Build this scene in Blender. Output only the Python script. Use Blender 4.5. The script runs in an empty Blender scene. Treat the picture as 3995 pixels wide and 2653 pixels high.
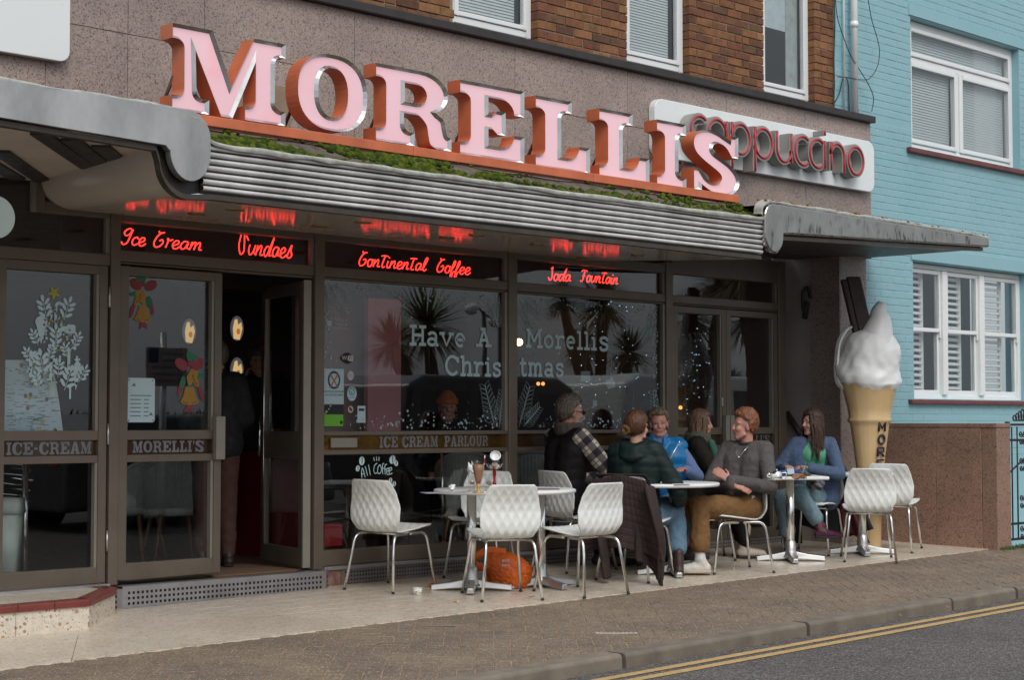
import bpy, bmesh, math, random
from math import sin, cos, pi, sqrt, radians, atan2
from mathutils import Vector, Matrix, noise, Euler
S = bpy.context.scene
C = S.collection
R = random.Random(11)
# ------------------------------------------------------------------ camera
F_PX, PH_W, PH_H, HOR = 6830.0, 3995.0, 2653.0, 1640.0
PITCH = math.atan((HOR - PH_H/2)/F_PX); TH = radians(44.46)
FW = Vector((cos(TH)*cos(PITCH), sin(TH)*cos(PITCH), sin(PITCH)))
RT = Vector((sin(TH), -cos(TH), 0)); UP = RT.cross(FW)
EYE = Vector((0, 0, 1.284))
cam = bpy.data.cameras.new('camera'); cam.lens = F_PX/PH_W*36; cam.sensor_width = 36
cam.clip_start = .05; cam.clip_end = 1500
co = bpy.data.objects.new('camera', cam); C.objects.link(co)
co.matrix_world = Matrix(((RT.x, UP.x, -FW.x, EYE.x), (RT.y, UP.y, -FW.y, EYE.y), (RT.z, UP.z, -FW.z, EYE.z), (0, 0, 0, 1)))
S.camera = co
# ------------------------------------------------------------------ light
SUN_EL, SUN_AZ = radians(48), radians(205)      # overcast; brightest part of the cloud behind the camera
w = bpy.data.worlds.new('World'); S.world = w; w.use_nodes = True
nt = w.node_tree; nt.nodes.clear()
sky = nt.nodes.new('ShaderNodeTexSky'); sky.sky_type = 'NISHITA'; sky.sun_disc = False
sky.sun_elevation = SUN_EL; sky.sun_rotation = SUN_AZ; sky.dust_density = 6; sky.air_density = 1.2; sky.ozone_density = 1.5
hs = nt.nodes.new('ShaderNodeHueSaturation'); hs.inputs['Saturation'].default_value = .52
bg = nt.nodes.new('ShaderNodeBackground'); bg.inputs['Strength'].default_value = .11
out = nt.nodes.new('ShaderNodeOutputWorld')
# a closed cloud layer over that sky: pale grey, brighter overhead than at the horizon
sx_ = nt.nodes.new('ShaderNodeSeparateXYZ'); cr = nt.nodes.new('ShaderNodeValToRGB')
cr.color_ramp.elements[0].position = .0; cr.color_ramp.elements[0].color = (.50, .535, .575, 1); cr.color_ramp.elements[1].position = .9; cr.color_ramp.elements[1].color = (.82, .88, .94, 1)
cm = nt.nodes.new('ShaderNodeMix'); cm.data_type = 'RGBA'; cm.inputs[0].default_value = .7
sc8 = nt.nodes.new('ShaderNodeVectorMath'); sc8.operation = 'SCALE'; sc8.inputs['Scale'].default_value = 7.5
tcw = nt.nodes.new('ShaderNodeTexCoord'); nt.links.new(tcw.outputs['Generated'], sx_.inputs[0]); nt.links.new(sx_.outputs[2], cr.inputs[0]); nt.links.new(cr.outputs[0], sc8.inputs[0])
nt.links.new(sky.outputs[0], hs.inputs['Color']); nt.links.new(hs.outputs[0], cm.inputs[6]); nt.links.new(sc8.outputs[0], cm.inputs[7]); nt.links.new(cm.outputs[2], bg.inputs[0]); nt.links.new(bg.outputs[0], out.inputs[0])
sl = bpy.data.lights.new('sun', 'SUN'); sl.energy = .9; sl.angle = radians(35); sl.color = (1, .97, .92)
so = bpy.data.objects.new('sun', sl); C.objects.link(so)
# nishita: rotation 0 = +Y, clockwise
sd = Vector((sin(SUN_AZ)*cos(SUN_EL), cos(SUN_AZ)*cos(SUN_EL), sin(SUN_EL)))
so.rotation_euler = (-sd).to_track_quat('-Z', 'Y').to_euler()
S.view_settings.view_transform = 'Standard'; S.view_settings.look = 'None'
S.view_settings.exposure = .52; S.view_settings.gamma = 1; S.view_settings.use_curve_mapping = False
S.cycles.max_bounces = 8; S.cycles.transparent_max_bounces = 16; S.cycles.glossy_bounces = 4
S.cycles.sample_clamp_indirect = 6; S.cycles.caustics_reflective = False; S.cycles.caustics_refractive = False
# ------------------------------------------------------------------ places
VP = PH_W/2361.0                                    # measurements were taken on a 2361 px wide print
def fp(x, y, Y):
    """point of the facade plane at depth Y that the measured print point shows"""
    d = FW + RT*((x*VP - PH_W/2)/F_PX) + UP*((PH_H/2 - y*VP)/F_PX)
    return EYE + d*(Y/d.y)
def fx(x, y, Y): return fp(x, y, Y).x
def fz(x, y, Y): return fp(x, y, Y).z
def ground(x, y): return .009*(x - 8.84) + .022*(y - 8.64)       # the terrace falls to the kerb and rises to the right
YC, YG, YF, YB = 8.40, 10.24, 9.66, 9.75             # canopy front, shopfront frame, granite face, brick face
KY0, KY1 = 6.66, 6.80                                # kerb
def kz(x): return -.052 + .0148*(x - 8.84)          # kerb top
def rz(x): return kz(x)-.080                      # road
# ------------------------------------------------------------------ helpers
def link(o, parent=None):
    C.objects.link(o)
    if parent: o.parent = parent
    return o
def tag(o, label=None, cat=None, group=None, kind=None):
    if label: o['label'] = label
    if cat: o['category'] = cat
    if group: o['group'] = group
    if kind: o['kind'] = kind
    return o
def empty(name, loc=(0, 0, 0), rz_=0, label=None, cat=None, group=None, parent=None):
    o = bpy.data.objects.new(name, None); o.empty_display_size = .1
    o.location = loc; o.rotation_euler = (0, 0, rz_)
    link(o, parent); return tag(o, label, cat, group)
def copy_tree(o, parent=None):
    c = o.copy(); C.objects.link(c)
    if parent: c.parent = parent
    for ch in list(o.children): copy_tree(ch, c)
    return c
class MB:
    def __init__(s): s.V = []; s.F = []; s.M = []; s.S = []
    def add(s, v, f, m=0, smooth=False):
        n = len(s.V); s.V += [tuple(p) for p in v]
        for q in f: s.F.append([n+i for i in q]); s.M.append(m); s.S.append(smooth)
        return s
    def box(s, x0, x1, y0, y1, z0, z1, m=0):
        v = [(x, y, z) for x in (x0, x1) for y in (y0, y1) for z in (z0, z1)]
        return s.add(v, [(0, 1, 3, 2), (4, 6, 7, 5), (0, 4, 5, 1), (2, 3, 7, 6), (0, 2, 6, 4), (1, 5, 7, 3)], m)
    def obox(s, c, a, b, d, m=0):
        c, a, b, d = map(Vector, (c, a, b, d))
        v = [c + a*i + b*j + d*k for i in (-1, 1) for j in (-1, 1) for k in (-1, 1)]
        return s.add(v, [(0, 1, 3, 2), (4, 6, 7, 5), (0, 4, 5, 1), (2, 3, 7, 6), (0, 2, 6, 4), (1, 5, 7, 3)], m)
    def prism(s, poly, y0, y1, m=0, ax='y', ms=None, smooth=False):
        """poly in the two other axes, extruded along ax"""
        n = len(poly)
        def P(a, b, t): return (a, t, b) if ax == 'y' else ((t, a, b) if ax == 'x' else (a, b, t))
        v = [P(a, b, y0) for a, b in poly] + [P(a, b, y1) for a, b in poly]
        k = len(s.V); s.add(v, [], m)
        s.F += [[k+i for i in range(n)], [k+n+i for i in reversed(range(n))]]; s.M += [m, m]; s.S += [False, False]
        for i in range(n):
            j = (i+1) % n; s.F.append([k+i, k+n+i, k+n+j, k+j]); s.M.append(m if ms is None else ms); s.S.append(smooth)
        return s
    def tube(s, path, r, n=8, m=0, closed=False, caps=True, flat=1.0):
        path = [Vector(p) for p in path]; N = len(path)
        rs = r if isinstance(r, (list, tuple)) else [r]*N
        rings = []; prev = None
        for i, p in enumerate(path):
            if closed: t = path[(i+1) % N] - path[i-1]
            else: t = path[min(i+1, N-1)] - path[max(i-1, 0)]
            t = t.normalized() if t.length > 1e-9 else Vector((0, 0, 1))
            if prev is None:
                u = t.cross(Vector((0, 0, 1))) if abs(t.z) < .9 else t.cross(Vector((0, 1, 0)))
            else: u = prev - t*prev.dot(t)
            u.normalize(); vv = t.cross(u); prev = u
            rings.append([p + (u*cos(2*pi*k/n) + vv*sin(2*pi*k/n)*flat)*rs[i] for k in range(n)])
        v = [q for rg in rings for q in rg]; f = []
        for i in range(N if closed else N-1):
            a = i*n; b = ((i+1) % N)*n
            for k in range(n): f.append((a+k, a+(k+1) % n, b+(k+1) % n, b+k))
        if caps and not closed: f += [tuple(reversed(range(n))), tuple((N-1)*n+k for k in range(n))]
        return s.add(v, f, m, True)
    def lathe(s, prof, n=24, c=(0, 0, 0), m=0, caps=True, sq=1.0):
        c = Vector(c); v = [c + Vector((r*cos(2*pi*k/n), r*sin(2*pi*k/n)*sq, z)) for r, z in prof for k in range(n)]; f = []
        for i in range(len(prof)-1):
            for k in range(n): f.append((i*n+k, i*n+(k+1) % n, (i+1)*n+(k+1) % n, (i+1)*n+k))
        if caps: f += [tuple(reversed(range(n))), tuple((len(prof)-1)*n+k for k in range(n))]
        return s.add(v, f, m, True)
    def ball(s, c, r, n=12, k=8, m=0, q=None):
        c = Vector(c); rx, ry, rz_ = (r, r, r) if not isinstance(r, (tuple, list)) else r
        v = []; f = []
        for i in range(k+1):
            a = pi*i/k
            for j in range(n):
                p = Vector((rx*sin(a)*cos(2*pi*j/n), ry*sin(a)*sin(2*pi*j/n), rz_*cos(a)))
                if q: p = q @ p
                v.append(c+p)
        for i in range(k):
            for j in range(n): f.append((i*n+j, (i+1)*n+j, (i+1)*n+(j+1) % n, i*n+(j+1) % n))
        return s.add(v, f, m, True)
    def grid(s, fn, nu, nv, m=0, smooth=True):
        v = [fn(i/(nu-1), j/(nv-1)) for i in range(nu) for j in range(nv)]
        f = [(i*nv+j, (i+1)*nv+j, (i+1)*nv+j+1, i*nv+j+1) for i in range(nu-1) for j in range(nv-1)]
        return s.add(v, f, m, smooth)
    def mesh(s, name, mats):
        me = bpy.data.meshes.new(name); me.from_pydata(s.V, [], s.F)
        for q in (mats if isinstance(mats, (list, tuple)) else [mats]): me.materials.append(q)
        me.polygons.foreach_set('material_index', s.M); me.polygons.foreach_set('use_smooth', s.S)
        b = bmesh.new(); b.from_mesh(me); bmesh.ops.remove_doubles(b, verts=b.verts, dist=1e-6)
        bmesh.ops.recalc_face_normals(b, faces=b.faces); b.to_mesh(me); b.free()
        return me
    def build(s, name, mats, parent=None, bevel=0, kind=None):
        o = bpy.data.objects.new(name, s.mesh(name, mats)); link(o, parent)
        if bevel: bev(o, bevel)
        if kind: o['kind'] = kind
        return o
def bev(o, wd, seg=2):
    m = o.modifiers.new('bevel', 'BEVEL'); m.width = wd; m.segments = seg; m.limit_method = 'ANGLE'; m.angle_limit = radians(40); m.harden_normals = False
    return o
def inst(name, me, parent, loc=(0, 0, 0), rot=(0, 0, 0), sc=(1, 1, 1)):
    o = bpy.data.objects.new(name, me); o.location = loc; o.rotation_euler = rot; o.scale = sc
    return link(o, parent)
def smooth_path(pts, n=6, closed=False):
    """Catmull-Rom through the points"""
    P = [Vector(p) for p in pts]; N = len(P); o = []
    for i in range(N if closed else N-1):
        p1, p2 = P[i], P[(i+1) % N]
        p0 = P[i-1] if (i > 0 or closed) else p1*2-p2
        p3 = P[(i+2) % N] if (i+2 < N or closed) else p2*2-p1
        for k in range(n):
            t = k/n
            o.append(.5*((2*p1)+(p2-p0)*t+(2*p0-5*p1+4*p2-p3)*t*t+(3*p1-p0-3*p2+p3)*t**3))
    if not closed: o.append(P[-1])
    return o
def arc(cx, cy, r, a0, a1, n=8, ry=None):
    ry = r if ry is None else ry
    return [(cx+r*cos(radians(a0+(a1-a0)*i/n)), cy+ry*sin(radians(a0+(a1-a0)*i/n))) for i in range(n+1)]
TRASH = []
def toss(o):
    """temporary object: out of the scene now, deleted in one go at the end"""
    if o.name in C.objects: C.objects.unlink(o)
    TRASH.append(o)
def evalmesh(o):
    dg = bpy.context.evaluated_depsgraph_get(); dg.update()
    return bpy.data.meshes.new_from_object(o.evaluated_get(dg), preserve_all_data_layers=True, depsgraph=dg)
# ------------------------------------------------------------------ materials
def srgb(r, g, b):
    f = lambda c: (c/255/12.92 if c/255 < .04045 else ((c/255+.055)/1.055)**2.4)
    return (f(r), f(g), f(b), 1)
class NM:
    def __init__(s, name):
        s.m = bpy.data.materials.new(name); s.m.use_nodes = True; s.t = s.m.node_tree
        s.b = s.t.nodes['Principled BSDF']; s.o = s.t.nodes['Material Output']; s.co = None
    def n(s, typ, **kw):
        q = s.t.nodes.new('ShaderNode'+typ)
        for k, v in kw.items():
            if k in q.inputs: q.inputs[k].default_value = v
            else: setattr(q, k, v)
        return q
    def l(s, a, b): s.t.links.new(a, b); return s
    def coord(s, kind='Object'):
        if s.co is None: s.co = s.n('TexCoord')
        return s.co.outputs[kind]
    def noise(s, scale, detail=4, rough=.6, vec=None):
        q = s.n('TexNoise', Scale=scale, Detail=detail, Roughness=rough); s.l(vec or s.coord(), q.inputs['Vector']); return q.outputs['Fac']
    def ramp(s, fac, stops):
        q = s.n('ValToRGB'); e = q.color_ramp.elements
        while len(e) < len(stops): e.new(.5)
        for k, (p, c) in enumerate(stops): e[k].position = p; e[k].color = c if len(c) == 4 else (*c, 1)
        s.l(fac, q.inputs['Fac']); return q.outputs['Color']
    def mix(s, fac, a, b, mode='MIX'):
        q = s.n('Mix', data_type='RGBA', blend_type=mode)
        for sock, val in ((q.inputs[0], fac), (q.inputs[6], a), (q.inputs[7], b)):
            if hasattr(val, 'is_output'): s.l(val, sock)
            else: sock.default_value = val
        return q.outputs[2]
    def math(s, op, a, b=0, clamp=False):
        q = s.n('Math', operation=op, use_clamp=clamp)
        for sock, val in ((q.inputs[0], a), (q.inputs[1], b)):
            if hasattr(val, 'is_output'): s.l(val, sock)
            else: sock.default_value = val
        return q.outputs[0]
    def bump(s, fac, strength=.3, dist=.01):
        q = s.n('Bump', Strength=strength, Distance=dist); s.l(fac, q.inputs['Height']); s.l(q.outputs[0], s.b.inputs['Normal']); return q
    def set(s, **kw):
        for k, v in kw.items():
            k = k.replace('_', ' ')
            if hasattr(v, 'is_output'): s.l(v, s.b.inputs[k])
            else: s.b.inputs[k].default_value = v
        return s
def c4(c): return c if len(c) == 4 else (*c, 1)
def sc_(c, k): return (min(c[0]*k, 1), min(c[1]*k, 1), min(c[2]*k, 1), 1)
def mk(name, col, rough=.6, metal=0, var=.15, scale=6, bump=0, bscale=60, bdist=.004, rnd=0, spec=.5, coat=0):
    m = NM(name); col = c4(col)
    cc = m.ramp(m.noise(scale, 5), [(.3, sc_(col, 1-var)), (.7, sc_(col, 1+var))])
    if rnd:
        oi = m.n('ObjectInfo'); cc = m.mix(1.0, cc, m.ramp(oi.outputs['Random'], [(0, (1-rnd,)*3), (1, (1+rnd,)*3)]), 'MULTIPLY')
    m.set(Base_Color=cc, Metallic=metal, Specular_IOR_Level=spec, Coat_Weight=coat)
    m.set(Roughness=m.ramp(m.noise(scale*2.3, 3), [(.3, (max(rough*.85, 0),)*3), (.7, (min(rough*1.15, 1),)*3)]))
    if bump: m.bump(m.noise(bscale, 4), bump, bdist)
    return m.m
def emit(name, col, st, base=None):
    m = NM(name); m.set(Base_Color=c4(base or col), Emission_Color=c4(col), Emission_Strength=st, Roughness=.4); return m.m
M = {}
# bronze anodised frame
M['frame'] = mk('bronze_anodised', (.150, .122, .096), .42, .25, .12, 3, .05, 300, .001)
M['frame_lt'] = mk('pale_anodised', (.27, .245, .21), .42, .3, .1, 3)
M['dark'] = mk('dark_void', (.012, .010, .010), .7)
M['steel'] = mk('brushed_steel', (.55, .55, .54), .38, .9, .08, 4, .06, 200, .001)
M['chrome'] = mk('satin_chrome', (.78, .79, .79), .22, 1, .05, 4)
M['cream_soffit'] = mk('cream_gloss_paint', (.46, .40, .34), .12, 0, .05, 2, .04, 2.2, .01, spec=.13)
M['cream_matt'] = mk('cream_paint', (.46, .40, .34), .5, 0, .08, 2)
M['white_pl'] = mk('white_plastic', (.80, .82, .80), .35, 0, .02, 3)
M['white_paint'] = mk('white_paint', (.80, .82, .82), .35, 0, .03, 2)
M['board'] = mk('white_board', (.78, .82, .82), .3, 0, .03, 1.2)
M['black'] = mk('black_rubber', (.02, .02, .02), .6)
M['lead'] = mk('dark_coping', (.030, .026, .026), .55, 0, .25, 8, .3, 20, .004)
M['orange'] = mk('orange_paint', (.56, .145, .06), .45, 0, .22, 3.5, .05, 40)
M['pink_wall'] = mk('pink_wall', (.50, .20, .23), .5, 0, .06, 3)
M['mauve_wall'] = mk('mauve_wall', (.27, .19, .20), .6, 0, .06, 3)
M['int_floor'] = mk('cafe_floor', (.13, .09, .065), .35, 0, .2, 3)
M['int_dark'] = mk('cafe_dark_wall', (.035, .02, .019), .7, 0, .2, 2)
M['mat'] = mk('coir_mat', (.20, .125, .07), .9, 0, .2, 40)
def granite():
    m = NM('pink_granite')
    v1 = m.n('TexVoronoi', Scale=125.0); m.l(m.coord(), v1.inputs['Vector'])
    v2 = m.n('TexVoronoi', Scale=75.0); m.l(m.coord(), v2.inputs['Vector'])
    sp = m.n('SeparateColor'); m.l(v1.outputs['Color'], sp.inputs[0])
    c = m.ramp(sp.outputs[0], [(0, (.27, .205, .18)), (.42, (.36, .275, .245)), (.7, (.42, .33, .295)), (.88, (.29, .24, .22)), (.97, (.13, .12, .115)), (1, (.10, .095, .09))])
    sp2 = m.n('SeparateColor'); m.l(v2.outputs['Color'], sp2.inputs[0])
    c = m.mix(m.ramp(sp2.outputs[1], [(.92, (0, 0, 0)), (.95, (.5,)*3)]), c, (.045, .043, .042, 1))
    c = m.mix(1, c, m.ramp(m.noise(1.3, 4), [(.30, (.76, .78, .80)), (.5, (.97, .98, .98)), (.7, (1.06, 1.08, 1.06))]), 'MULTIPLY')
    oi = m.n('ObjectInfo'); c = m.mix(1, c, m.ramp(oi.outputs['Random'], [(0, (.93,)*3), (1, (1.06, 1.05, 1.04))]), 'MULTIPLY')
    m.set(Base_Color=c, Roughness=.42, Specular_IOR_Level=.4); return m.m
M['granite'] = granite()
def granite_warm():
    m = M['granite'].copy(); m.name = 'warm_granite'; t = m.node_tree; b = t.nodes['Principled BSDF']; src = b.inputs['Base Color'].links[0].from_socket
    q = t.nodes.new('ShaderNodeMix'); q.data_type = 'RGBA'; q.blend_type = 'MULTIPLY'; q.inputs[0].default_value = 1; q.inputs[7].default_value = (.92, .72, .60, 1); t.links.new(src, q.inputs[6]); t.links.new(q.outputs[2], b.inputs['Base Color']); return m
M['granite_w'] = granite_warm()
M['joint'] = mk('pale_mortar', (.50, .46, .42), .8)
def brickm(name, cols, rough=.85, random='obj'):
    m = NM(name); oi = m.n('ObjectInfo')
    rsrc = oi.outputs['Random'] if random == 'obj' else m.n('NewGeometry').outputs['Random Per Island']
    base = m.ramp(rsrc, [(i/(len(cols)-1), c) for i, c in enumerate(cols)])
    vc = m.n('VectorMath', operation='ADD'); m.l(m.coord('Generated' if random == 'obj' else 'Object'), vc.inputs[0]); m.l(rsrc, vc.inputs[1])
    geo = m.n('NewGeometry')
    n1 = m.noise(14, 5, .7, geo.outputs['Position'])
    base = m.mix(1, base, m.ramp(n1, [(.25, (.45, .42, .40)), (.5, (1, 1, 1)), (.75, (1.35, 1.3, 1.2))]), 'MULTIPLY')
    m.set(Base_Color=base, Roughness=rough); m.bump(m.noise(90, 4, .7, geo.outputs['Position']), .6, .006); return m.m
BC = [(.21, .085, .036), (.15, .060, .028), (.25, .112, .042), (.11, .045, .025), (.21, .076, .038), (.27, .14, .055), (.085, .038, .025)]
M['brick'] = brickm('stock_brick', BC); M['brick_i'] = brickm('stock_brick_joined', BC, random='isl')
M['mortar'] = mk('brick_mortar', (.27, .20, .145), .95, 0, .3, 9, .5, 60)
BL = [(.175, .42, .47), (.19, .445, .495), (.165, .41, .46)]
def bluem(random):
    m = NM('painted_blue_brick'); geo = m.n('NewGeometry')
    c = m.ramp(m.noise(1.1, 4, .6, geo.outputs['Position']), [(.3, (.245, .445, .50)), (.7, (.285, .49, .545))])
    m.set(Base_Color=c, Roughness=.55); m.bump(m.noise(22, 4, .65, geo.outputs['Position']), .35, .006); return m.m
M['blue'] = bluem('x')
def paverm(rand):
    m = NM('block_paver_'+rand); geo = m.n('NewGeometry'); pos = geo.outputs['Position']
    rs = m.n('ObjectInfo').outputs['Random'] if rand == 'obj' else geo.outputs['Random Per Island']
    c = m.ramp(rs, [(0, (.190, .148, .110)), (.5, (.205, .160, .120)), (1, (.180, .141, .106))])
    c = m.mix(1, c, m.ramp(m.noise(1.6, 5, .6, pos), [(.3, (.72, .72, .74)), (.72, (1.25, 1.2, 1.12))]), 'MULTIPLY')
    v = m.n('TexVoronoi', Scale=160.0); m.l(pos, v.inputs['Vector']); sp = m.n('SeparateColor'); m.l(v.outputs['Color'], sp.inputs[0])
    c = m.mix(m.ramp(sp.outputs[0], [(.86, (0, 0, 0)), (.95, (.8,)*3)]), c, (.44, .38, .31, 1))
    c = m.mix(m.ramp(sp.outputs[1], [(.82, (0, 0, 0)), (.94, (.8,)*3)]), c, (.05, .042, .035, 1))
    m.set(Base_Color=c, Roughness=.9, Specular_IOR_Level=.25); m.bump(m.noise(170, 4, .7, pos), .5, .004); return m.m
M['paver'] = paverm('obj'); M['paver_i'] = paverm('isl')
M['sand'] = mk('joint_sand', (.30, .20, .115), .95, 0, .35, 6, .5, 200)
def asphalt():
    m = NM('asphalt'); geo = m.n('NewGeometry'); pos = geo.outputs['Position']
    v = m.n('TexVoronoi', Scale=110.0); m.l(pos, v.inputs['Vector']); sp = m.n('SeparateColor'); m.l(v.outputs['Color'], sp.inputs[0])
    c = m.ramp(sp.outputs[0], [(0, (.04, .037, .036)), (.55, (.085, .078, .074)), (.85, (.15, .138, .13)), (1, (.26, .24, .22))])
    c = m.mix(1, c, m.ramp(m.noise(1.2, 5, .6, pos), [(.3, (.8,)*3), (.7, (1.2, 1.17, 1.14))]), 'MULTIPLY')
    m.set(Base_Color=c, Roughness=.85); m.bump(v.outputs['Distance'], .8, .006); return m.m
M['asphalt'] = asphalt()
def yellow():
    m = NM('yellow_road_paint'); geo = m.n('NewGeometry'); pos = geo.outputs['Position']
    c = m.ramp(m.noise(8, 6, .7, pos), [(.3, (.42, .27, .10)), (.65, (.52, .35, .15))])
    v = m.n('TexVoronoi', Scale=110.0); m.l(pos, v.inputs['Vector']); sp = m.n('SeparateColor'); m.l(v.outputs['Color'], sp.inputs[0])
    c = m.mix(m.ramp(sp.outputs[1], [(.88, (0, 0, 0)), (.93, (.7,)*3)]), c, (.16, .12, .08, 1))
    m.set(Base_Color=c, Roughness=.8); m.bump(v.outputs['Distance'], .5, .004); return m.m
M['yellow'] = yellow()
M['kerb'] = mk('kerb_concrete', (.175, .145, .115), .9, 0, .25, 5, .6, 150, .004, rnd=.08)
def terr(name, s, base, chip, dens=.55, rough=.28):
    m = NM(name); geo = m.n('NewGeometry'); pos = geo.outputs['Position']
    v = m.n('TexVoronoi', Scale=s); m.l(pos, v.inputs['Vector']); sp = m.n('SeparateColor'); m.l(v.outputs['Color'], sp.inputs[0])
    c = m.ramp(sp.outputs[0], [(0, sc_(base, .93)), (dens, sc_(base, 1.05)), (dens+.12, chip), (1, sc_(chip, .75))])
    c = m.mix(1, c, m.ramp(m.noise(1.5, 5, .6, pos), [(.3, (.86, .84, .81)), (.7, (1.06, 1.05, 1.03))]), 'MULTIPLY')
    c = m.mix(1, c, m.ramp(m.noise(14, 5, .7, pos), [(.28, (.78, .74, .69)), (.5, (1, 1, 1))]), 'MULTIPLY')
    m.set(Base_Color=c, Roughness=rough, Specular_IOR_Level=.45); return m.m
M['terrazzo'] = terr('worn_terrazzo', 75, (.66, .59, .50, 1), (.54, .45, .36, 1), .72, .3)
def pebbles():
    m = NM('pebble_terrazzo'); geo = m.n('NewGeometry'); pos = geo.outputs['Position']; c = m.ramp(m.noise(30, 4, .6, pos), [(.3, (.58, .52, .43)), (.7, (.70, .64, .55))])
    for sc0, lo in ((34.0, .10), (62.0, .16), (120.0, .2)):
        v = m.n('TexVoronoi', Scale=sc0); wv = m.n('VectorMath', operation='ADD'); nz = m.n('TexNoise', Scale=sc0*.8); m.l(pos, nz.inputs['Vector']); ns = m.n('VectorMath', operation='SCALE'); ns.inputs['Scale'].default_value = .5/sc0; m.l(nz.outputs['Color'], ns.inputs[0]); m.l(pos, wv.inputs[0]); m.l(ns.outputs[0], wv.inputs[1]); m.l(wv.outputs[0], v.inputs['Vector'])
        sp = m.n('SeparateColor'); m.l(v.outputs['Color'], sp.inputs[0]); rad = m.math('MULTIPLY', m.math('POWER', sp.outputs[0], 2.2), .62)
        k = m.math('GREATER_THAN', rad, m.math('ADD', v.outputs['Distance'], lo)); cc = m.ramp(sp.outputs[1], [(0, (.46, .30, .18)), (.5, (.38, .22, .12)), (.8, (.28, .20, .14)), (1, (.50, .38, .26))]); c = m.mix(k, c, cc)
    m.set(Base_Color=c, Roughness=.5); return m.m
M['terrazzo_big'] = pebbles()
M['red_tile'] = mk('red_quarry_tile', (.19, .045, .035), .3, 0, .12, 9, 0, rnd=.12)
def glassm(name, tint=(.93, .95, .95), boost=1.9, rough=.0, wob=.0):
    m = NM(name); m.t.nodes.remove(m.b)
    tr = m.n('BsdfTransparent'); tr.inputs[0].default_value = (*tint, 1)
    gl = m.n('BsdfGlossy'); gl.inputs['Roughness'].default_value = rough
    mx = m.n('MixShader'); ge = m.n('NewGeometry'); dt = m.n('VectorMath', operation='DOT_PRODUCT')
    m.l(ge.outputs['Incoming'], dt.inputs[0]); m.l(ge.outputs['Normal'], dt.inputs[1])
    k = m.math('POWER', m.math('SUBTRACT', 1.0, m.math('ABSOLUTE', dt.outputs['Value']), True), 5)   # Schlick, the same from both sides
    fr = m.math('ADD', m.math('MULTIPLY', k, .96), .04)
    if wob:
        bp = m.n('Bump', Strength=wob, Distance=.02); m.l(m.noise(1.3, 2, .4), bp.inputs['Height']); m.l(bp.outputs[0], gl.inputs['Normal'])
    m.l(m.math('MULTIPLY', fr, boost, True), mx.inputs[0]); m.l(tr.outputs[0], mx.inputs[1]); m.l(gl.outputs[0], mx.inputs[2]); m.l(mx.outputs[0], m.o.inputs['Surface'])
    return m.m
M['glass'] = glassm('window_glass', boost=1.65, wob=.06)
M['glass_hi'] = glassm('upper_window_glass', boost=1.3, wob=.05)
M['tumbler'] = glassm('tumbler_glass', (.9, .9, .9), 1.3)
# ================================================================== SETTING
def sheet(name, pts, m, parent=None):
    return MB().add(pts, [tuple(range(len(pts)))]).build(name, m, parent)
def inview(p, mx=.06):
    d = Vector(p)-EYE; z = d.dot(FW)
    if z <= 0: return False
    return abs(d.dot(RT)/z*F_PX/PH_W) < .5+mx and abs(d.dot(UP)/z*F_PX/PH_H) < .5+mx
def pz(x, y):
    t = (y-KY1)/(8.48-KY1); return (kz(x)*(1-t) + ground(x, 8.48)*t)
# road -------------------------------------------------------------
rd = sheet('road', [(x, y, rz(x)+(y-KY0)*-.012) for x, y in ((-60, -70), (140, -70), (140, KY0+.05), (-60, KY0+.05))], M['asphalt']); tag(rd, kind='structure')
def strip(y0, y1, dz):
    b = MB(); n = 60; xs = [5+i*.28 for i in range(n)]
    v = []
    for i, x in enumerate(xs):
        for y in (y0, y1): yy = y+.006*noise.noise((x*6, y*9, 0)); v.append((x, yy, rz(x)+(yy-KY0)*-.012+dz))
    return b.add(v, [(2*i, 2*i+2, 2*i+3, 2*i+1) for i in range(n-1)])
strip(6.435, 6.515, .004).build('yellow_line', M['yellow'], rd); strip(6.285, 6.365, .004).build('yellow_line', M['yellow'], rd)
# kerb -------------------------------------------------------------
kb = empty('kerb'); tag(kb, kind='structure')
kprof = [(KY1, -.25), (KY1, 0)] + [(KY0+.028-.028*sin(radians(a)), -.028+.028*cos(radians(a))) for a in (0, 25, 50, 75, 90)] + [(KY0-.008, -.25)]
kme = MB().prism([(a, b) for a, b in kprof], -.455, .455, ax='x').mesh('kerb_stone', M['kerb'])
for i in range(16):
    x = 3.6+i*.9135
    o = inst('kerb_stone', kme, kb, (x, R.uniform(-.004, .004), kz(x)+.006), (0, -math.atan(.0148), R.uniform(-.004, .004)))
# pavement ---------------------------------------------------------
pv = MB().grid(lambda u, v: (2+20*u, KY1-.02+(8.54-KY1)*v, pz(2+20*u, KY1-.02+(8.54-KY1)*v)-.0027), 80, 8).build('pavement', M['sand']); tag(pv, kind='structure')
def paver_mb(b, mat4=None):
    a, c, e = .098, .048, .003
    v = [(-a, -c, -.05), (a, -c, -.05), (a, c, -.05), (-a, c, -.05), (-a, -c, -e), (a, -c, -e), (a, c, -e), (-a, c, -e), (-a+e, -c+e, 0), (a-e, -c+e, 0), (a-e, c-e, 0), (-a+e, c-e, 0)]
    if mat4: v = [tuple(mat4 @ Vector(p)) for p in v]
    f = [(0, 1, 5, 4), (1, 2, 6, 5), (2, 3, 7, 6), (3, 0, 4, 7), (4, 5, 9, 8), (5, 6, 10, 9), (6, 7, 11, 10), (7, 4, 8, 11), (8, 9, 10, 11)]
    return b.add(v, f)
pme = paver_mb(MB()).mesh('paver', M['paver'])
plist = []
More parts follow.
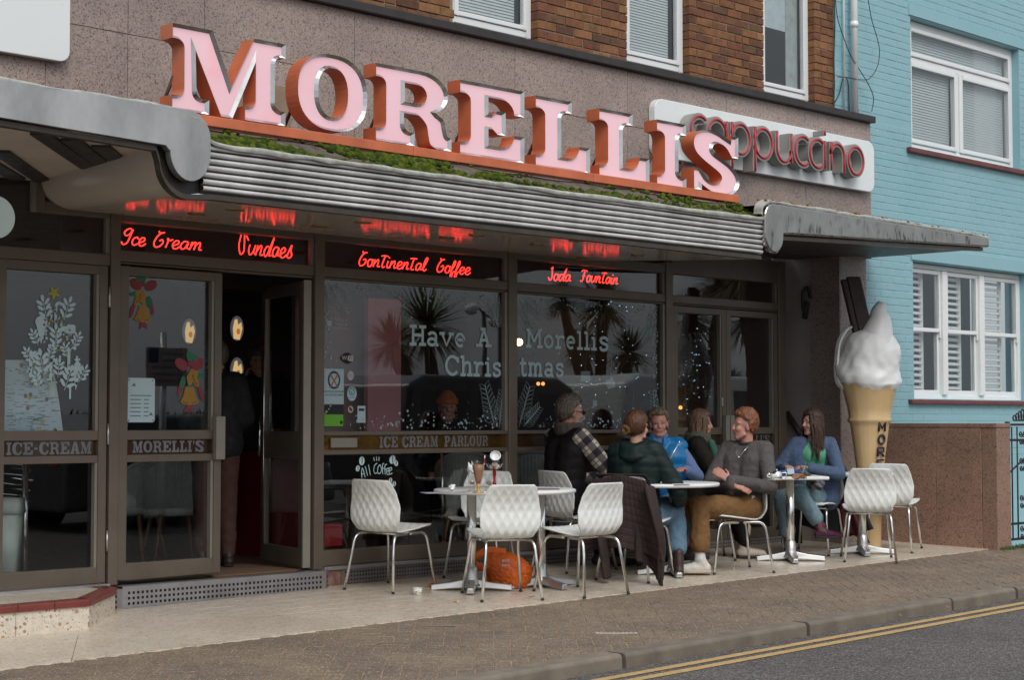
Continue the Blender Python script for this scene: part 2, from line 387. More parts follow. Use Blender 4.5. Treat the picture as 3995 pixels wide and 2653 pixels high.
for yy in range(-70, 160):
    for kx in range(-60, 60):
        for start, ln in ((-yy, 'h'), (-yy+2, 'v')):
            x = start+4*kx
            cxx, cyy, ro = (x+1, yy+.5, 0) if ln == 'h' else (x+.5, yy+1, pi/2)
            px, py = cxx*.1, cyy*.1
            X, Y = 9+(px-py)*cos(pi/4), 7.6+(px+py)*sin(pi/4)
            if not (4 < X < 19.5 and KY1-.02 < Y < 8.52): continue
            plist.append((X, Y, ro+pi/4))
plist.sort(key=lambda q: (0 if inview((q[0], q[1], 0), -.005) else 1, q[0]*FW.x+q[1]*FW.y))
pst = MB()
for i, (X, Y, a) in enumerate(plist):
    sx = (pz(X+.1, Y)-pz(X-.1, Y))/.2; sy = (pz(X, Y+.1)-pz(X, Y-.1))/.2
    u = Vector((cos(a), sin(a), 0)); u.z = sx*u.x+sy*u.y + R.gauss(0, .006); u.normalize()
    v = Vector((-sin(a), cos(a), 0)); v.z = sx*v.x+sy*v.y + R.gauss(0, .008); v.normalize()
    n_ = u.cross(v); m4 = Matrix(((u.x, v.x, n_.x, X), (u.y, v.y, n_.y, Y), (u.z, v.z, n_.z, pz(X, Y)+R.uniform(-.0015, .0015)), (0, 0, 0, 1)))
    if i < 300:
        o = bpy.data.objects.new('paver', pme); o.matrix_world = m4; link(o, pv)
    elif 4 < X < 19.5: paver_mb(pst, m4)
pst.build('paver_field', M['paver_i'], pv, kind='stuff')
# terrace ----------------------------------------------------------
TZ = .006
def gz(x, y): return ground(x, y)+TZ
te = empty('terrace'); tag(te, kind='structure')
M['grime'] = mk('dark_joint', (.07, .055, .045), .9)
tb = MB(); n = 2
v = [(x, y, gz(x, y)-.003) for x, y in ((2, 8.48), (15.14, 8.48), (15.14, 12), (2, 12))]
v += [(x, y, -.4) for x, y in ((2, 8.48), (15.14, 8.48), (15.14, 12), (2, 12))]
tb.add(v, [(0, 1, 2, 3), (0, 4, 5, 1), (1, 5, 6, 2)]).build('terrace_bed', M['grime'], te)
def slab(poly, name):
    b = MB(); v = [(x, y, gz(x, y)) for x, y in poly]; k = len(v); v += [(x, y, gz(x, y)-.03) for x, y in poly]
    b.add(v, [tuple(range(k))]+[(i, k+i, k+(i+1) % k, (i+1) % k) for i in range(k)]); return b.build(name, M['terrazzo'], te)
dgx = lambda y: 6.45+(9.93-y)*.93                     # diagonal joint running out from the corner of the step
ys = [8.478+.185*i for i in range(10)]
for i in range(9):
    y0, y1 = ys[i]+(.007 if i else 0), ys[i+1]-.006
    for (xa, xb) in ((None, 9.62), (9.624, 11.9), (11.904, 14.0), (14.004, 15.14)):
        if xa is None: slab([(dgx(y0)+.006, y0), (xb, y0), (xb, y1), (dgx(y1)+.006, y1)], 'terrazzo_strip')
        else: slab([(xa, y0), (xb, y0), (xb, y1), (xa, y1)], 'terrazzo_strip')
slab([(5.2, 8.478), (dgx(8.478), 8.478), (dgx(9.3), 9.3), (5.75, 9.3)], 'terrazzo_slab')
slab([(2.2, 8.478), (5.196, 8.478), (5.746, 9.3), (2.2, 9.3)], 'terrazzo_slab')
slab([(2.2, 9.304), (dgx(9.304), 9.304), (dgx(10.1), 10.1), (2.2, 10.1)], 'terrazzo_slab')
slab([(6.3, 10.104), (12.4, 10.146), (12.4, 10.3), (6.3, 10.3)], 'terrazzo_slab'); slab([(12.404, 10.146), (15.14, 10.146), (15.14, 12), (12.404, 12)], 'terrazzo_slab')
# doorstep block at the left --------------------------------------
stp = empty('doorstep', (5.9, 9.5, 0), 0, 'low terrazzo doorstep with red tiled nosing at the left door', 'step')
stp_off = Vector((-5.9, -9.5, 0))
def shift(b, off):
    b.V = [(p[0]+off.x, p[1]+off.y, p[2]+off.z) for p in b.V]; return b
SX = 5.93; BT = .182
corner = [(2.2, 9.478), (SX, 9.478), (6.46, 10.01), (6.50, 10.2), (2.2, 10.2)]
b = MB()
xs = [2.2, 3.2, 4.1, 4.55, 4.99, 5.43, SX]
for i in range(6):
    if i < 3: continue
    q = MB().prism([(xs[i]+.002, 9.478), (xs[i+1]-(.002 if i < 5 else 0), 9.478), (xs[i+1]-(.002 if i < 5 else .03), 9.52), (xs[i]+.002, 9.52)], -.12, BT-.03, ax='z')
    shift(q, stp_off).build('terrazzo_panel', M['terrazzo_big'], stp)
q = MB().prism([(SX, 9.4781), (6.46, 10.0081), (6.43, 10.04), (SX-.03, 9.52)], -.12, BT-.03, ax='z'); shift(q, stp_off).build('terrazzo_panel', M['terrazzo_big'], stp)
q = MB().prism([(2.2, 9.53), (SX-.02, 9.53), (6.42, 10.03), (6.46, 10.21), (2.2, 10.21)], -.12, BT-.012, ax='z'); shift(q, stp_off).build('step_top', M['terrazzo'], stp)
def tile(p0, p1, inw):
    p0, p1 = Vector((*p0, 0)), Vector((*p1, 0)); d = (p1-p0); L = d.length; d.normalize(); nrm = Vector((d.y, -d.x, 0))
    prof = [(-.085, 0), (0.0, 0)]+[(.012*sin(radians(a)), -.012+.012*cos(radians(a))) for a in (30, 60, 90)]+[(.012, -.045), (-.005, -.045), (-.005, -.02), (-.085, -.02)]
    b = MB(); v = []
    for t in (.0015, L-.0015):
        for a, z in prof: v.append(p0+d*t+nrm*a+Vector((0, 0, BT+z)))
    k = len(prof); b.add(v, [(i, (i+1) % k, k+(i+1) % k, k+i) for i in range(k)]+[tuple(range(k)), tuple(reversed(range(k, 2*k)))])
    return shift(b, stp_off).build('nosing_tile', M['red_tile'], stp)
x = SX
while x > 4.2: tile((x-.245, 9.478), (x-(.0), 9.478), 0); x -= .247
for i in range(3): tile((SX+.53*i/3, 9.478+.53*i/3), (SX+.53*(i+1)/3, 9.478+.53*(i+1)/3), 0)
tile((6.46, 10.008), (6.49, 10.2), 0)
# perforated kick plates --------------------------------------------
def perf(p0, p1, z0a, z0b, z1, rows, pitch=.036, hs=.019, ztop=.035, back=True):
    """perforated sheet standing between two plan points; square holes cut out of it"""
    p0, p1 = Vector((*p0, 0)), Vector((*p1, 0)); d = p1-p0; L = d.length; d.normalize(); nin = Vector((-d.y, d.x, 0))
    b = MB(); P = lambda t, z: p0+d*t+Vector((0, 0, z))
    nx = int((L-.04)/pitch); x0 = (L-nx*pitch)/2; g = (pitch-hs)/2
    ts = [0]; 
    for i in range(nx): ts += [x0+i*pitch+g, x0+i*pitch+g+hs]
    ts.append(L); zr = [None]+[]; zs = []
    for r in range(rows): zs += [z1-ztop-r*pitch-hs, z1-ztop-r*pitch]
    zs = sorted(zs); cols = []
    for t in ts: cols.append([z0a+(z0b-z0a)*t/L]+zs+[z1])
    v = [P(t, z) for t, c in zip(ts, cols) for z in c]; k = len(zs)+2; f = []
    for i in range(len(ts)-1):
        for j in range(k-1):
            if i % 2 == 1 and j % 2 == 1: continue
            f.append((i*k+j, (i+1)*k+j, (i+1)*k+j+1, i*k+j+1))
    b.add(v, f)
    b.add([P(0, z1), P(L, z1), P(L, z1)+nin*.1, P(0, z1)+nin*.1], [(0, 1, 2, 3)])
    b.add([P(0, z0a)+nin*.02, P(L, z0b)+nin*.02, P(L, z1-.002)+nin*.02, P(0, z1-.002)+nin*.02], [(0, 1, 2, 3)], 1)
    return b
M['kick'] = mk('dull_kick_plate', (.33, .32, .33), .42, .55, .22, 5, .15, 12, .004)
M['kick_dk'] = mk('grubby_kick_plate', (.20, .175, .17), .5, .4, .25, 6, .15, 14, .004)
# ================================================================== SHOP BUILDING (walls, granite, bricks, upper windows)
M['strut_d'] = mk('dark_oak', (.04, .02, .015), .5)
sb = empty('shop_building', (9, 10, 0), 0, 'pink granite and brown brick shop building with small upstairs windows', 'building')
OFF = Vector((-9, -10, 0))
def put(b, name, m, parent, off=OFF, **k): return shift(b, off).build(name, m, parent, **k)
ZG0, ZG1 = 2.9, 4.262
vx = [4.3, 5.69, 6.288, 6.888, 8.21, 9.878, 11.25, 12.62, 13.85, 14.98]
put(MB().box(3, 14.975, YF+.012, YF+.05, ZG0, ZG1-.002), 'panel_joint', M['joint'], sb)
for i in range(len(vx)-1):
    for z0, z1 in ((ZG0, 3.787), (3.791, ZG1-.003)):
        b = MB().box(vx[i]+.002, vx[i+1]-.002, YF, YF+.03, z0, z1); o = put(b, 'granite_panel', M['granite'], sb)
        bev(o, .0015, 1)
# bare board where panels are missing behind the big letters
M['ply'] = mk('weathered_plywood', (.27, .195, .13), .85, 0, .2, 5, .2, 30)
put(MB().box(6.895, 7.62, YF-.006, YF+.001, 3.0, 3.62), 'bare_board', M['ply'], sb)
# coping
put(MB().box(3, 14.99, YF-.06, YB+.05, ZG1, ZG1+.066), 'coping', M['lead'], sb, bevel=.006)
# solid core behind everything
put(MB().box(3, 14.49, YB+1.3, YB+1.4, ZG1, 7.5).box(3, 14.97, YF+.05, YB+.4, 2.95, ZG1), 'wall_core', M['mortar'], sb)
# upper windows: (x0, x1, sill z)
wins = [(9.30, 10.235, 4.42), (11.355, 12.205, 4.42), (13.322, 14.15, 4.42)]
lay = sorted(wins)
piers = [(6.9, lay[0][0]), (lay[0][1], lay[1][0]), (lay[1][1], lay[2][0]), (lay[2][1], 14.49)]
for a, c in piers: put(MB().box(a+.012, c-.012 if c < 14.4 else c-.004, YB+.010, YB+.15, ZG1+.05, 6.6), 'mortar_bed', M['mortar'], sb)
def brick_me(L, m, H=.065, D=.1):
    b = MB(); e = .004
    v = [(0, 0, 0), (L, 0, 0), (L, 0, H), (0, 0, H)]
    v = [(e, 0, e), (L-e, 0, e), (L-e, 0, H-e), (e, 0, H-e), (0, e, 0), (L, e, 0), (L, e, H), (0, e, H), (0, D, 0), (L, D, 0), (L, D, H), (0, D, H)]
    f = [(0, 1, 2, 3)]+[(i, 4+i, 4+(i+1) % 4, (i+1) % 4) for i in range(4)]+[(4+i, 8+i, 8+(i+1) % 4, 4+(i+1) % 4) for i in range(4)]
    return b.add(v, f).mesh('brick', m)
bm_s, bm_h = brick_me(.215, M['brick']), brick_me(.1025, M['brick'])
wl = []
CH = .0745
for pi_, (a, c) in enumerate(piers):
    for k in range(0, 26):
        z = ZG1+.071+k*CH
        x = a; first = True; hd = (k % 2 == 1)
        while x < c-.02:
            L = .1025 if (hd and first) or (R.random() < .12) else .215
            L = min(L, c-x); first = False
            if L < .04: break
            wl.append((x, z, L)); x += L+.010
wl.sort(key=lambda q: 0 if inview((q[0]+.1, YB, q[1]), .0) else 1)
rest = MB()
for i, (x, z, L) in enumerate(wl):
    if not inview((x+.1, YB, z), .05): continue
    dy = R.uniform(-.003, .004)
    if i < 300:
        me, l0 = (bm_s, .215) if L > .14 else (bm_h, .1025)
        o = inst('brick', me, sb, Vector((x, YB+dy, z+R.uniform(-.0015, .0015)))+OFF, (0, R.uniform(-.006, .006), R.uniform(-.01, .01)), (L/l0, 1, 1))
    else: rest.box(x, x+L, YB+dy, YB+.1, z, z+.065)
if rest.V: put(rest, 'brickwork', M['brick_i'], sb, kind='stuff')
M['blind'] = mk('blind_slat', (.62, .66, .68), .5, 0, .03, 4)
M['room_dk'] = mk('upstairs_room', (.10, .11, .115), .9, 0, .1, 1)
def casement(parent, off, x0, x1, z0, z1, Yw, nblind=0, curtain=False, sillm=None):
    """white framed window set into the wall; returns nothing, hangs parts on parent"""
    t, d = .055, .05
    win = MB(); 
    win.box(x0, x0+t, Yw, Yw+d, z0, z1).box(x1-t, x1, Yw, Yw+d, z0, z1).box(x0+t, x1-t, Yw, Yw+d, z0, z0+t).box(x0+t, x1-t, Yw, Yw+d, z1-t, z1)
    o = put(win, 'window', M['white_paint'], parent, off); bev(o, .006)
    sash = MB(); s = .038; a, c, e, g = x0+t+.004, x1-t-.004, z0+t+.004, z1-t-.004
    sash.box(a, a+s, Yw-.012, Yw+.03, e, g).box(c-s, c, Yw-.012, Yw+.03, e, g).box(a+s, c-s, Yw-.012, Yw+.03, e, e+s).box(a+s, c-s, Yw-.012, Yw+.03, g-s, g)
    q = shift(sash, off).build('sash', M['white_paint'], o); bev(q, .005)
    shift(MB().box(a+s, c-s, Yw+.012, Yw+.018, e+s, g-s), off).build('pane', M['glass_hi'], o)
    if nblind:
        b = MB(); zz = e+s+.02+(.0 if nblind > 0 else 0)
        while zz < g-.02:
            b.obox(((a+c)/2-.02, Yw+.07, zz), ((c-a)/2-.05, 0, 0), (0, .004, .0125), (0, -.0007, .0002)); zz += .025
        shift(b, off).build('blind', M['blind'], o)
    shift(MB().box(a, c, Yw+.9, Yw+.92, z0-.2, z1+.1).box(x1+.2, x1+.22, Yw+.05, Yw+.9, z0-.2, z1), off).build('room_back', M['room_dk'], o)
    return o
for i, (x0, x1, z0) in enumerate(wins):
    casement(sb, OFF, x0, x1, z0-.02, 6.55, YB+.075, 1 if i < 2 else 0)
# roller blind half down in the third upstairs window
o3 = [c for c in sb.children if c.name.startswith('window')][-1]
shift(MB().box(13.42, 13.86, YB+.14, YB+.145, 5.05, 6.5), OFF).build('roller_blind', mk('roller_blind_cloth', (.55, .62, .66), .8), o3)
shift(MB().box(13.88, 14.07, YB+.15, YB+.155, 4.45, 6.5), OFF).build('curtain', mk('net_curtain', (.42, .46, .45), .9, 0, .2, 9), o3)
# pillar right of the shopfront, recess beside it
put(MB().box(14.515, 14.97, YF+.06, YF+.09, .05, 2.93), 'granite_panel', M['granite'], sb)
put(MB().box(14.50, 14.514, YF+.062, 10.07, .05, 2.93), 'granite_panel', M['granite'], sb)
put(MB().box(14.53, 14.96, YF+.091, 11.2, -.1, 2.95), 'pillar_core', M['mortar'], sb)
M['plaster'] = mk('grubby_plaster', (.34, .30, .285), .7, 0, .12, 2)
put(MB().box(14.507, 14.529, 10.071, 10.40, .05, 2.95), 'recess_side', M['plaster'], sb)
put(MB().box(14.31, 14.507, 10.37, 10.40, .05, 2.95), 'recess_wall', M['plaster'], sb)
put(MB().tube([(14.47, 10.34, 1.36), (14.44, 10.12, 1.10)], .032, 10), 'handrail', M['strut_d'], sb)
bk = MB().tube(smooth_path([(14.50, 10.13, 2.32), (14.42, 10.10, 2.44), (14.40, 10.08, 2.56), (14.45, 10.06, 2.60), (14.49, 10.06, 2.50)], 4), .018, 6).tube([(14.50, 10.13, 2.30), (14.46, 10.09, 2.46)], .03, 6)
put(bk, 'lamp_bracket', M['black'], sb)
# interior shell: floor, walls, ceiling
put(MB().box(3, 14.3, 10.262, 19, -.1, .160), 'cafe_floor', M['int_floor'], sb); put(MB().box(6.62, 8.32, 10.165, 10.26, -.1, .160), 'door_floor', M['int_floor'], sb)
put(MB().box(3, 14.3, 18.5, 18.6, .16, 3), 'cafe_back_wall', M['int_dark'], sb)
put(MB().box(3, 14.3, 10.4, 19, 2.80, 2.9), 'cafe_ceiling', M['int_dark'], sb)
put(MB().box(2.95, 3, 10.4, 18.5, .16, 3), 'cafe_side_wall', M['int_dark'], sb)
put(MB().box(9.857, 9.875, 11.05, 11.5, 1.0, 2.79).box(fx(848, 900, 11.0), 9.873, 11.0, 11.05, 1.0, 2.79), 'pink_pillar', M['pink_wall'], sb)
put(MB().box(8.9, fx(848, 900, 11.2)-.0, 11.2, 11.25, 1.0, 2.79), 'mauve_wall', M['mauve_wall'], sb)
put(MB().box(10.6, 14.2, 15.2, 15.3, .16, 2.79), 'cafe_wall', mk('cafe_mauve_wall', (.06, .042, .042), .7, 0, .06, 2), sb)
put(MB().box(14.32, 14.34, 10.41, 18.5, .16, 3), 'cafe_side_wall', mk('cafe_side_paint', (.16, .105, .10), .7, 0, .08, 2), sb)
# wooden doormat in the open doorway
put(MB().box(7.5, 8.3, 10.36, 11.1, .16, .168), 'door_mat', M['mat'], sb)
# ================================================================== BLUE HOUSE
bh = empty('blue_house', (17, 10, 0), 0, 'house of turquoise painted brick with white windows, right of the shop', 'building')
OB = Vector((-17, -10, 0)); YBL = 9.75
ops = [(15.90, 18.2, 4.13, 5.52), (15.885, 18.35, 1.50, 2.95)]
# bed wall in pieces round the openings
b = MB(); D0, D1 = YBL+.0035, YBL+.3
b.box(14.98, 15.90, D0, D1, -.3, 4.34).box(14.495, 15.90, D0, D1, 4.34, 8.0).box(18.4, 21, D0, D1, -.3, 8).box(15.90, 18.4, D0, D1, 5.52, 8).box(15.90, 18.4, D0, D1, 2.95, 4.13).box(15.90, 18.4, D0, D1, -.3, 1.5)
b.box(18.2, 18.4, D0, D1, 4.13, 5.52).box(18.35, 18.4, D0, D1, 1.5, 2.95)
put(b, 'wall', M['blue'], bh, OB)
bb = brick_me(.215, M['blue'], .066, .05); bb2 = brick_me(.1025, M['blue'], .066, .05)
wl = []
for k in range(0, 92):
    z = .9+k*CH; x = 14.5+(0 if k % 2 else .1125)
    if z > 4.3 and z < 4.36: continue
    while x < 19.6:
        L = .215
        segs = [(x, x+L)]
        for (a, c, e, g) in ops:
            if z+.066 > e and z < g:
                segs = [s_ for q in segs for s_ in ((q[0], min(q[1], a)), (max(q[0], c), q[1])) if s_[1]-s_[0] > .04]
        if x < 14.97: segs = [(max(q[0], 14.98), q[1]) for q in segs if q[1] > 15.03] if z < 4.27 else segs
        for q in segs:
            if inview((q[0]+.1, YBL, z+.03), .012): wl.append((q[0], z, q[1]-q[0]))
        x += L+.010
wl.sort(key=lambda q: q[0]); rest = MB()
for i, (x, z, L) in enumerate(wl):
    dy = R.uniform(-.0012, .0012); 
    if i < 300:
        me, l0 = (bb, .215) if L > .15 else (bb2, .1025)
        inst('brick', me, bh, Vector((x, YBL+dy, z+R.uniform(-.001, .001)))+OB, (0, R.uniform(-.005, .005), R.uniform(-.004, .004)), (L/l0, 1, 1))
    else:
        b = MB(); e = .004
        v = [(x+e, YBL+dy, z+e), (x+L-e, YBL+dy, z+e), (x+L-e, YBL+dy, z+.062), (x+e, YBL+dy, z+.062), (x, YBL+dy+e, z), (x+L, YBL+dy+e, z), (x+L, YBL+dy+e, z+.066), (x, YBL+dy+e, z+.066)]
        rest.add(v, [(0, 1, 2, 3)]+[(i_, 4+i_, 4+(i_+1) % 4, (i_+1) % 4) for i_ in range(4)])
put(rest, 'brickwork', M['blue'], bh, OB, kind='stuff')
M['sill'] = mk('dark_red_sill', (.16, .045, .045), .5, 0, .2, 5, .2, 30)
put(MB().box(15.80, 18.5, YBL-.05, YBL+.12, 4.075, 4.128), 'sill', M['sill'], bh, OB, bevel=.008)
put(MB().box(15.78, 18.6, YBL-.05, YBL+.12, 1.455, 1.498), 'sill', M['sill'], bh, OB, bevel=.008)
put(MB().box(15.86, 18.6, YBL-.010, YBL+.005, 2.955, 3.10), 'lintel', M['blue'], bh, OB, bevel=.004)
put(MB().box(15.86, 18.6, YBL-.012, YBL+.005, 5.53, 5.66), 'lintel', M['blue'], bh, OB, bevel=.004)
# upper window: frame, fanlight, two casements with venetian blinds
Yw = YBL+.09; x0, x1, z0, z1 = 15.90, 18.2, 4.135, 5.515; T = .07
b = MB().box(x0, x0+T, Yw, Yw+.07, z0, z1).box(x1-T, x1, Yw, Yw+.07, z0, z1).box(x0+T, x1-T, Yw, Yw+.07, z0, z0+T).box(x0+T, x1-T, Yw, Yw+.07, z1-T, z1)
zt = 5.10; xm = 16.98
b.box(x0+T, x1-T, Yw, Yw+.07, zt-.03, zt+.03).box(xm-.03, xm+.03, Yw, Yw+.07, z0+T, zt-.03)
wo = put(b, 'window', M['white_paint'], bh, OB); bev(wo, .008)
for a, c, e, g in ((x0+T, xm-.03, z0+T, zt-.03), (xm+.03, x1-T, z0+T, zt-.03), (x0+T, x1-T, zt+.03, z1-T)):
    s = .05; b = MB().box(a+.003, a+s, Yw-.018, Yw+.03, e+.003, g-.003).box(c-s, c-.003, Yw-.018, Yw+.03, e+.003, g-.003).box(a+s, c-s, Yw-.018, Yw+.03, e+.003, e+s).box(a+s, c-s, Yw-.018, Yw+.03, g-s, g-.003)
    bev(shift(b, OB).build('sash', M['white_paint'], wo), .008)
    shift(MB().box(a+s, c-s, Yw+.005, Yw+.011, e+s, g-s), OB).build('pane', M['glass_hi'], wo)
    b = MB(); zz = e+s+.03 if e < 5 else e+s+.01
    while zz < g-.02: b.obox(((a+c)/2, Yw+.07, zz), ((c-a)/2-.03, 0, 0), (0, .005, .0145), (0, -.0007, .0002)); zz += .029
    shift(b, OB).build('blind', M['blind'], wo)
shift(MB().box(15.7, 18.4, Yw+.6, Yw+.62, 4, 5.7), OB).build('room_back', M['room_dk'], wo)
# lower window: three sash lights with plantation shutters
x0, x1, z0, z1 = 15.885, 18.35, 1.505, 2.945
xs = [x0, 16.66, 17.44, x1+.05]; 
fr = MB().box(x0, x1, Yw+.02, Yw+.10, z1-.06, z1).box(x0, x1, Yw+.02, Yw+.10, z0, z0+.05)
for k, xx in enumerate((x0, 16.62, 17.40, 18.29)): fr.box(xx, xx+(.06 if k in (0, 3) else .10), Yw-.01 if k in (1, 2) else Yw+.02, Yw+.10, z0+.05, z1-.06)
wo = put(fr, 'window', M['white_paint'], bh, OB); bev(wo, .008)
for a, c in ((x0+.06, 16.62), (16.72, 17.40), (17.50, 18.29)):
    mid = 2.245
    for e, g, yo in ((mid-.02, z1-.06, .0), (z0+.05, mid+.02, .025)):
        s = .045; y0 = Yw+.015+yo
        b = MB().box(a+.002, a+s, y0, y0+.04, e, g).box(c-s, c-.002, y0, y0+.04, e, g).box(a+s, c-s, y0, y0+.04, e, e+(.05 if yo else .04)).box(a+s, c-s, y0, y0+.04, g-.042, g)
        if not yo: b.box(a+.004, a+.03, y0-.004, y0+.036, e-.06, e-.001).box(c-.03, c-.004, y0-.004, y0+.036, e-.06, e-.001)
        bev(shift(b, OB).build('sash', M['white_paint'], wo), .005)
        shift(MB().box(a+s, c-s, y0+.018, y0+.023, e+.04, g-.04), OB).build('pane', M['glass_hi'], wo)
    b = MB(); b.box(a, a+.05, Yw+.12, Yw+.145, z0+.05, z1-.06).box(c-.24, c-.19, Yw+.12, Yw+.145, z0+.05, z1-.06)
    zz = z0+.13
    while zz < z1-.09:
        b.obox(((a+c-.19)/2, Yw+.132, zz), ((c-a-.19)/2-.05, 0, 0), (0, .026, .016), (0, -.003, .005)); zz += .066
    shift(b, OB).build('shutter', M['white_paint'], wo)
shift(MB().box(15.7, 18.6, Yw+.8, Yw+.82, 1.3, 3.1), OB).build('room_back', M['room_dk'], wo)
# downpipe and cables
dp = MB(); px = fx(1970, 120, 9.68); dp.tube([(px, 9.68, 4.34), (px, 9.68, 7)], .035, 12).tube([(px, 9.68, 5.2), (px, 9.68, 5.26)], .041, 12)
o = dp.build('downpipe', M['white_paint']); tag(o, 'white plastic downpipe on the turquoise wall above the coping', 'pipe')
px = fx(1946, 120, 9.72); o = MB().tube([(px, 9.72, 4.34), (px, 9.72, 7)], .010, 8).build('conduit', M['white_paint']); tag(o, 'thin white conduit beside the white downpipe', 'pipe')
wp = smooth_path([fp(p[0], p[1], 9.655) for p in ((1422*1, -0), (1926, -5), (1931, 40), (1945, 85), (1962, 128), (1985, 165), (2003, 195), (2014, 225), (2010, 256))][1:], 6)
M['cable'] = mk('grey_cable', (.03, .04, .045), .6)
o = MB().tube(wp, .0045, 5).build('cable', M['cable']); tag(o, 'black cable slanting across the downpipe to the coping', 'cable')
wp = smooth_path([fp(p[0], p[1], 9.65) for p in ((2001, -5), (2010, 45), (2022, 85), (2028, 120), (2022, 155), (2005, 180), (1985, 183), (1955, 178), (1930, 176))], 6)
o = MB().tube(wp, .0045, 5).build('cable', M['cable']); tag(o, 'looped black cable hanging over the turquoise wall', 'cable')
wp = smooth_path([fp(p[0], p[1], 9.73) for p in ((1924, -5), (1925, 60), (1923, 130), (1924, 200), (1922, 235), (1935, 215), (1945, 178), (1955, 190), (1958, 255))], 5)
o = MB().tube(wp, .006, 5).build('cable', M['cable']); tag(o, 'black cable down the corner of the brown brick pier', 'cable')
# pale diagonal pipe low on the blue wall
o = MB().tube([fp(1995, 985, 9.66), fp(2125, 1062, 9.66)], .05, 14).build('waste_pipe', M['white_paint']); tag(o, 'pale sloping pipe behind the cone statue, above the low wall', 'pipe')
# ================================================================== CANOPY
cn = empty('canopy', (9, 8.4, 2.9), 0, 'long stainless steel canopy with fluted middle over the shopfront', 'canopy')
OC = Vector((-9, -8.4, -2.9))
def cput(b, name, m, **k): return put(b, name, m, cn, OC, **k)
def wavy(name, col, rough, wob, sc1, metal=.95, stain=.2):
    m = NM(name); geo = m.n('NewGeometry'); pos = geo.outputs['Position']
    mp = m.n('Mapping'); mp.inputs['Scale'].default_value = (1.6, 1, .7); m.l(pos, mp.inputs['Vector'])
    c = m.ramp(m.noise(2.2, 5, .65, mp.outputs[0]), [(.3, sc_(col, 1-stain)), (.7, sc_(col, 1+stain*.6))])
    m.set(Base_Color=c, Metallic=metal, Roughness=m.ramp(m.noise(3, 4, .6, pos), [(.3, (rough*.8,)*3), (.7, (rough*1.25,)*3)]))
    m.bump(m.noise(sc1, 2, .45, mp.outputs[0]), wob, .03); return m.m
M['fascia_l'] = wavy('dull_stainless', (.50, .50, .49, 1), .42, .12, 3, .8, .28)
M['fascia_r'] = wavy('mirror_stainless', (.36, .35, .33, 1), .10, .42, 4.2, .95, .2)
M['flute'] = wavy('fluted_stainless', (.70, .69, .68, 1), .38, .05, 5, .45, .28)
M['trim'] = mk('bronze_trim', (.065, .052, .040), .4, .3, .3, 6)
M['flash'] = mk('weathered_flashing', (.36, .36, .33), .8, 0, .3, 14, .6, 40, .006)
YB2 = 8.40
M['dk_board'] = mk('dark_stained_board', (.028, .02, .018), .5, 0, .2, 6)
# left face with tongue (outline read off in elevation)
Lt, Lb = 3.078, 2.857
tx0, tx1, tzb = 5.735, 6.015, 2.665
tc = (tx0+tx1)/2; tr_ = (tx1-tx0)/2
poly = [(3.6, 3.10), (5.78, Lt)] + arc(tx1-.16, Lt-.16, .16, 85, 0, 8)[0:] + arc(tc, tzb+.17, tr_, 0, -180, 14, .17) + [(tx0-.004, Lb-.03), (tx0-.03, Lb-.003), (3.6, Lb+.06)]
poly = [(a, c) for a, c in poly]
o = cput(MB().prism(poly, YB2-.035, YB2+.02), 'fascia_panel', M['fascia_l']); bev(o, .02, 3)
Rt0, Rt1 = 3.045, 3.018; ux0, ux1 = 11.43, 11.69
poly = [(15.0, Rt1), (15.0, 2.925), (ux1+.05, 2.80), (ux1, 2.79)] + arc((ux0+ux1)/2, 2.63+.16, (ux1-ux0)/2, 0, -180, 14, .16) + arc(ux0+.13, Rt0-.13, .13, 180, 90, 6)
o = cput(MB().prism(poly, YB2-.035, YB2+.02), 'fascia_panel', M['fascia_r']); bev(o, .018, 3)
cput(MB().box(14.98, 15.0, YB2+.02, 9.70, 2.925, 3.01), 'end_panel', M['fascia_r'])
# flutes in the middle: seven rounded ribs
fz0, fz1 = 2.618, 2.895; nr = 6; hh = (fz1-fz0-.03)/nr
for i in range(nr):
    z0 = fz0+i*hh; prof = [(YB2+.03, z0+.006)]+[(YB2+.014-.012*sin(radians(a)), z0+.006+(hh-.012)*(.5-.5*cos(radians(a)))) for a in range(0, 181, 20)]; prof = [(YB2+.03, z0+.004), (YB2+.016, z0+.006), (YB2+.004, z0+.011), (YB2+.001, z0+hh*.35), (YB2+.0, z0+hh*.65), (YB2+.004, z0+hh-.009), (YB2+.014, z0+hh-.005), (YB2+.03, z0+hh-.004)]+[(YB2+.03, z0+hh-.006)]
    b = MB()
    v = []; XS = [5.99+(11.45-5.99)*k/22 for k in range(23)]
    for X in XS:
        for y, z in prof: v.append((X, y+.0015*sin(X*5+i), z+.003*noise.noise((X*1.3, i*2.1, 0))))
    k = len(prof); b.add(v, [(a*k+j, (a+1)*k+j, (a+1)*k+j+1, a*k+j+1) for a in range(22) for j in range(k-1)], 0, True)
    cput(b, 'rib', M['flute'])
cput(MB().box(5.99, 11.45, YB2+.028, YB2+.04, fz0-.01, fz1), 'rib_backing', M['lead'])
cput(MB().box(5.99, 11.45, YB2-.006, YB2+.03, fz1-.028, fz1+.002), 'top_band', M['flute'], bevel=.006)
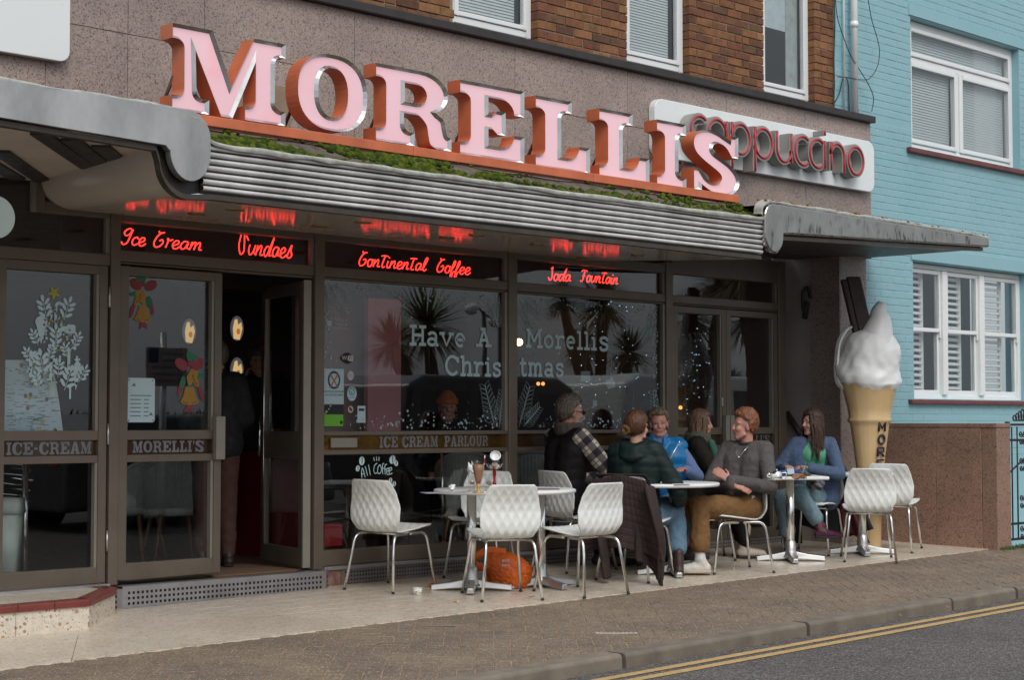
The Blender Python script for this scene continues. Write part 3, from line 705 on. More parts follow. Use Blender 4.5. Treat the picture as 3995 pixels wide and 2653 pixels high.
# bronze trim that follows the lower edge
def trimline(pts, name='trim'):
    b = MB()
    for (a, c), (e, g) in zip(pts[:-1], pts[1:]):
        b.add([(a, YB2-.004, c-.03), (e, YB2-.004, g-.03), (e, YB2-.004, g), (a, YB2-.004, c), (a, YB2+.05, c-.03), (e, YB2+.05, g-.03), (e, YB2+.05, g), (a, YB2+.05, c)],
              [(0, 1, 2, 3), (0, 4, 5, 1), (3, 2, 6, 7), (4, 7, 6, 5)])
    return cput(b, name, M['trim'])
q = arc(5.885, 2.79, .20, 183, 265, 8)
trimline([(3.6, Lb+.05), (5.66, Lb-.006)]+[(a, c) for a, c in q]+[(6.05, fz0-.012), (11.42, fz0-.012)])
cput(MB().prism([(a, c) for a, c in q]+[(6.03, fz0), (6.03, 2.90), (5.69, 2.90)], YB2+.045, YB2+.06), 'tongue_backing', M['dk_board'])
trimline([(11.70, 2.785), (14.93, 2.918)])
# roof: slabs above the fascia, sloping up to the wall
cput(MB().add([(3.6, YB2+.03, 3.075), (5.85, YB2+.03, 3.06), (5.85, YF, 3.12), (3.6, YF, 3.12)], [(0, 1, 2, 3)]).add([(11.5, YB2+.03, 3.03), (15.0, YB2+.03, 3.01), (15.0, YF, 3.05), (11.5, YF, 3.06)], [(0, 1, 2, 3)]), 'roof', M['lead'])
M['roofbed'] = mk('gritty_roof_bed', (.10, .085, .065), .95, 0, .45, 14, .8, 50, .01)
def roofz(x, t): return fz1+.0+t*.17+.03*noise.noise((x*2.2, t*3, 5))*(1 if 0 < t < 1 else .4)
b = MB(); nu, nv = 120, 8
b.grid(lambda u, v: (5.95+u*5.75, YB2+.03+v*.36, roofz(5.95+u*5.75, v)), nu, nv)
cput(b, 'roof_edge', M['roofbed'])
# flashing: crumpled pale strip along the upper edges
def flashing(pts, th=.016, n=90, amp=.008, name='flashing'):
    path = smooth_path([(a, YB2-.012, c) for a, c in pts], max(2, n//len(pts)))
    b = MB(); v = []
    for i, p in enumerate(path):
        w1 = amp*noise.noise((p.x*5, 3.3, p.z*5)); w2 = amp*1.5*noise.noise((p.x*9, 7.3, p.z*9)); t = th*(1+.5*noise.noise((p.x*7, 1, p.z*7)))
        nx = 0
        v += [(p.x, p.y-.012+w2, p.z-t+w1), (p.x, p.y-.022+w2, p.z+w1), (p.x, p.y+.0, p.z+t+w1), (p.x, p.y+.07, p.z+t*1.3+w1)]
    b.add(v, [(i*4+j, (i+1)*4+j, (i+1)*4+j+1, i*4+j+1) for i in range(len(path)-1) for j in range(3)], 0, True)
    return cput(b, name, M['flash'])
flashing([(3.6, 3.105), (4.3, 3.095), (4.8, 3.085), (5.3, 3.082), (5.70, 3.075), (5.85, 3.058), (5.95, 3.02), (6.005, 2.955), (6.03, 2.915), (6.12, 2.90), (6.5, 2.898), (7.2, 2.895), (8.5, 2.897), (10, 2.896), (11.2, 2.90), (11.42, 2.905)], n=200)
flashing([(11.40, 2.93), (11.42, 3.0), (11.50, 3.045), (11.62, 3.052), (12.5, 3.046), (13.5, 3.04), (14.2, 3.035), (14.6, 3.03), (15.0, 3.02)], n=140)
# soffits: high at both sides, low and curved down in the middle
zs0, zs1 = 2.590, 2.690
b = MB(); cx_, rr = 6.27, .235
def sof(y): t = (y-8.45)/(10.26-8.45); return zs0+(zs1-zs0)*t
prof = [(xx, zz) for xx, zz in arc(0, 0, 1, 180, 270, 10)]
def curve_x(y): t = (y-8.45)/1.8; return 5.92+t*.33
v = []; ny = 10
for j in range(ny):
    y = 8.44+1.86*j/(ny-1); xc = curve_x(y); zb = sof(y); zt = 2.862+.0*(j/ny)
    for a, c in prof: v.append((xc+a*.235, y, zb+(zt-zb)*(1+c)))
    v.append((11.55, y, zb))
k = len(prof)+1
b.add(v, [(j*k+i, (j+1)*k+i, (j+1)*k+i+1, j*k+i+1) for j in range(ny-1) for i in range(k-1)], 0, True)
cput(b, 'soffit', M['cream_soffit'])
v = []
for j in range(ny):
    y = 8.44+1.86*j/(ny-1); v += [(3.0, y, 2.885), (curve_x(y)-.235, y, 2.862)]
cput(MB().add(v, [(2*j, 2*j+2, 2*j+3, 2*j+1) for j in range(ny-1)]), 'soffit', M['cream_matt'])
# right side soffit: dark stained boards
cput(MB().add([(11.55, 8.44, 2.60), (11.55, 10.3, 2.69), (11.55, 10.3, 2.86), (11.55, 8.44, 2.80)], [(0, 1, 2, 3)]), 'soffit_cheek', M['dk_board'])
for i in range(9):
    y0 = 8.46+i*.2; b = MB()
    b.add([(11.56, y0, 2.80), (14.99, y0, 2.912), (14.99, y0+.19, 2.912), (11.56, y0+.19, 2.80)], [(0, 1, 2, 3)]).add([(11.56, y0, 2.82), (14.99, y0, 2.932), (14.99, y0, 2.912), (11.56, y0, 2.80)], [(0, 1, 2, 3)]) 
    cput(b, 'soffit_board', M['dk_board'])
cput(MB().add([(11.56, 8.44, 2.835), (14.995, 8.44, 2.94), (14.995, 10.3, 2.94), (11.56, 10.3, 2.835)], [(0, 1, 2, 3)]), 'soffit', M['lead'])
# dark bars under the left soffit (diagonal in plan)
def onz(x, y, z):
    d = FW + RT*((x*VP-PH_W/2)/F_PX)+UP*((PH_H/2-y*VP)/F_PX); return EYE+d*((z-EYE.z)/d.z)
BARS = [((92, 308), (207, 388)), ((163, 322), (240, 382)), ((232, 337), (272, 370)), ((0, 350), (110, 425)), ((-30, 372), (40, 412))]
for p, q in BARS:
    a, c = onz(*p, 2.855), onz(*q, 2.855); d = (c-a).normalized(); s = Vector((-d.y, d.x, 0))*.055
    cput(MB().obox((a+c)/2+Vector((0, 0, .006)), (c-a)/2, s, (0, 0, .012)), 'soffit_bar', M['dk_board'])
# downlight rings in the low soffit
M['brass'] = mk('dull_brass', (.30, .20, .10), .4, .8, .1, 6)
dl = [(455, 492), (542, 482), (738, 521), (838, 511), (1100, 541), (1030, 547), (1240, 562), (1330, 553), (1345, 596), (1470, 588)]
for x, y in dl:
    z = 2.64; p = onz(x, y, z); z = sof(p.y); p = onz(x, y, z); z = sof(p.y); p = onz(x, y, z)
    if not 8.5 < p.y < 10.2: continue
    b = MB().tube([p+Vector((.055*cos(a*pi/10), .055*sin(a*pi/10), -.004)) for a in range(20)], .007, 6, closed=True).lathe([(0.001, -.001), (.05, -.001)], 20, p, 1, caps=False)
    cput(b, 'downlight', [M['brass'], M['dk_board']])
# moss on the canopy edge ------------------------------------------
def mossm():
    m = NM('moss'); geo = m.n('NewGeometry'); pos = geo.outputs['Position']
    c = m.ramp(geo.outputs['Random Per Island'], [(0, (.03, .055, .010)), (.4, (.075, .115, .014)), (.75, (.13, .15, .018)), (1, (.045, .07, .02))])
    c = m.mix(1, c, m.ramp(m.noise(60, 4, .7, pos), [(.3, (.6,)*3), (.7, (1.35,)*3)]), 'MULTIPLY')
    m.set(Base_Color=c, Roughness=.95, Specular_IOR_Level=.1); m.bump(m.noise(220, 3, .7, pos), 1, .01); return m.m
M['moss'] = mossm()
ico = bmesh.new(); bmesh.ops.create_icosphere(ico, subdivisions=2, radius=1)
IV = [v.co.copy() for v in ico.verts]; IF = [[v.index for v in f.verts] for f in ico.faces]; ico.free()
b = MB(); rr_ = random.Random(5)
for i in range(3400):
    x = rr_.uniform(6.02, 11.6); t = rr_.random()
    dens = .30+1.5*noise.noise((x*1.5, t*1.8, 9))+(.22 if x < 8.3 else 0)+(.25 if t < .35 else 0)
    if rr_.random() > dens: continue
    r = (.005+.020*rr_.random()**2)*(1.45 if x < 8.2 else 1.0); y = YB2+.03+t*.33; z = roofz(x, t)
    s = rr_.random()*9
    b.add([(x+p.x*r*1.15*(1+.55*noise.noise(p*1.9+Vector((s, 0, 0)))), y+p.y*r, z+p.z*r*.85*(1+.6*noise.noise(p*2.4+Vector((0, s, 0))))) for p in IV], IF, 0, True)
mo = b.build('moss', M['moss']); tag(mo, 'green moss cushions growing along the canopy edge below the big letters', 'moss', kind='stuff')
M['lichen'] = mk('orange_lichen', (.26, .13, .03), .95, 0, .35, 20, .5, 120)
b = MB()
for i in range(420):
    x = rr_.uniform(11.45, 15.0); r = rr_.uniform(.004, .013)
    if rr_.random() > .65+.7*noise.noise((x*2.2, 3, 1)): continue
    z = 3.062-.008*(x-11.4)+rr_.uniform(-.004, .016); y = YB2-.02+rr_.uniform(0, .10)
    b.add([(x+p.x*r*1.6, y+p.y*r, z+p.z*r*.7) for p in IV], IF, 0, True)
o = b.build('lichen', M['lichen']); tag(o, 'orange lichen crust along the top of the right canopy edge', 'lichen', kind='stuff')
# ================================================================== SHOPFRONT
sf = empty('shopfront', (9, 10.24, 0), 0, 'bronze framed glass shopfront under the steel canopy', 'shopfront')
OS = Vector((-9, -10.24, 0))
def sput(b, name, m, parent=None, **k): return put(b, name, m, parent or sf, OS, **k)
Y0, Y1 = YG, YG+.09                         # frame depth
YGL = YG+.045                               # glass
def member(x0, x1, z0, z1, name, m='frame', y0=Y0, y1=Y1, bv=.006):
    return sput(MB().box(x0, x1, y0, y1, z0, z1), name, M[m], bevel=bv)
# posts
for x0, x1, zb, zt in ((5.62, 5.70, .17, 2.9), (6.545, 6.62, .17, 2.715), (8.32, 8.41, .165, 2.72), (10.39, 10.49, .165, 2.72), (12.45, 12.55, .10, 2.74), (14.19, 14.31, .09, 2.86)):
    member(x0, x1, zb, zt, 'post', y0=Y0-.012)
# heads, transoms, rails between the posts
zT0, zT1, zH0, zH1 = 2.352, 2.445, 2.640, 2.72
bays = [(6.62, 8.32), (8.41, 10.39), (10.49, 12.45), (12.55, 14.19)]
for i, (a, c) in enumerate(bays):
    member(a, c, zH0, zH1+(.14 if i == 3 else 0), 'head'); 
    member(a, c, zT0+.018, zT1, 'transom'); member(a, c, zT0, zT0+.016, 'transom_bead', y0=Y0+.012)
    sput(MB().box(a, c, YGL, YGL+.006, zT1, zH0), 'transom_pane', M['glass'])
    b = MB().box(a, a+.016, Y0+.012, YGL, zT1, zH0).box(c-.03, c, Y0+.010, YGL, zT1, zH0)
    sput(MB().box(c-.03, c, Y0+.010, YGL, zT1, zH0), 'bead', M['frame_lt'])
# dark box behind the neon transoms (front of a ceiling void)
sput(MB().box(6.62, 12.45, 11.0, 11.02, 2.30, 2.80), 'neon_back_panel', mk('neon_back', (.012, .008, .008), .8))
sput(MB().box(6.62, 8.9, YGL+.08, 11.0, 2.425, 2.435).box(9.9, 12.45, YGL+.08, 11.0, 2.425, 2.435), 'neon_shelf', M['lead'])
# stepped frame over the left door
member(5.70, 6.545, zT0-.02, zT0+.06, 'transom')
member(5.0, 5.985, 2.87, 2.95, 'head'); member(5.985, 6.045, 2.655, 2.95, 'stepped_head'); member(6.045, 6.545, 2.655, 2.73, 'head')
sput(MB().box(5.955, 5.985, Y0+.01, YGL, 2.655, 2.87), 'bead', M['frame_lt']); sput(MB().box(6.515, 6.545, Y0+.01, YGL, 2.41, 2.655), 'bead', M['frame_lt'])
sput(MB().box(5.0, 5.955, YGL, YGL+.006, 2.41, 2.87).box(5.956, 6.515, YGL, YGL+.006, 2.41, 2.654), 'transom_pane', M['glass'])
# two big windows
def bigwin(a, c, bandm):
    member(a, c, 1.168, 1.200, 'rail'); member(a, c, 1.022, 1.058, 'rail'); member(a, c, .187, .305, 'bottom_beam', y0=Y0-.004); member(a-.0, c, .156, .185, 'sill_strip', 'kick', y0=Y0-.03)
    sput(MB().box(a, c, YGL, YGL+.006, 1.2, 2.352), 'window_pane', M['glass'])
    sput(MB().box(a, c, YGL, YGL+.006, .305, 1.022), 'window_pane', M['glass'])
    sput(MB().box(a, c, YGL-.01, YGL+.006, 1.058, 1.168), 'name_band', bandm)
    sput(MB().box(c-.032, c, Y0+.006, YGL, 1.2, 2.352), 'bead', M['frame_lt']); sput(MB().box(c-.028, c, Y0+.006, YGL, .305, 1.022), 'bead', M['frame_lt'])
M['band'] = mk('brown_gold_band', (.05, .028, .014), .12, .0, .3, 3, coat=.6)
M['band_gold'] = mk('gold_mirror_band', (.30, .165, .045), .16, .85, .35, 2.5, .35, 7, .01)
bigwin(8.41, 10.39, M['band_gold']); bigwin(10.49, 12.45, M['band'])
# doors -----------------------------------------------------------
def door(a, c, z0, z1, name, label=None, sl=.065, bot=.11, top=.062, rails=((1.15, 1.215), (.998, 1.048)), band=True, glass='glass', fm='frame'):
    o = sput(MB().box(a, a+sl, Y0, Y1-.02, z0, z1).box(c-sl, c, Y0, Y1-.02, z0, z1).box(a+sl, c-sl, Y0, Y1-.02, z1-top, z1).box(a+sl, c-sl, Y0, Y1-.02, z0, z0+bot), name, M[fm]); bev(o, .005)
    if label: o['label'] = label
    for r0, r1 in rails: bev(shift(MB().box(a+sl, c-sl, Y0+.002, Y1-.02, r0, r1), OS).build('rail', M[fm], o), .004)
    g = [(z0+bot, rails[1][0]), (rails[0][1], z1-top)]
    for e, h in g:
        shift(MB().box(a+sl, c-sl, YGL, YGL+.006, e, h), OS).build('pane', M[glass], o)
        shift(MB().box(c-sl-.022, c-sl, Y0+.006, YGL, e, h), OS).build('bead', M['frame_lt'], o)
    shift(MB().box(a+sl, c-sl, YGL-.012, YGL+.006, rails[1][1], rails[0][0]), OS).build('name_band', M['band'], o)
    return o
d1 = door(5.70, 6.53, .19, 2.33, 'door', 'left door leaf on pale hinges with tree decal', fm='frame')
d2 = door(6.625, 7.475, .20, 2.338, 'door', 'sliding glass door with pale box handle')
d3 = door(12.555, 13.355, .13, 2.345, 'door', rails=((1.15, 1.215), (.998, 1.048))); d4 = door(13.36, 14.185, .13, 2.345, 'door', rails=((1.15, 1.215), (.998, 1.048)))
for z in (.40, 1.12, 2.05): shift(MB().tube([(6.537, Y0-.006, z), (6.537, Y0-.006, z+.14)], .008, 8), OS).build('hinge', M['steel'], d1)
bev(shift(MB().box(7.40, 7.478, Y0-.045, Y0-.001, 1.005, 1.312), OS).build('handle', M['frame_lt'], d2), .004)
bev(shift(MB().box(13.29, 13.352, Y0-.045, Y0-.001, .98, 1.33), OS).build('handle', M['frame_lt'], d3), .004)
bev(shift(MB().box(13.364, 13.43, Y0-.045, Y0-.001, .98, 1.33), OS).build('handle', M['frame_lt'], d4), .004)
shift(MB().box(13.28, 13.30, Y0-.004, Y0, 1.42, 1.50), OS).build('lock', M['steel'], d3)
# open leaf swung into the cafe
ol = empty('open_door', Vector((8.285, 10.30, 0))+OS, radians(74), parent=sf); ol['label'] = 'dark door leaf swung open into the cafe'
b = MB().box(0, .07, -.02, .025, .19, 2.33).box(.77, .84, -.02, .025, .19, 2.33).box(.07, .77, -.02, .025, 2.24, 2.33).box(.07, .77, -.02, .025, .19, .32).box(.07, .77, -.02, .025, .99, 1.2)
bev(b.build('leaf_frame', M['frame'], ol), .005)
MB().box(.07, .77, 0, .005, .32, .99).build('pane', M['glass'], ol); MB().box(.07, .77, 0, .005, 1.2, 2.24).build('pane', M['glass'], ol)
MB().tube([(.79, .055, 1.0), (.79, .055, 1.32)], .012, 8).build('handle', M['chrome'], ol); MB().tube([(.765, .03, .33), (.765, .03, 2.22)], .006, 6).build('bead', M['chrome'], ol)
MB().box(-.035, -.003, -.03, .03, .185, 2.335).build('edge_strip', M['frame_lt'], ol)
# kick plates and plinths
def kick(p0, p1, za, zb, z1, rows, mm, **k):
    b = perf(p0, p1, za, zb, z1, rows, **k); return sput(b, 'kick_plate', [M[mm], M['dark']])
kick((6.60, 10.138), (8.36, 10.138), .016, .030, .166, 3, 'kick', pitch=.036, hs=.018, ztop=.036)
kick((8.36, 10.138), (8.455, 10.225), .030, .036, .166, 3, 'kick', ztop=.04); kick((6.53, 10.20), (6.60, 10.138), .012, .016, .150, 3, 'kick', ztop=.04)
kick((8.58, 10.228), (10.44, 10.228), .036, .045, .155, 4, 'kick_dk', pitch=.029, hs=.014, ztop=.016)
kick((10.44, 10.228), (12.5, 10.228), .046, .06, .155, 3, 'kick_dk', pitch=.029, hs=.014, ztop=.016)
kick((12.5, 10.20), (14.3, 10.20), .06, .075, .14, 2, 'kick', pitch=.03, hs=.014, ztop=.012)
sput(MB().box(8.455, 8.578, 10.230, 10.30, .03, .154), 'worn_board', mk('flaking_red_paint', (.26, .14, .11), .8, 0, .5, 14, .3, 30))
sput(MB().box(6.6, 8.36, 10.15, 10.24, .145, .1645), 'threshold', M['lead'])
sput(MB().box(3, 6.53, 10.18, 10.245, .10, .188), 'sill_strip', M['steel'])
# round pale disc behind the left transom, with a faint glow
sput(MB().prism([(fx(-12, 500, 10.34)+.14*cos(a*pi/16), fz(-12, 500, 10.34)+.14*sin(a*pi/16)) for a in range(32)], 10.33, 10.35), 'pale_disc', emit('pale_disc_glow', (.8, .9, .85), .18, (.6, .65, .6)))
# ================================================================== LETTER OUTLINES
def br(x0, y0, x1, y1, n=5, conv=False):
    """concave quarter bracket from (x0,y0) running along x first, ending vertical at (x1,y1)"""
    return [(x0+(x1-x0)*sin(pi/2*i/n), y0+(y1-y0)*(1-cos(pi/2*i/n))) for i in range(n+1)]
def brv(x0, y0, x1, y1, n=5):
    return [(x0+(x1-x0)*(1-cos(pi/2*i/n)), y0+(y1-y0)*sin(pi/2*i/n)) for i in range(n+1)]
def cat(pts, n=5): return [(p.x, p.y) for p in smooth_path([(a, c, 0) for a, c in pts], n)]
def gl(ch):
    T = .17; B = .83
    if ch == 'I':
        return [[(0, 1), (1, 1), (1, B)] + br(.9, B, .73, B-.09) + brv(.73, T+.09, .9, T) + [(1, T), (1, 0), (0, 0), (0, T)] + br(.1, T, .27, T+.09) + brv(.27, B-.09, .1, B) + [(0, B)]]
    if ch == 'L':
        return [[(0, 1), (.66, 1), (.66, B)] + br(.6, B, .46, B-.09) + [(.46, .18)] + br(.62, .18, .80, .37) + [(1, .37), (1, 0), (0, 0), (0, T)] + br(.06, T, .17, T+.09) + brv(.17, B-.09, .06, B) + [(0, B)]]
    if ch == 'E':
        return [[(0, 1), (1, 1), (1, .64), (.84, .64)] + brv(.84, .64, .64, .83) + [(.43, .83), (.43, .60)] + [(.50, .60), (.57, .66), (.70, .66), (.70, .34), (.57, .34), (.50, .40), (.43, .40), (.43, .17)] + br(.64, .17, .84, .36) + [(1, .36), (1, 0), (0, 0), (0, T)] + br(.06, T, .16, T+.09) + brv(.16, B-.09, .06, B) + [(0, B)]]
    if ch == 'M':
        return [[(0, 1), (.34, 1), (.51, .37), (.71, 1), (1, 1), (1, B)] + br(.97, B, .90, B-.09) + brv(.90, T+.09, .97, T) + [(1, T), (1, 0), (.63, 0), (.63, T)] + br(.66, T, .725, T+.08) + [(.725, .72), (.52, 0), (.42, 0), (.195, .73), (.205, T+.08)] + brv(.205, T+.08, .26, T)[1:] + [(.315, T), (.315, 0), (0, 0), (0, T)] + br(.03, T, .10, T+.09) + brv(.10, B-.09, .03, B) + [(0, B)]]
    if ch == 'R':
        return [[(0, 1), (.60, 1)] + arc(.60, .72, .35, 88, -58, 12, .28) + cat([(.785, .47), (.89, .40), (.92, .28), (.945, .19), (1, .17)], 4)[1:] + [(1, 0)] + cat([(.80, 0), (.715, .05), (.685, .17), (.66, .30), (.57, .40), (.50, .41)], 4) + [(.36, .41), (.36, .27)] + brv(.36, .27, .44, T)[1:] + [(.50, T), (.50, 0), (0, 0), (0, T)] + br(.05, T, .13, T+.09) + brv(.13, B-.09, .05, B) + [(0, B)],
                [(.37, .56), (.55, .56)] + arc(.55, .685, .115, -90, 90, 8, .125) + [(.37, .81)]]
    if ch == 'O':
        sq = lambda rx, ry, n: [(.5+rx*math.copysign(abs(cos(2*pi*i/n))**.85, cos(2*pi*i/n)), .5+ry*math.copysign(abs(sin(2*pi*i/n))**.85, sin(2*pi*i/n))) for i in range(n)]
        return [sq(.5, .5, 44), sq(.215, .325, 30)]
    if ch == 'S':
        return [[(1, .99), (1, .63), (.85, .63)] + cat([(.80, .71), (.69, .80), (.55, .83), (.44, .79), (.41, .72), (.46, .65), (.62, .58), (.82, .49), (.97, .37), (1.02, .24), (.97, .11), (.84, .01), (.62, -.03), (.43, .0), (.30, .05), (.17, .11)], 4)[1:] + [(.17, .02), (0, .02), (0, .37), (.15, .37)] + cat([(.23, .26), (.36, .18), (.50, .165), (.60, .21), (.62, .28), (.56, .35), (.40, .43), (.20, .53), (.05, .64), (0, .77), (.04, .90), (.17, .99), (.36, 1.03), (.56, 1.0), (.70, .95), (.84, .90)], 4)[1:] + [(.84, .99)]]
    if ch == 'C':
        return [[(1, .97), (1, .62), (.86, .62)] + cat([(.80, .73), (.70, .82), (.56, .84), (.42, .76), (.36, .5), (.42, .24), (.56, .15), (.72, .19), (.84, .33)], 4) + [(1, .30)] + cat([(.92, .12), (.74, -.01), (.5, -.02), (.22, .06), (.04, .28), (0, .5), (.04, .74), (.2, .95), (.46, 1.02), (.66, .99), (.84, .88)], 4) + [(.86, .97)]]
    if ch == 'A':
        return [[(.34, 1), (.66, 1), (.90, .16), (1, .16), (1, 0), (.56, 0), (.56, .16), (.63, .16), (.60, .27), (.36, .27), (.33, .16), (.41, .16), (.41, 0), (0, 0), (0, .16), (.09, .16)], [(.40, .41), (.56, .41), (.48, .72)]]
    if ch == 'P':
        return [[(0, 1), (.62, 1)] + arc(.62, .70, .38, 88, -88, 12, .30) + [(.44, .40), (.44, .16), (.56, .16), (.56, 0), (0, 0), (0, .16), (.12, .16), (.12, .84), (0, .84)], [(.44, .55), (.55, .55)]+arc(.55, .69, .11, -90, 90, 6, .14)+[(.44, .83)]]
    if ch == 'U':
        return [[(0, 1), (.48, 1), (.48, .85), (.40, .85)] + cat([(.40, .36), (.46, .20), (.58, .18), (.68, .26), (.69, .40)], 4) + [(.69, .85), (.61, .85), (.61, 1), (1, 1), (1, .85), (.92, .85)] + cat([(.92, .34), (.82, .06), (.54, -.03), (.24, .03), (.12, .3)], 4) + [(.12, .85), (0, .85)]]
    if ch == "'": return [[(.1, 1.0), (.9, 1.0), (.6, .66), (.3, .66)]]
    if ch == '-': return [[(.1, .56), (.9, .56), (.9, .40), (.1, .40)]]
def outline_mesh(cons, depth, ch, name):
    """filled outline, depth thick, front pointing at -Y; returns (mesh, front z)"""
    cu = bpy.data.curves.new(name, 'CURVE'); cu.dimensions = '2D'; cu.fill_mode = 'BOTH'
    for con in cons:
        sp = cu.splines.new('POLY'); sp.points.add(len(con)-1)
        for p, (a, c) in zip(sp.points, con): p.co = (a, c, 0, 1)
        sp.use_cyclic_u = True
    cu.extrude = depth/2
    if ch: cu.bevel_depth = ch; cu.bevel_resolution = 0; cu.offset = -ch
    o = bpy.data.objects.new(name, cu); C.objects.link(o); me = evalmesh(o); toss(o); TRASH.append(cu); return me
def flat_text(cons_list, name, m, parent, Y, off, th=.0012):
    """several outlines joined to one flat print of thickness th"""
    bm = bmesh.new()
    for cons in cons_list:
        me = outline_mesh(cons, th, 0, 'print')
        bm.from_mesh(me); TRASH.append(me)
    me = bpy.data.meshes.new(name); 
    for v in bm.verts: v.co = Vector((v.co.x, Y-v.co.z, v.co.y))+off
    bm.to_mesh(me); bm.free(); me.materials.append(m); o = bpy.data.objects.new(name, me); return link(o, parent)
# ================================================================== BIG LETTERS
ls = empty('letter_sign', (9, 8.75, 3.1), 0, 'big pink lit slab serif letters with orange sides on the canopy', 'sign')
OL = Vector((-9, -8.75, -3.1))
def pinkm():
    m = NM('pink_lit_acrylic'); geo = m.n('NewGeometry'); pos = geo.outputs['Position']
    v = m.ramp(m.noise(2.1, 3, .5, pos), [(.35, (.70, .47, .52)), (.7, (.74, .53, .575))])
    e = m.ramp(m.noise(2.6, 3, .5, pos), [(.42, (.85, .45, .53)), (.60, (.9, .42, .48)), (.72, (1, .20, .25))])
    m.set(Base_Color=v, Roughness=.3, Emission_Color=e, Emission_Strength=.20); return m.m
M['pink'] = pinkm()
def steel_rim():
    m = NM('chrome_rim'); geo = m.n('NewGeometry'); m.set(Base_Color=m.ramp(m.noise(5, 4, .6, geo.outputs['Position']), [(.3, (.42, .42, .42)), (.7, (.62, .63, .64))]), Metallic=.95, Roughness=.24); return m.m
M['rim'] = steel_rim()
def big_letter(ch, x0, x1, z0, z1, Y, depth=.15, cb=.019):
    cons = [[(x0+a*(x1-x0), z0+c*(z1-z0)) for a, c in con] for con in gl(ch)]
    me = outline_mesh(cons, depth-cb, cb, 'letter'); top = (depth-cb)/2
    bm = bmesh.new(); bm.from_mesh(me); TRASH.append(me)
    bmesh.ops.remove_doubles(bm, verts=bm.verts, dist=1e-5)
    kinds = {}
    for f in bm.faces:
        hi = sum(1 for v in f.verts if v.co.z > top+1e-4)
        kinds[f.index] = 'face' if hi == len(f.verts) else ('rim' if hi else 'return')
    lt = empty('letter', Vector((x0, Y, z0))+OL, parent=ls); lt['label'] = 'letter '+ch
    for kind, m in (('face', M['pink']), ('rim', M['rim']), ('return', M['orange'])):
        b = MB()
        for f in bm.faces:
            if kinds[f.index] != kind: continue
            vs = []
            for v in f.verts:
                z = v.co.z; 
                if z > top+1e-4: z = top-cb*1.15
                vs.append((v.co.x-x0, -z+top, v.co.y-z0))
            b.add(vs, [tuple(range(len(vs)))])
        b.build(kind, m, lt)
    bm.free()
LY = 8.75
for ch, x0, x1, z0, z1 in (('M', 6.008, 6.865, 3.150, 3.672), ('O', 6.965, 7.548, 3.165, 3.665), ('R', 7.625, 8.318, 3.148, 3.668), ('E', 8.402, 9.045, 3.142, 3.664), ('L', 9.165, 9.755, 3.136, 3.655), ('L', 9.862, 10.448, 3.130, 3.650), ('I', 10.543, 10.905, 3.126, 3.648), ('S', 11.005, 11.592, 3.135, 3.630)):
    big_letter(ch, x0, x1, z0, z1, LY)
for a, c in ((6.17, 7.95), (7.953, 9.78), (9.783, 11.592)):
    bev(put(MB().box(a, c, LY-.012, LY+.09, 3.078, 3.142), 'rail', M['orange'], ls, OL), .004)
put(MB().box(6.0, 6.17, LY+.02, LY+.09, 3.07, 3.142), 'rail', M['orange'], ls, OL)
M['strut'] = mk('dark_red_strut', (.07, .02, .015), .6)
for x in (6.10, 6.72, 7.05, 7.42, 7.75, 8.55, 9.3, 10.02, 10.62, 11.02):
    put(MB().tube([(x, LY+.12, 3.38), (x-.02, 9.05, 3.08)], .012, 6), 'strut', M['strut'], ls, OL)
# ================================================================== COFFEE WORD SIGN
cs = empty('word_sign', (13.2, 9.6, 3.5), 0, 'white rounded sign board with grey coffee word letters lined in red', 'sign')
OW = Vector((-13.2, -9.6, -3.5))
def rrect(x0, x1, z0, z1, r, n=6):
    return arc(x1-r, z1-r, r, 90, 0, n)+arc(x1-r, z0+r, r, 0, -90, n)+arc(x0+r, z0+r, r, -90, -180, n)+arc(x0+r, z1-r, r, 180, 90, n)
o = put(MB().prism(rrect(11.52, 14.93, 3.553, 4.06, .10), YF-.075, YF-.004), 'board', M['board'], cs, OW); bev(o, .006)
M['grey_can'] = mk('grey_letter_can', (.33, .32, .30), .4, .3, .15, 4)
M['red_line'] = emit('red_tube_faint_glow', (.5, .02, .03), .10, (.36, .018, .03))  # unlit tubes, a faint glow put into their red
def sweep(path, wd, y0, y1, closed=False):
    """ribbon of width wd along an XZ path, extruded y0..y1"""
    P = [Vector((a, c, 0)) for a, c in path]; N = len(P); b = MB(); v = []
    for i, p in enumerate(P):
        t = (P[(i+1) % N]-P[i-1]) if closed else (P[min(i+1, N-1)]-P[max(i-1, 0)])
        t.normalize(); nn = Vector((-t.y, t.x, 0))*wd/2
        v += [(p.x+nn.x, y0, p.y+nn.y), (p.x-nn.x, y0, p.y-nn.y), (p.x-nn.x, y1, p.y-nn.y), (p.x+nn.x, y1, p.y+nn.y)]
    f = []
    for i in range(N if closed else N-1):
        a, c = i*4, ((i+1) % N)*4
        for j in range(4): f.append((a+j, a+(j+1) % 4, c+(j+1) % 4, c+j))
    if not closed: f += [(0, 1, 2, 3), ((N-1)*4+3, (N-1)*4+2, (N-1)*4+1, (N-1)*4)]
    return b.add(v, f)
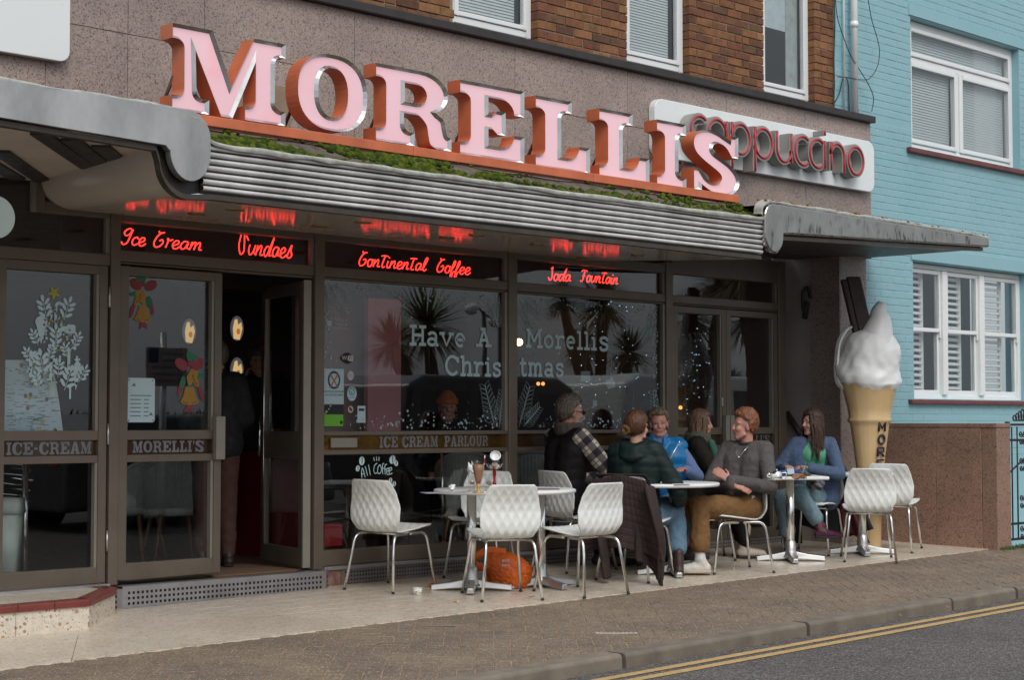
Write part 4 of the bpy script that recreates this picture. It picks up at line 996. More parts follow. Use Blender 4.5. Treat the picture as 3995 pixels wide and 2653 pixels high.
def thin(ch):
    if ch == 'c': return [(arc(.5, .5, .5, 52, 308, 20), False)]
    if ch == 'o': return [(arc(.5, .5, .5, 0, 345, 23), True)]
    if ch == 'a': return [(arc(.5, .5, .5, 0, 345, 23), True), ([(1.02, .0), (1.02, .35), (1.02, .7), (1.02, 1.0)], False)]
    if ch == 'p': return [([(0, -.5), (0, 0), (0, .5), (0, 1.02)], False), (arc(.5, .5, .5, 168, -168, 22), False)]
    if ch == 'u': return [([(0, 1.02), (0, .7)]+arc(.42, .42, .42, 180, 360, 12)+[(.84, .7), (.84, 1.02)], False), ([(.84, .42), (.84, .2), (.84, 0)], False)]
    if ch == 'n': return [([(0, 0), (0, .35)]+arc(.40, .58, .40, 180, 0, 12)+[(.80, .35), (.80, 0)], False), ([(0, .58), (0, .8), (0, 1.02)], False)]
    if ch == 'i': return [([(0, 0), (0, .4), (0, .8), (0, 1.0)], False), ([(0, 1.2), (0, 1.28), (0, 1.36)], False)]
z3 = lambda x, y: fp((2595+x*.59322)/VP, (y*.59322)/VP, 9.47)
LH = .27
spots = [('c', 168, 960), ('a', 283, 985), ('p', 440, 1020), ('p', 590, 1052), ('u', 735, 1078), ('c', 855, 1098), ('c', 952, 1118), ('i', 1050, 1138), ('n', 1092, 1145), ('o', 1205, 1165)]
for ch, x, y in spots:
    p = z3(x, y); zb = 3.672
    lt = empty('letter', Vector((p.x, 9.47, zb))+OW, parent=cs); lt['label'] = 'letter '+ch
    bs = MB(); rs = MB()
    for path, cl in thin(ch):
        pp = [(a*LH*(.96 if ch not in 'un' else 1), c*LH) for a, c in path]
        q = sweep(pp, .058, 0, .11, cl); bs.add(q.V, q.F)
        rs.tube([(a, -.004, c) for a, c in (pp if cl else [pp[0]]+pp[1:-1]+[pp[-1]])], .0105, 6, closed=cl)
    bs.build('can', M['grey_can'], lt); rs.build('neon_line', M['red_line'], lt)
# blank white board cut by the left edge of the picture
ws = empty('blank_sign', (5.3, 9.6, 3.6), 0, 'blank white rounded sign board on the granite at far left', 'sign')
o = put(MB().prism(rrect(3.6, 5.826, 3.525, 4.2, .07), YF-.06, YF-.004), 'board', M['board'], ws, Vector((-5.3, -9.6, -3.6))); bev(o, .005)
# ================================================================== NEON WRITING
M['neon'] = emit('red_neon', (1, .030, .022), 2.7, (.5, .02, .02))
NEON = {
 'I': (.95, [[(.95, 1.75), (.55, 1.95), (.12, 1.55), (.25, 1.1), (.62, 1.25), (.85, 1.75), (.70, .9), (.50, .2), (.15, .0), (-.05, .3)]]),
 'c': (.66, [[(.62, .78), (.42, 1.0), (.12, .75), (.05, .3), (.25, .0), (.62, .22)]]),
 'e': (.70, [[(.10, .35), (.52, .62), (.52, .95), (.25, .95), (.05, .5), (.15, .05), (.42, .0), (.72, .3)]]),
 'C': (1.0, [[(.30, 2.0), (.40, 1.75), (.80, 1.85)], [(.55, 1.8), (.20, 1.2), (.05, .45), (.25, .0), (.60, .15), (.82, .6), (.72, .95), (.5, .8)]]),
 'r': (.62, [[(.10, .05), (.22, .75), (.15, 1.15), (.40, .95), (.62, 1.1)]]),
 'a': (.85, [[(.70, .9), (.35, 1.0), (.06, .55), (.15, .05), (.45, .15), (.70, .9), (.62, .25), (.85, .12)]]),
 'm': (1.15, [[(.02, .0), (.14, .6), (.16, 1.0), (.10, .5), (.40, 1.0), (.50, .8), (.42, .05), (.52, .6), (.82, 1.0), (.92, .7), (.86, .15), (1.12, .1)]]),
 'S': (1.05, [[(.12, 1.9), (.02, .9), (.28, .02), (.62, .35), (.48, 1.9)], [(.70, 1.85), (.98, 1.4)]]),
 'u': (.82, [[(.12, 1.0), (.05, .4), (.25, .0), (.55, .35), (.72, 1.0), (.62, .3), (.82, .1)]]),
 'n': (.85, [[(.02, .0), (.16, 1.0), (.12, .45), (.45, 1.0), (.58, .8), (.52, .1), (.82, .12)]]),
 'd': (.9, [[(.62, .85), (.32, 1.0), (.05, .5), (.15, .02), (.42, .2), (.95, 1.9), (.62, .2), (.85, .1)]]),
 's': (.62, [[(.05, .1), (.5, 1.3), (.45, .8), (.62, .3), (.35, .0), (.1, .15)]]),
 'o': (.72, [[(.50, .95), (.22, .95), (.05, .5), (.15, .02), (.45, .05), (.60, .55), (.50, .95), (.74, .85)]]),
 't': (.72, [[(.0, 1.55), (.35, 1.62), (.78, 1.58)], [(.42, 1.55), (.22, .5), (.28, .02), (.55, .12)]]),
 'i': (.40, [[(.12, .95), (.06, .2), (.22, .0), (.42, .25)], [(.2, 1.35), (.24, 1.45)]]),
 'l': (.5, [[(.05, .2), (.5, 1.5), (.42, 1.85), (.2, 1.3), (.12, .3), (.28, .0), (.52, .25)]]),
 'f': (.55, [[(.0, .2), (.45, 1.3), (.40, 1.8), (.22, 1.2), (.02, -.5), (.2, -.55), (.30, .1), (.55, .3)]]),
 'F': (.95, [[(.05, 1.55), (.35, 1.75), (.95, 1.65)], [(.55, 1.7), (.42, .6), (.25, .02), (.0, .1)], [(.25, .85), (.62, .9)]]),
 'Z': (.72, [[(.20, 1.65), (.42, 1.95), (.40, 1.5), (.48, .7), (.40, .1), (.15, .0), (-.02, .4)]]),
 ' ': (.9, []),
}
def neon_word(txt, parent, x0, x1, zb, Y, sl=.22):
    wd = sum(NEON[c][0] for c in txt); k = (x1-x0)/wd; k_h = None; b = MB(); x = 0
    for ch in txt:
        w_, st = NEON[ch]
        for s in st:
            pth = smooth_path([(x0+(x+a*.98+sl*c*.6)*k, Y, zb+c*HN) for a, c in s], 5)
            b.tube([p-Vector((9, 10.36, 2.5)) for p in pth], .0048, 6)
        x += w_
    return b.build('word', M['neon'], parent)
HN = .062
for label, words in (('red neon script spelling ice cream above the sliding door', [('Ice', 280, 335, 545), ('Cream', 352, 466, 553)]), ('red neon script spelling sundaes in the transom above the open doorway', [('Sundaes', 548, 672, 575)]),
                     ('red neon script spelling continental coffee in the transom of the first big window', [('Continental', 826, 982, 605), ('Coffee', 1006, 1084, 613)]), ('red neon script spelling soda fountain in the transom of the second big window', [('Zoda', 1264, 1316, 635), ('Fountain', 1338, 1425, 641)])):
    ns = empty('neon_sign', (9, 10.36, 2.5), 0, label, 'neon sign', 'red neon words in the transoms')
    HN = .058
    for t, a, c, y in words:
        xa, xb = fx(a, y, 10.36), fx(c, y, 10.36)
        if t == 'Sundaes': HN = .075
        neon_word(t, ns, xa, xb, 2.50-(.012 if t in ('Continental', 'Coffee') else 0)+(.010 if t in ('Soda', 'Fountain') else 0), 10.36)
# ================================================================== PRINT ON THE BANDS AND PANES
M['band_txt'] = mk('grey_band_letter', (.20, .20, .215), .35, .3, .2, 8)
def band_word(txt, x0, x1, z0, z1, Y, parent, off, m, gap=.10):
    wd = {'I': .5, "'": .25, '-': .45, ' ': .45, 'M': 1.15, 'L': .85}; ws_ = [wd.get(c, 1.0) for c in txt]
    tot = sum(ws_)+gap*(len(txt)-1); k = (x1-x0)/tot; x = x0; L = []
    for c, w_ in zip(txt, ws_):
        if c != ' ': L.append([[(x+a*w_*k, z0+q*(z1-z0)) for a, q in con] for con in gl(c)])
        x += (w_+gap)*k
    return flat_text(L, 'lettering', m, parent, Y, off)
band_word('ICE-CREAM', 5.80, 6.43, 1.058, 1.142, YGL-.0145, d1, OS, M['band_txt'])
band_word("MORELLI'S", 6.755, 7.345, 1.060, 1.142, YGL-.0145, d2, OS, M['band_txt'])
band_word('ICE CREAM', 9.00, 9.62, 1.070, 1.160, YGL-.012, sf, OS, M['band_txt']); band_word('PARLOUR', 9.69, 10.185, 1.070, 1.160, YGL-.012, sf, OS, M['band_txt'])
band_word("MORELLI'S", 13.42, 14.08, 1.056, 1.142, YGL-.0145, d4, OS, M['band_txt'])
sput(MB().box(8.50, 8.76, YGL-.030, YGL-.011, 1.075, 1.150), 'letter_box', M['frame_lt'], bevel=.004)
# typewriter lettering painted on the glass
M['snow'] = mk('pale_blue_glass_paint', (.42, .555, .57), .8, 0, .06, 6)
M['snow_w'] = mk('white_glass_sticker', (.62, .70, .74), .6)
def slab_strokes(ch):
    """strokes in units of cap height; (path, closed)"""
    sf_ = lambda x, z, w_=.36: ([(x-w_/2, z), (x+w_/2, z)], False)
    Xh = .70
    D = {
     'H': (.86, [([(.18, 0), (.18, 1)], 0), ([(.68, 0), (.68, 1)], 0), ([(.18, .52), (.68, .52)], 0), sf_(.18, .03), sf_(.18, .97), sf_(.68, .03), sf_(.68, .97)]),
     'A': (.90, [([(.18, 0), (.45, 1)], 0), ([(.72, 0), (.45, 1)], 0), ([(.28, .34), (.62, .34)], 0), sf_(.16, .03), sf_(.74, .03), sf_(.40, .97, .3)]),
     'M': (1.0, [([(.16, 0), (.16, 1)], 0), ([(.82, 0), (.82, 1)], 0), ([(.16, 1), (.49, .3)], 0), ([(.82, 1), (.49, .3)], 0), sf_(.16, .03, .34), sf_(.82, .03, .34), sf_(.12, .97, .22), sf_(.86, .97, .22)]),
     'C': (.85, [(arc(.42, .5, .36, 40, 320, 16, .47), 0), ([(.74, .66), (.74, .95)], 0)]),
     'a': (.66, [([(.08, .58)]+arc(.28, .48, .20, 110, 0, 7, .20)+[(.48, .06), (.60, .04)], 0), (arc(.27, .19, .20, 0, 350, 14, .17), 1)]),
     'v': (.72, [([(.10, .68), (.34, .02), (.60, .68)], 0), sf_(.10, .67, .28), sf_(.60, .67, .28)]),
     'e': (.64, [([(.10, .36), (.52, .36)]+arc(.31, .35, .215, 0, 310, 14, .33), 0)]),
     'o': (.66, [(arc(.32, .35, .23, 0, 345, 16, .32), 1)]),
     'r': (.62, [([(.18, 0), (.18, .68)], 0), ([(.18, .45), (.30, .64), (.50, .66), (.54, .56)], 0), sf_(.18, .03, .38), sf_(.10, .67, .2)]),
     'l': (.40, [([(.20, 0), (.20, 1)], 0), sf_(.20, .03, .36), sf_(.13, .97, .2)]),
     'i': (.40, [([(.20, 0), (.20, .68)], 0), sf_(.20, .03, .36), sf_(.13, .67, .2), ([(.20, .86), (.20, .98)], 0)]),
     's': (.60, [([(.48, .50), (.46, .64), (.28, .68), (.12, .60), (.14, .44), (.30, .36), (.46, .28), (.48, .12), (.32, .01), (.14, .05), (.10, .20)], 0)]),
     'h': (.74, [([(.16, 0), (.16, 1)], 0), ([(.16, .45), (.30, .65), (.48, .66), (.56, .52), (.56, 0)], 0), sf_(.16, .03, .32), sf_(.56, .03, .32), sf_(.10, .97, .2)]),
     't': (.52, [([(.22, .95), (.22, .15), (.32, .02), (.48, .08)], 0), ([(.04, .67), (.46, .67)], 0)]),
     'm': (.98, [([(.14, 0), (.14, .68)], 0), ([(.14, .48), (.26, .66), (.40, .64), (.46, .5), (.46, 0)], 0), ([(.46, .48), (.58, .66), (.72, .64), (.78, .5), (.78, 0)], 0), sf_(.14, .03, .26), sf_(.46, .03, .22), sf_(.78, .03, .26), sf_(.09, .67, .16)]),
     ' ': (.6, [])}
    return D[ch]
def glass_word(txt, px0, px1, pyb, h, parent, m=None, wgt=.165, gaps=.05):
    x0, x1 = fx(px0, pyb, YGL), fx(px1, pyb, YGL); zb = fz((px0+px1)/2, pyb, YGL)
    tot = sum(slab_strokes(c)[0]+gaps for c in txt); k = (x1-x0)/tot; x = x0; b = MB(); n = 0
    for ch in txt:
        w_, st = slab_strokes(ch)
        for path, cl in st:
            if not cl and len(path) > 2 and len(path) < 12: path = cat(path, 3) if ch not in 'vAMH' else path
            if len(path) == 2: (a, c), (e, g) = path; path = [(a, c), ((a+e)/2, (c+g)/2), (e, g)]
            pp = [(x+a*k, zb+c*h) for a, c in path]; n += 1
            y = YGL-.0030-.00012*(n % 9)
            q = sweep(pp, wgt*h, y, YGL-.0004, bool(cl)); b.add(q.V, q.F)
        x += (w_+gaps)*k
    shift(b, OS); return b.build('lettering', m or M['snow'], parent)
glass_word('Have', 944, 1076, 797, .150, sf); glass_word('A', 1098, 1134, 798, .145, sf)
glass_word('Chris', 1026, 1158, 866, .155, sf); glass_word('Morelli', 1212, 1378, 803, .150, sf); glass_word('s', 1380, 1406, 808, .165, sf); glass_word('tmas', 1196, 1302, 867, .155, sf)
# stars and snow on the panes: tiny, one print per pane
rs_ = random.Random(3)
def star(x, z, r, n=5): 
    a0 = rs_.uniform(0, 1.2); return [(x+(r if i % 2 == 0 else r*.42)*sin(a0+i*pi/n), z+(r if i % 2 == 0 else r*.42)*cos(a0+i*pi/n)) for i in range(2*n)]
def starfield(a, c, nm):
    b = MB()
    def put_star(x, z, r): b.prism(star(x, z, r), YGL-.0026, YGL-.0004)
    for i in range(80):
        x = rs_.uniform(a+.02, c-.05); z = 2.33-abs(rs_.gauss(0, .07)); put_star(x, z, rs_.uniform(.004, .011))
    for i in range(120):
        x = rs_.uniform(a+.3, c-.05); z = 1.215+abs(rs_.gauss(0, .075)); put_star(x, z, rs_.choice((.004, .006, .009, .014)))
    for i in range(60):
        x = a+abs(rs_.gauss(0, .05))+.02 if nm == 0 else c-.06-abs(rs_.gauss(0, .05)); z = rs_.uniform(1.3, 2.3); put_star(x, z, rs_.uniform(.006, .014))
    shift(b, OS).build('snow_stars', M['snow_w'] if False else M['snow'], sf)['kind'] = 'stuff'
starfield(8.41, 10.39, 0); starfield(10.49, 12.45, 1)
def fern(x, z, ang, L, parent):
    b = MB(); d = Vector((cos(ang), sin(ang))); 
    stem = [(x+d.x*L*t, z+d.y*L*t) for t in (0, .25, .5, .75, 1)]
    b.tube([(p[0], YGL-.001, p[1]) for p in stem], .0022, 4)
    for i in range(1, 9):
        t = i/9; px, pz_ = x+d.x*L*t, z+d.y*L*t
        for s in (-1, 1):
            a2 = ang+s*.75; l2 = L*.33*(1-.55*t)+.02; u = Vector((cos(a2), sin(a2))); nn = Vector((-u.y, u.x))
            lp = [(px+u.x*l2*q+nn.x*l2*.22*sin(pi*q), pz_+u.y*l2*q+nn.y*l2*.22*sin(pi*q)) for q in (0, .25, .5, .75, 1)]+[(px+u.x*l2*q-nn.x*l2*.22*sin(pi*q), pz_+u.y*l2*q-nn.y*l2*.22*sin(pi*q)) for q in (.75, .5, .25)]
            b.tube([(p[0], YGL-.001, p[1]) for p in lp], .0013, 3, closed=True)
    shift(b, OS); o = b.build('frost_fern', M['snow'], parent); return o
for x, z, a, L in ((10.28, 1.22, 1.9, .38), (10.33, 1.22, 1.45, .30), (10.56, 1.22, 1.2, .38), (10.62, 1.23, .7, .26), (10.2, 2.3, -1.1, .26), (10.33, 2.32, -1.7, .24), (8.5, 2.32, -.9, .3), (8.46, 2.3, -1.4, .3), (12.35, 2.3, -1.9, .26), (12.3, 2.15, -2.3, .22), (10.58, 2.3, -1.0, .28), (10.62, 2.32, -.6, .25), (12.37, 1.25, 1.75, .3)): fern(x, z, a, L, sf)
# ================================================================== STICKERS AND POSTERS
def decal(name, polys, label, cat_, group=None):
    """polys: list of (outline XZ, material, layer)"""
    t = None; x0 = sum(p[0] for p in polys[0][0])/len(polys[0][0]); z0 = sum(p[1] for p in polys[0][0])/len(polys[0][0])
    b = MB(); ms = []
    for poly, m, k in polys:
        if m not in ms: ms.append(m)
        b.prism([(a-x0, c-z0) for a, c in poly], -.0006*k-.0012, 0, ms.index(m))
    o = b.build(name, ms); o.location = (x0, YGL-.0005, z0); tag(o, label, cat_, group); return o
def ell(cx, cz, rx, rz_, n=18, rot=0):
    return [(cx+rx*cos(2*pi*i/n)*cos(rot)-rz_*sin(2*pi*i/n)*sin(rot), cz+rx*cos(2*pi*i/n)*sin(rot)+rz_*sin(2*pi*i/n)*cos(rot)) for i in range(n)]
def rc(x0, x1, z0, z1): return [(x0, z0), (x1, z0), (x1, z1), (x0, z1)]
def P_(px, py): p = fp(px, py, YGL); return (p.x, p.z)
flat = lambda n, c, r=.6: mk(n, c, r, 0, .03, 3)
M['s_blue'] = flat('sticker_navy', (.02, .04, .12)); M['s_paper'] = flat('sticker_pale_blue', (.42, .56, .60)); M['s_or'] = flat('sticker_orange', (.42, .14, .04)); M['s_grn'] = flat('sticker_green', (.14, .42, .03)); M['s_blk'] = flat('sticker_black', (.012, .008, .010)); M['s_wht'] = flat('sticker_white', (.55, .55, .52)); M['s_teal'] = flat('sticker_teal', (.06, .26, .28)); M['s_ink'] = flat('grey_ink', (.16, .19, .21)); M['s_red'] = flat('decal_red', (.24, .035, .05)); M['s_gold'] = flat('decal_gold', (.34, .19, .03)); M['s_leaf'] = flat('decal_green', (.02, .17, .09)); M['s_drk'] = flat('decal_line', (.06, .04, .015)); M['s_yel'] = flat('decal_yellow', (.42, .38, .08)); M['s_pap'] = flat('notice_paper', (.50, .66, .72))
def text_mesh(txt, size, m, name, loc, parent=None, align='CENTER', rotx=pi/2):
    cu = bpy.data.curves.new('t', 'FONT'); cu.body = txt; cu.size = size; cu.align_x = align; cu.extrude = .0003; cu.resolution_u = 2
    o = bpy.data.objects.new('t', cu); C.objects.link(o); me = evalmesh(o); toss(o); TRASH.append(cu)
    me.materials.clear(); me.materials.append(m); q = bpy.data.objects.new(name, me); q.location = loc; q.rotation_euler = (rotx, 0, 0); return link(q, parent)
# wifi
x, z = P_(800, 826); o = decal('wifi_sticker', [(ell(x, z, .052, .043), M['s_blk'], 1), (ell(x-.018, z, .05, .030), M['s_blk'], 1.2), (ell(x+.022, z, .05, .030), M['s_blk'], 1.3), (rrect(x+.008, x+.062, z-.022, z+.022, .012, 3), M['s_wht'], 2.4)], 'black and white wireless internet sticker on the left of the first big window', 'sticker')
text_mesh('Wi', .046, M['s_wht'], 'print', (-.026, -.0034, -.014), o); text_mesh('Fi', .046, M['s_blk'], 'print', (.034, -.0034, -.014), o)
# voucher poster
x0, z1_ = P_(747, 850); x1, z0_ = P_(792, 932); polys = [(rc(x0, x1, z0_, z1_), M['s_paper'], 1), (ell((x0+x1)/2, z1_-.085, .062, .070), M['s_blue'], 2), (ell((x0+x1)/2, z1_-.085, .046, .052), M['s_paper'], 3)]
cx = (x0+x1)/2
for s in (-1, 1): polys.append(([(cx-s*.048, z1_-.145), (cx-s*.036, z1_-.148), (cx+s*.044, z1_-.045), (cx+s*.030, z1_-.038)], M['s_or'], 4+s*.3))
o = decal('voucher_poster', polys, 'pale blue food voucher poster with crossed orange knife and fork in a navy ring', 'poster')
text_mesh('USE FOOD VOUCHERS', .0195, M['s_ink'], 'print', (0, -.005, -.045), o); text_mesh('ACCEPTED HERE', .0225, M['s_ink'], 'print', (0, -.005, -.073), o)
x, z = P_(808, 866); o = decal('round_sticker', [(ell(x, z, .032, .036), M['s_wht'], 1), (ell(x, z, .026, .029), M['s_ink'], 2), (ell(x, z, .024, .027), M['s_wht'], 3)], 'small cream round sticker right of the voucher poster', 'sticker'); text_mesh('Great\nTaste', .016, M['s_ink'], 'print', (0, -.004, .002), o)
x, z = P_(811, 908); o = decal('round_sticker', [(ell(x, z, .048, .056), M['s_paper'], 1), (ell(x, z+.018, .030, .030), M['s_teal'], 2), (ell(x, z+.018, .020, .020), M['s_paper'], 3), ([(x-.014, z+.018), (x-.004, z+.004), (x+.024, z+.040), (x+.018, z+.042), (x-.004, z+.014), (x-.010, z+.022)], M['s_teal'], 4)], 'round pale sticker with a teal tick, below the small cream one', 'sticker')
text_mesh('Safety checked', .010, M['s_ink'], 'print', (0, -.004, -.030), o)
x0, z1_ = P_(746, 934); x1, z0_ = P_(792, 962); o = decal('rating_sticker', [(rc(x0, x1, z0_-.075, z1_), M['s_blk'], 1), (rc(x0+.006, x1-.004, z0_-.07, z0_+.02), M['s_grn'], 2), (ell(x1-.024, z0_-.04, .014, .014), M['s_blk'], 3)], 'green and black food hygiene rating sticker below the voucher poster', 'sticker')
text_mesh('5', .022, M['s_wht'], 'print', (x1-.024-(x0+x1)/2, -.004, .0-.052), o) if False else None
x0, z1_ = P_(824, 936); x1, z0_ = P_(842, 975); o = decal('card_sticker', [(rc(x0, x1, z0_, z1_), M['s_paper'], 1), (rc(x0+.012, x1-.012, z0_+.09, z1_-.02), M['s_blue'], 2)], 'narrow pale card payment sticker on the pink pillar side', 'sticker')
x, z = P_(808, 944); decal('poppy_sticker', [(ell(x, z, .026, .026), M['s_wht'], 1), (ell(x-.004, z+.004, .014, .016), M['s_red'], 2), (ell(x+.006, z-.004, .012, .012), M['s_red'], 2.3)], 'small round sticker with a red spot', 'sticker')
x0, z1_ = P_(751, 735); x1, z0_ = P_(805, 757); fr_ = MB()
o = decal('page_sticker', [(rc(x0, x1, z0_, z0_+.002), M['snow'], 1), (rc(x0, x1, z1_-.002, z1_), M['snow'], 1), (rc(x0, x0+.002, z0_, z1_), M['snow'], 1), (rc(x1-.002, x1, z0_, z1_), M['snow'], 1), (rc(x0+.012, x0+.055, z0_+.012, z1_-.012), M['snow'], 1)], 'faint framed social page sticker high on the first big window', 'sticker')
text_mesh('Find us on\nfacebook', .034, M['snow'], 'print', (.035, -.003, .05), o)
# opening hours notice on the sliding door
x0, z1_ = P_(293, 871); x1, z0_ = P_(356, 974); cx = (x0+x1)/2; cz = (z0_+z1_)/2
polys = [(rrect(x0, x1, z0_, z1_, .018, 3), M['s_pap'], 1)]
for i in range(6):
    zz = z1_-.125-.028*i
    polys += [(rc(x0+.026, x0+.026+(.17 if i == 0 else .085), zz, zz+.007), M['s_ink'], 2)]
    if i: polys.append((rc(x0+.135, x0+.175, zz, zz+.007), M['s_ink'], 2))
for px, pz2 in ((x0+.05, z1_-.05), (x1-.035, z0_+.055)): polys += [([(px-.018, pz2-.008), (px+.004, pz2-.004), (px+.016, pz2+.012), (px+.002, pz2+.006)], M['s_blk'], 2), ([(px-.002, pz2), (px+.004, pz2+.018), (px+.009, pz2)], M['s_blk'], 2.5), ([(px+.002, pz2-.002), (px+.02, pz2-.012), (px+.014, pz2)], M['s_blk'], 2.6)]
for px, pz2 in ((x0+.014, z1_-.014), (x1-.018, z1_-.016), (x0+.014, z0_+.012), (x1-.014, z0_+.014)): polys.append((ell(px, pz2, .006, .006, 8), M['s_ink'], 2))
decal('notice', polys, 'pale typed opening times notice pinned inside the sliding door', 'notice')
# bells
def bells(px, py, s, flip, label):
    x, z = P_(px, py); q = []; f = -1 if flip else 1
    X = lambda a, c: (x+f*a*s, z+c*s)
    E = lambda a, c, r1, r2, rot=0: ell(*X(a, c), r1*s, r2*s, 14, rot*f)
    q += [(E(-.26, .84, .24, .17, -.5), M['s_red'], 1), (E(.30, .82, .25, .16, .5), M['s_red'], 1.3), (E(0, .86, .08, .09), M['s_red'], 1.8), (E(.02, 1.06, .10, .17, -.3), M['s_leaf'], 1.1), (E(-.14, 1.04, .14, .08, .8), M['s_leaf'], 1.2)]
    q += [([X(a, c) for a, c in ((-.30, .62), (-.05, .70), (.12, .45), (.06, .22), (-.02, .20), (-.28, .50))], M['s_gold'], 2), (E(-.18, .38, .10, .26, -.55), M['s_gold'], 2.4), (E(-.18, .38, .055, .17, -.55), M['s_drk'], 2.7), (E(-.19, .38, .04, .14, -.55), M['s_gold'], 3)]
    q += [([X(a, c) for a, c in ((-.14, .16), (.16, .16), (.22, -.10), (.32, -.26), (-.30, -.26), (-.22, -.10))], M['s_gold'], 3.2), (E(0, -.27, .33, .10), M['s_gold'], 3.5), (E(0, -.27, .24, .055), M['s_drk'], 3.8), (E(0, -.26, .22, .045), M['s_gold'], 4.1), (E(0, -.31, .07, .07), M['s_gold'], 4.3)]
    q += [(E(.34, .12, .06, .26, .2), M['s_red'], 1.5), (E(-.40, -.02, .07, .26, -.35), M['s_red'], 1.6), (E(.24, .30, .09, .18, .1), M['s_leaf'], 1.9), (E(-.34, .52, .18, .07, .1), M['s_leaf'], 1.7), ([X(a, c) for a, c in ((-.08, -.36), (.08, -.36), (.22, -.58), (.02, -.52), (-.12, -.62))], M['s_red'], 1.8)]
    return decal('bell_decal', q, label, 'decal', 'painted bell decorations on the sliding door')
bells(329, 716, .215, False, 'painted gold bells with red bow high on the sliding door'); bells(437, 905, .24, True, 'painted gold bells with red bow low on the sliding door')
# christmas tree decal made of little motifs on the left door
q = []; x, z = P_(124, 675); q.append((star(x, z, .052), M['s_yel'], 1)); W = M['s_pap']
def leafspray(px, py, s, rot):
    x, z = P_(px, py); d = (sin(rot), cos(rot)); n_ = (cos(rot), -sin(rot))
    q.append(([(x-n_[0]*.002, z-n_[1]*.002), (x+n_[0]*.002, z+n_[1]*.002), (x+d[0]*s+n_[0]*.002, z+d[1]*s+n_[1]*.002), (x+d[0]*s-n_[0]*.002, z+d[1]*s-n_[1]*.002)], W, 1))
    for t in (.3, .6, .85):
        for sd in (-1, 1): q.append((ell(x+d[0]*s*t+sd*n_[0]*s*.2, z+d[1]*s*t+sd*n_[1]*s*.2, s*.20, s*.085, 10, -rot+sd*.7+ (0 if sd > 0 else pi)), W, 1.2+.1*sd))
    q.append((ell(x+d[0]*s*1.05, z+d[1]*s*1.05, s*.09, s*.17, 10, -rot), W, 1.4))
for a in ((108, 737, .14, -.25), (146, 737, .14, .35), (128, 800, .13, 0), (101, 866, .15, -.2), (148, 900, .15, .35), (88, 795, .10, -.5), (168, 800, .10, .5), (75, 835, .10, -.6), (182, 880, .11, .5), (133, 870, .11, .1), (112, 830, .10, .3), (155, 825, .09, -.3), (92, 893, .10, -.4)): leafspray(*a)
def cane(px, py, s, f=1):
    x, z = P_(px, py); pth = [(x, z), (x, z+s*.7)]+[(x+f*s*.17-f*s*.17*cos(a), z+s*.7+s*.2*sin(a)) for a in (.6, 1.2, 1.8, 2.5)]
    b = sweep(cat(pth, 2), s*.13, 0, 1); n_ = len(b.V)//4
    q.append(([(b.V[4*i][0], b.V[4*i][2]) for i in range(n_)]+[(b.V[4*i+1][0], b.V[4*i+1][2]) for i in reversed(range(n_))], W, 1))
for a in ((128, 745, .15), (70, 870, .18), (116, 880, .16), (158, 853, .17), (161, 920, .11)): cane(*a)
x, z = P_(95, 742); q += [(ell(x, z, .045, .040), W, 1), ([(x-.035, z-.028), (x+.035, z-.028), (x, z-.15)], W, 1.3)]
x, z = P_(160, 755); q += [(rrect(x-.04, x+.045, z-.04, z+.02, .015, 3), W, 1), (ell(x-.05, z-.01, .018, .02, 10), W, 1.1)]
x, z = P_(178, 855); q += [([(x-.03, z), (x+.03, z), (x-.012, z-.13)], W, 1), (ell(x, z+.015, .033, .022), W, 1.2), (ell(x, z+.04, .025, .02), W, 1.4), (rc(x-.012, x+.004, z+.05, z+.10), W, 1.5)]
for i in range(170):
    t = rs_.random()**.8; py = 700+t*185; hw = 12+t*64; px = 128+rs_.uniform(-hw, hw); x, z = P_(px, py)
    if rs_.random() < .25: q.append((star(x, z, .011), M['s_yel'], 1))
    else: q.append((ell(x, z, rs_.uniform(.004, .011), rs_.uniform(.004, .010), 8), W, 1))
decal('tree_decal', q, 'pale christmas tree decal of leaves and sweets with a yellow star on the left door', 'decal')
# coffee lettering low on the first window: drawn by hand
M['chalk'] = mk('pale_chalk_pen', (.60, .78, .80), .8)
def penned(strokes, name, label, cat_, r=.0042):
    b = MB(); ref = P_(870, 1090)
    for s in strokes: b.tube([Vector((p.x-ref[0], -.001, p.z-ref[1])) for p in smooth_path([(lambda k: (k[0], 0, k[1]))(P_(a, c)) for a, c in s], 4)], r, 4)
    o = b.build(name, M['chalk']); o.location = (ref[0], YGL-.002, ref[1]); return tag(o, label, cat_)
q8 = lambda x, y: ((1250+x/3.136)/VP, (1660+y/3.136)/VP)
st = [[(505, 645), (500, 590), (510, 520), (530, 580), (545, 640)], [(500, 600), (540, 590)], [(545, 500), (575, 620)], [(585, 480), (608, 610)], [(690, 465), (660, 490), (650, 550), (665, 590), (690, 580)], [(725, 480), (700, 520), (700, 580), (725, 590), (745, 540), (725, 480)], [(775, 465), (755, 490), (760, 600)], [(745, 530), (785, 525)], [(810, 475), (785, 500), (790, 605)], [(780, 540), (812, 535)], [(805, 565), (835, 555), (830, 525), (808, 540), (812, 600), (840, 600)], [(838, 560), (868, 545), (862, 515), (840, 535), (842, 600), (875, 585)], [(650, 390), (655, 435)], [(682, 380), (685, 435)], [(715, 385), (712, 435)]]
cof = penned([[q8(*p) for p in s] for s in st], 'coffee_lettering', 'chalk pen words about all coffee on the lower pane of the first window', 'lettering')
bn = []
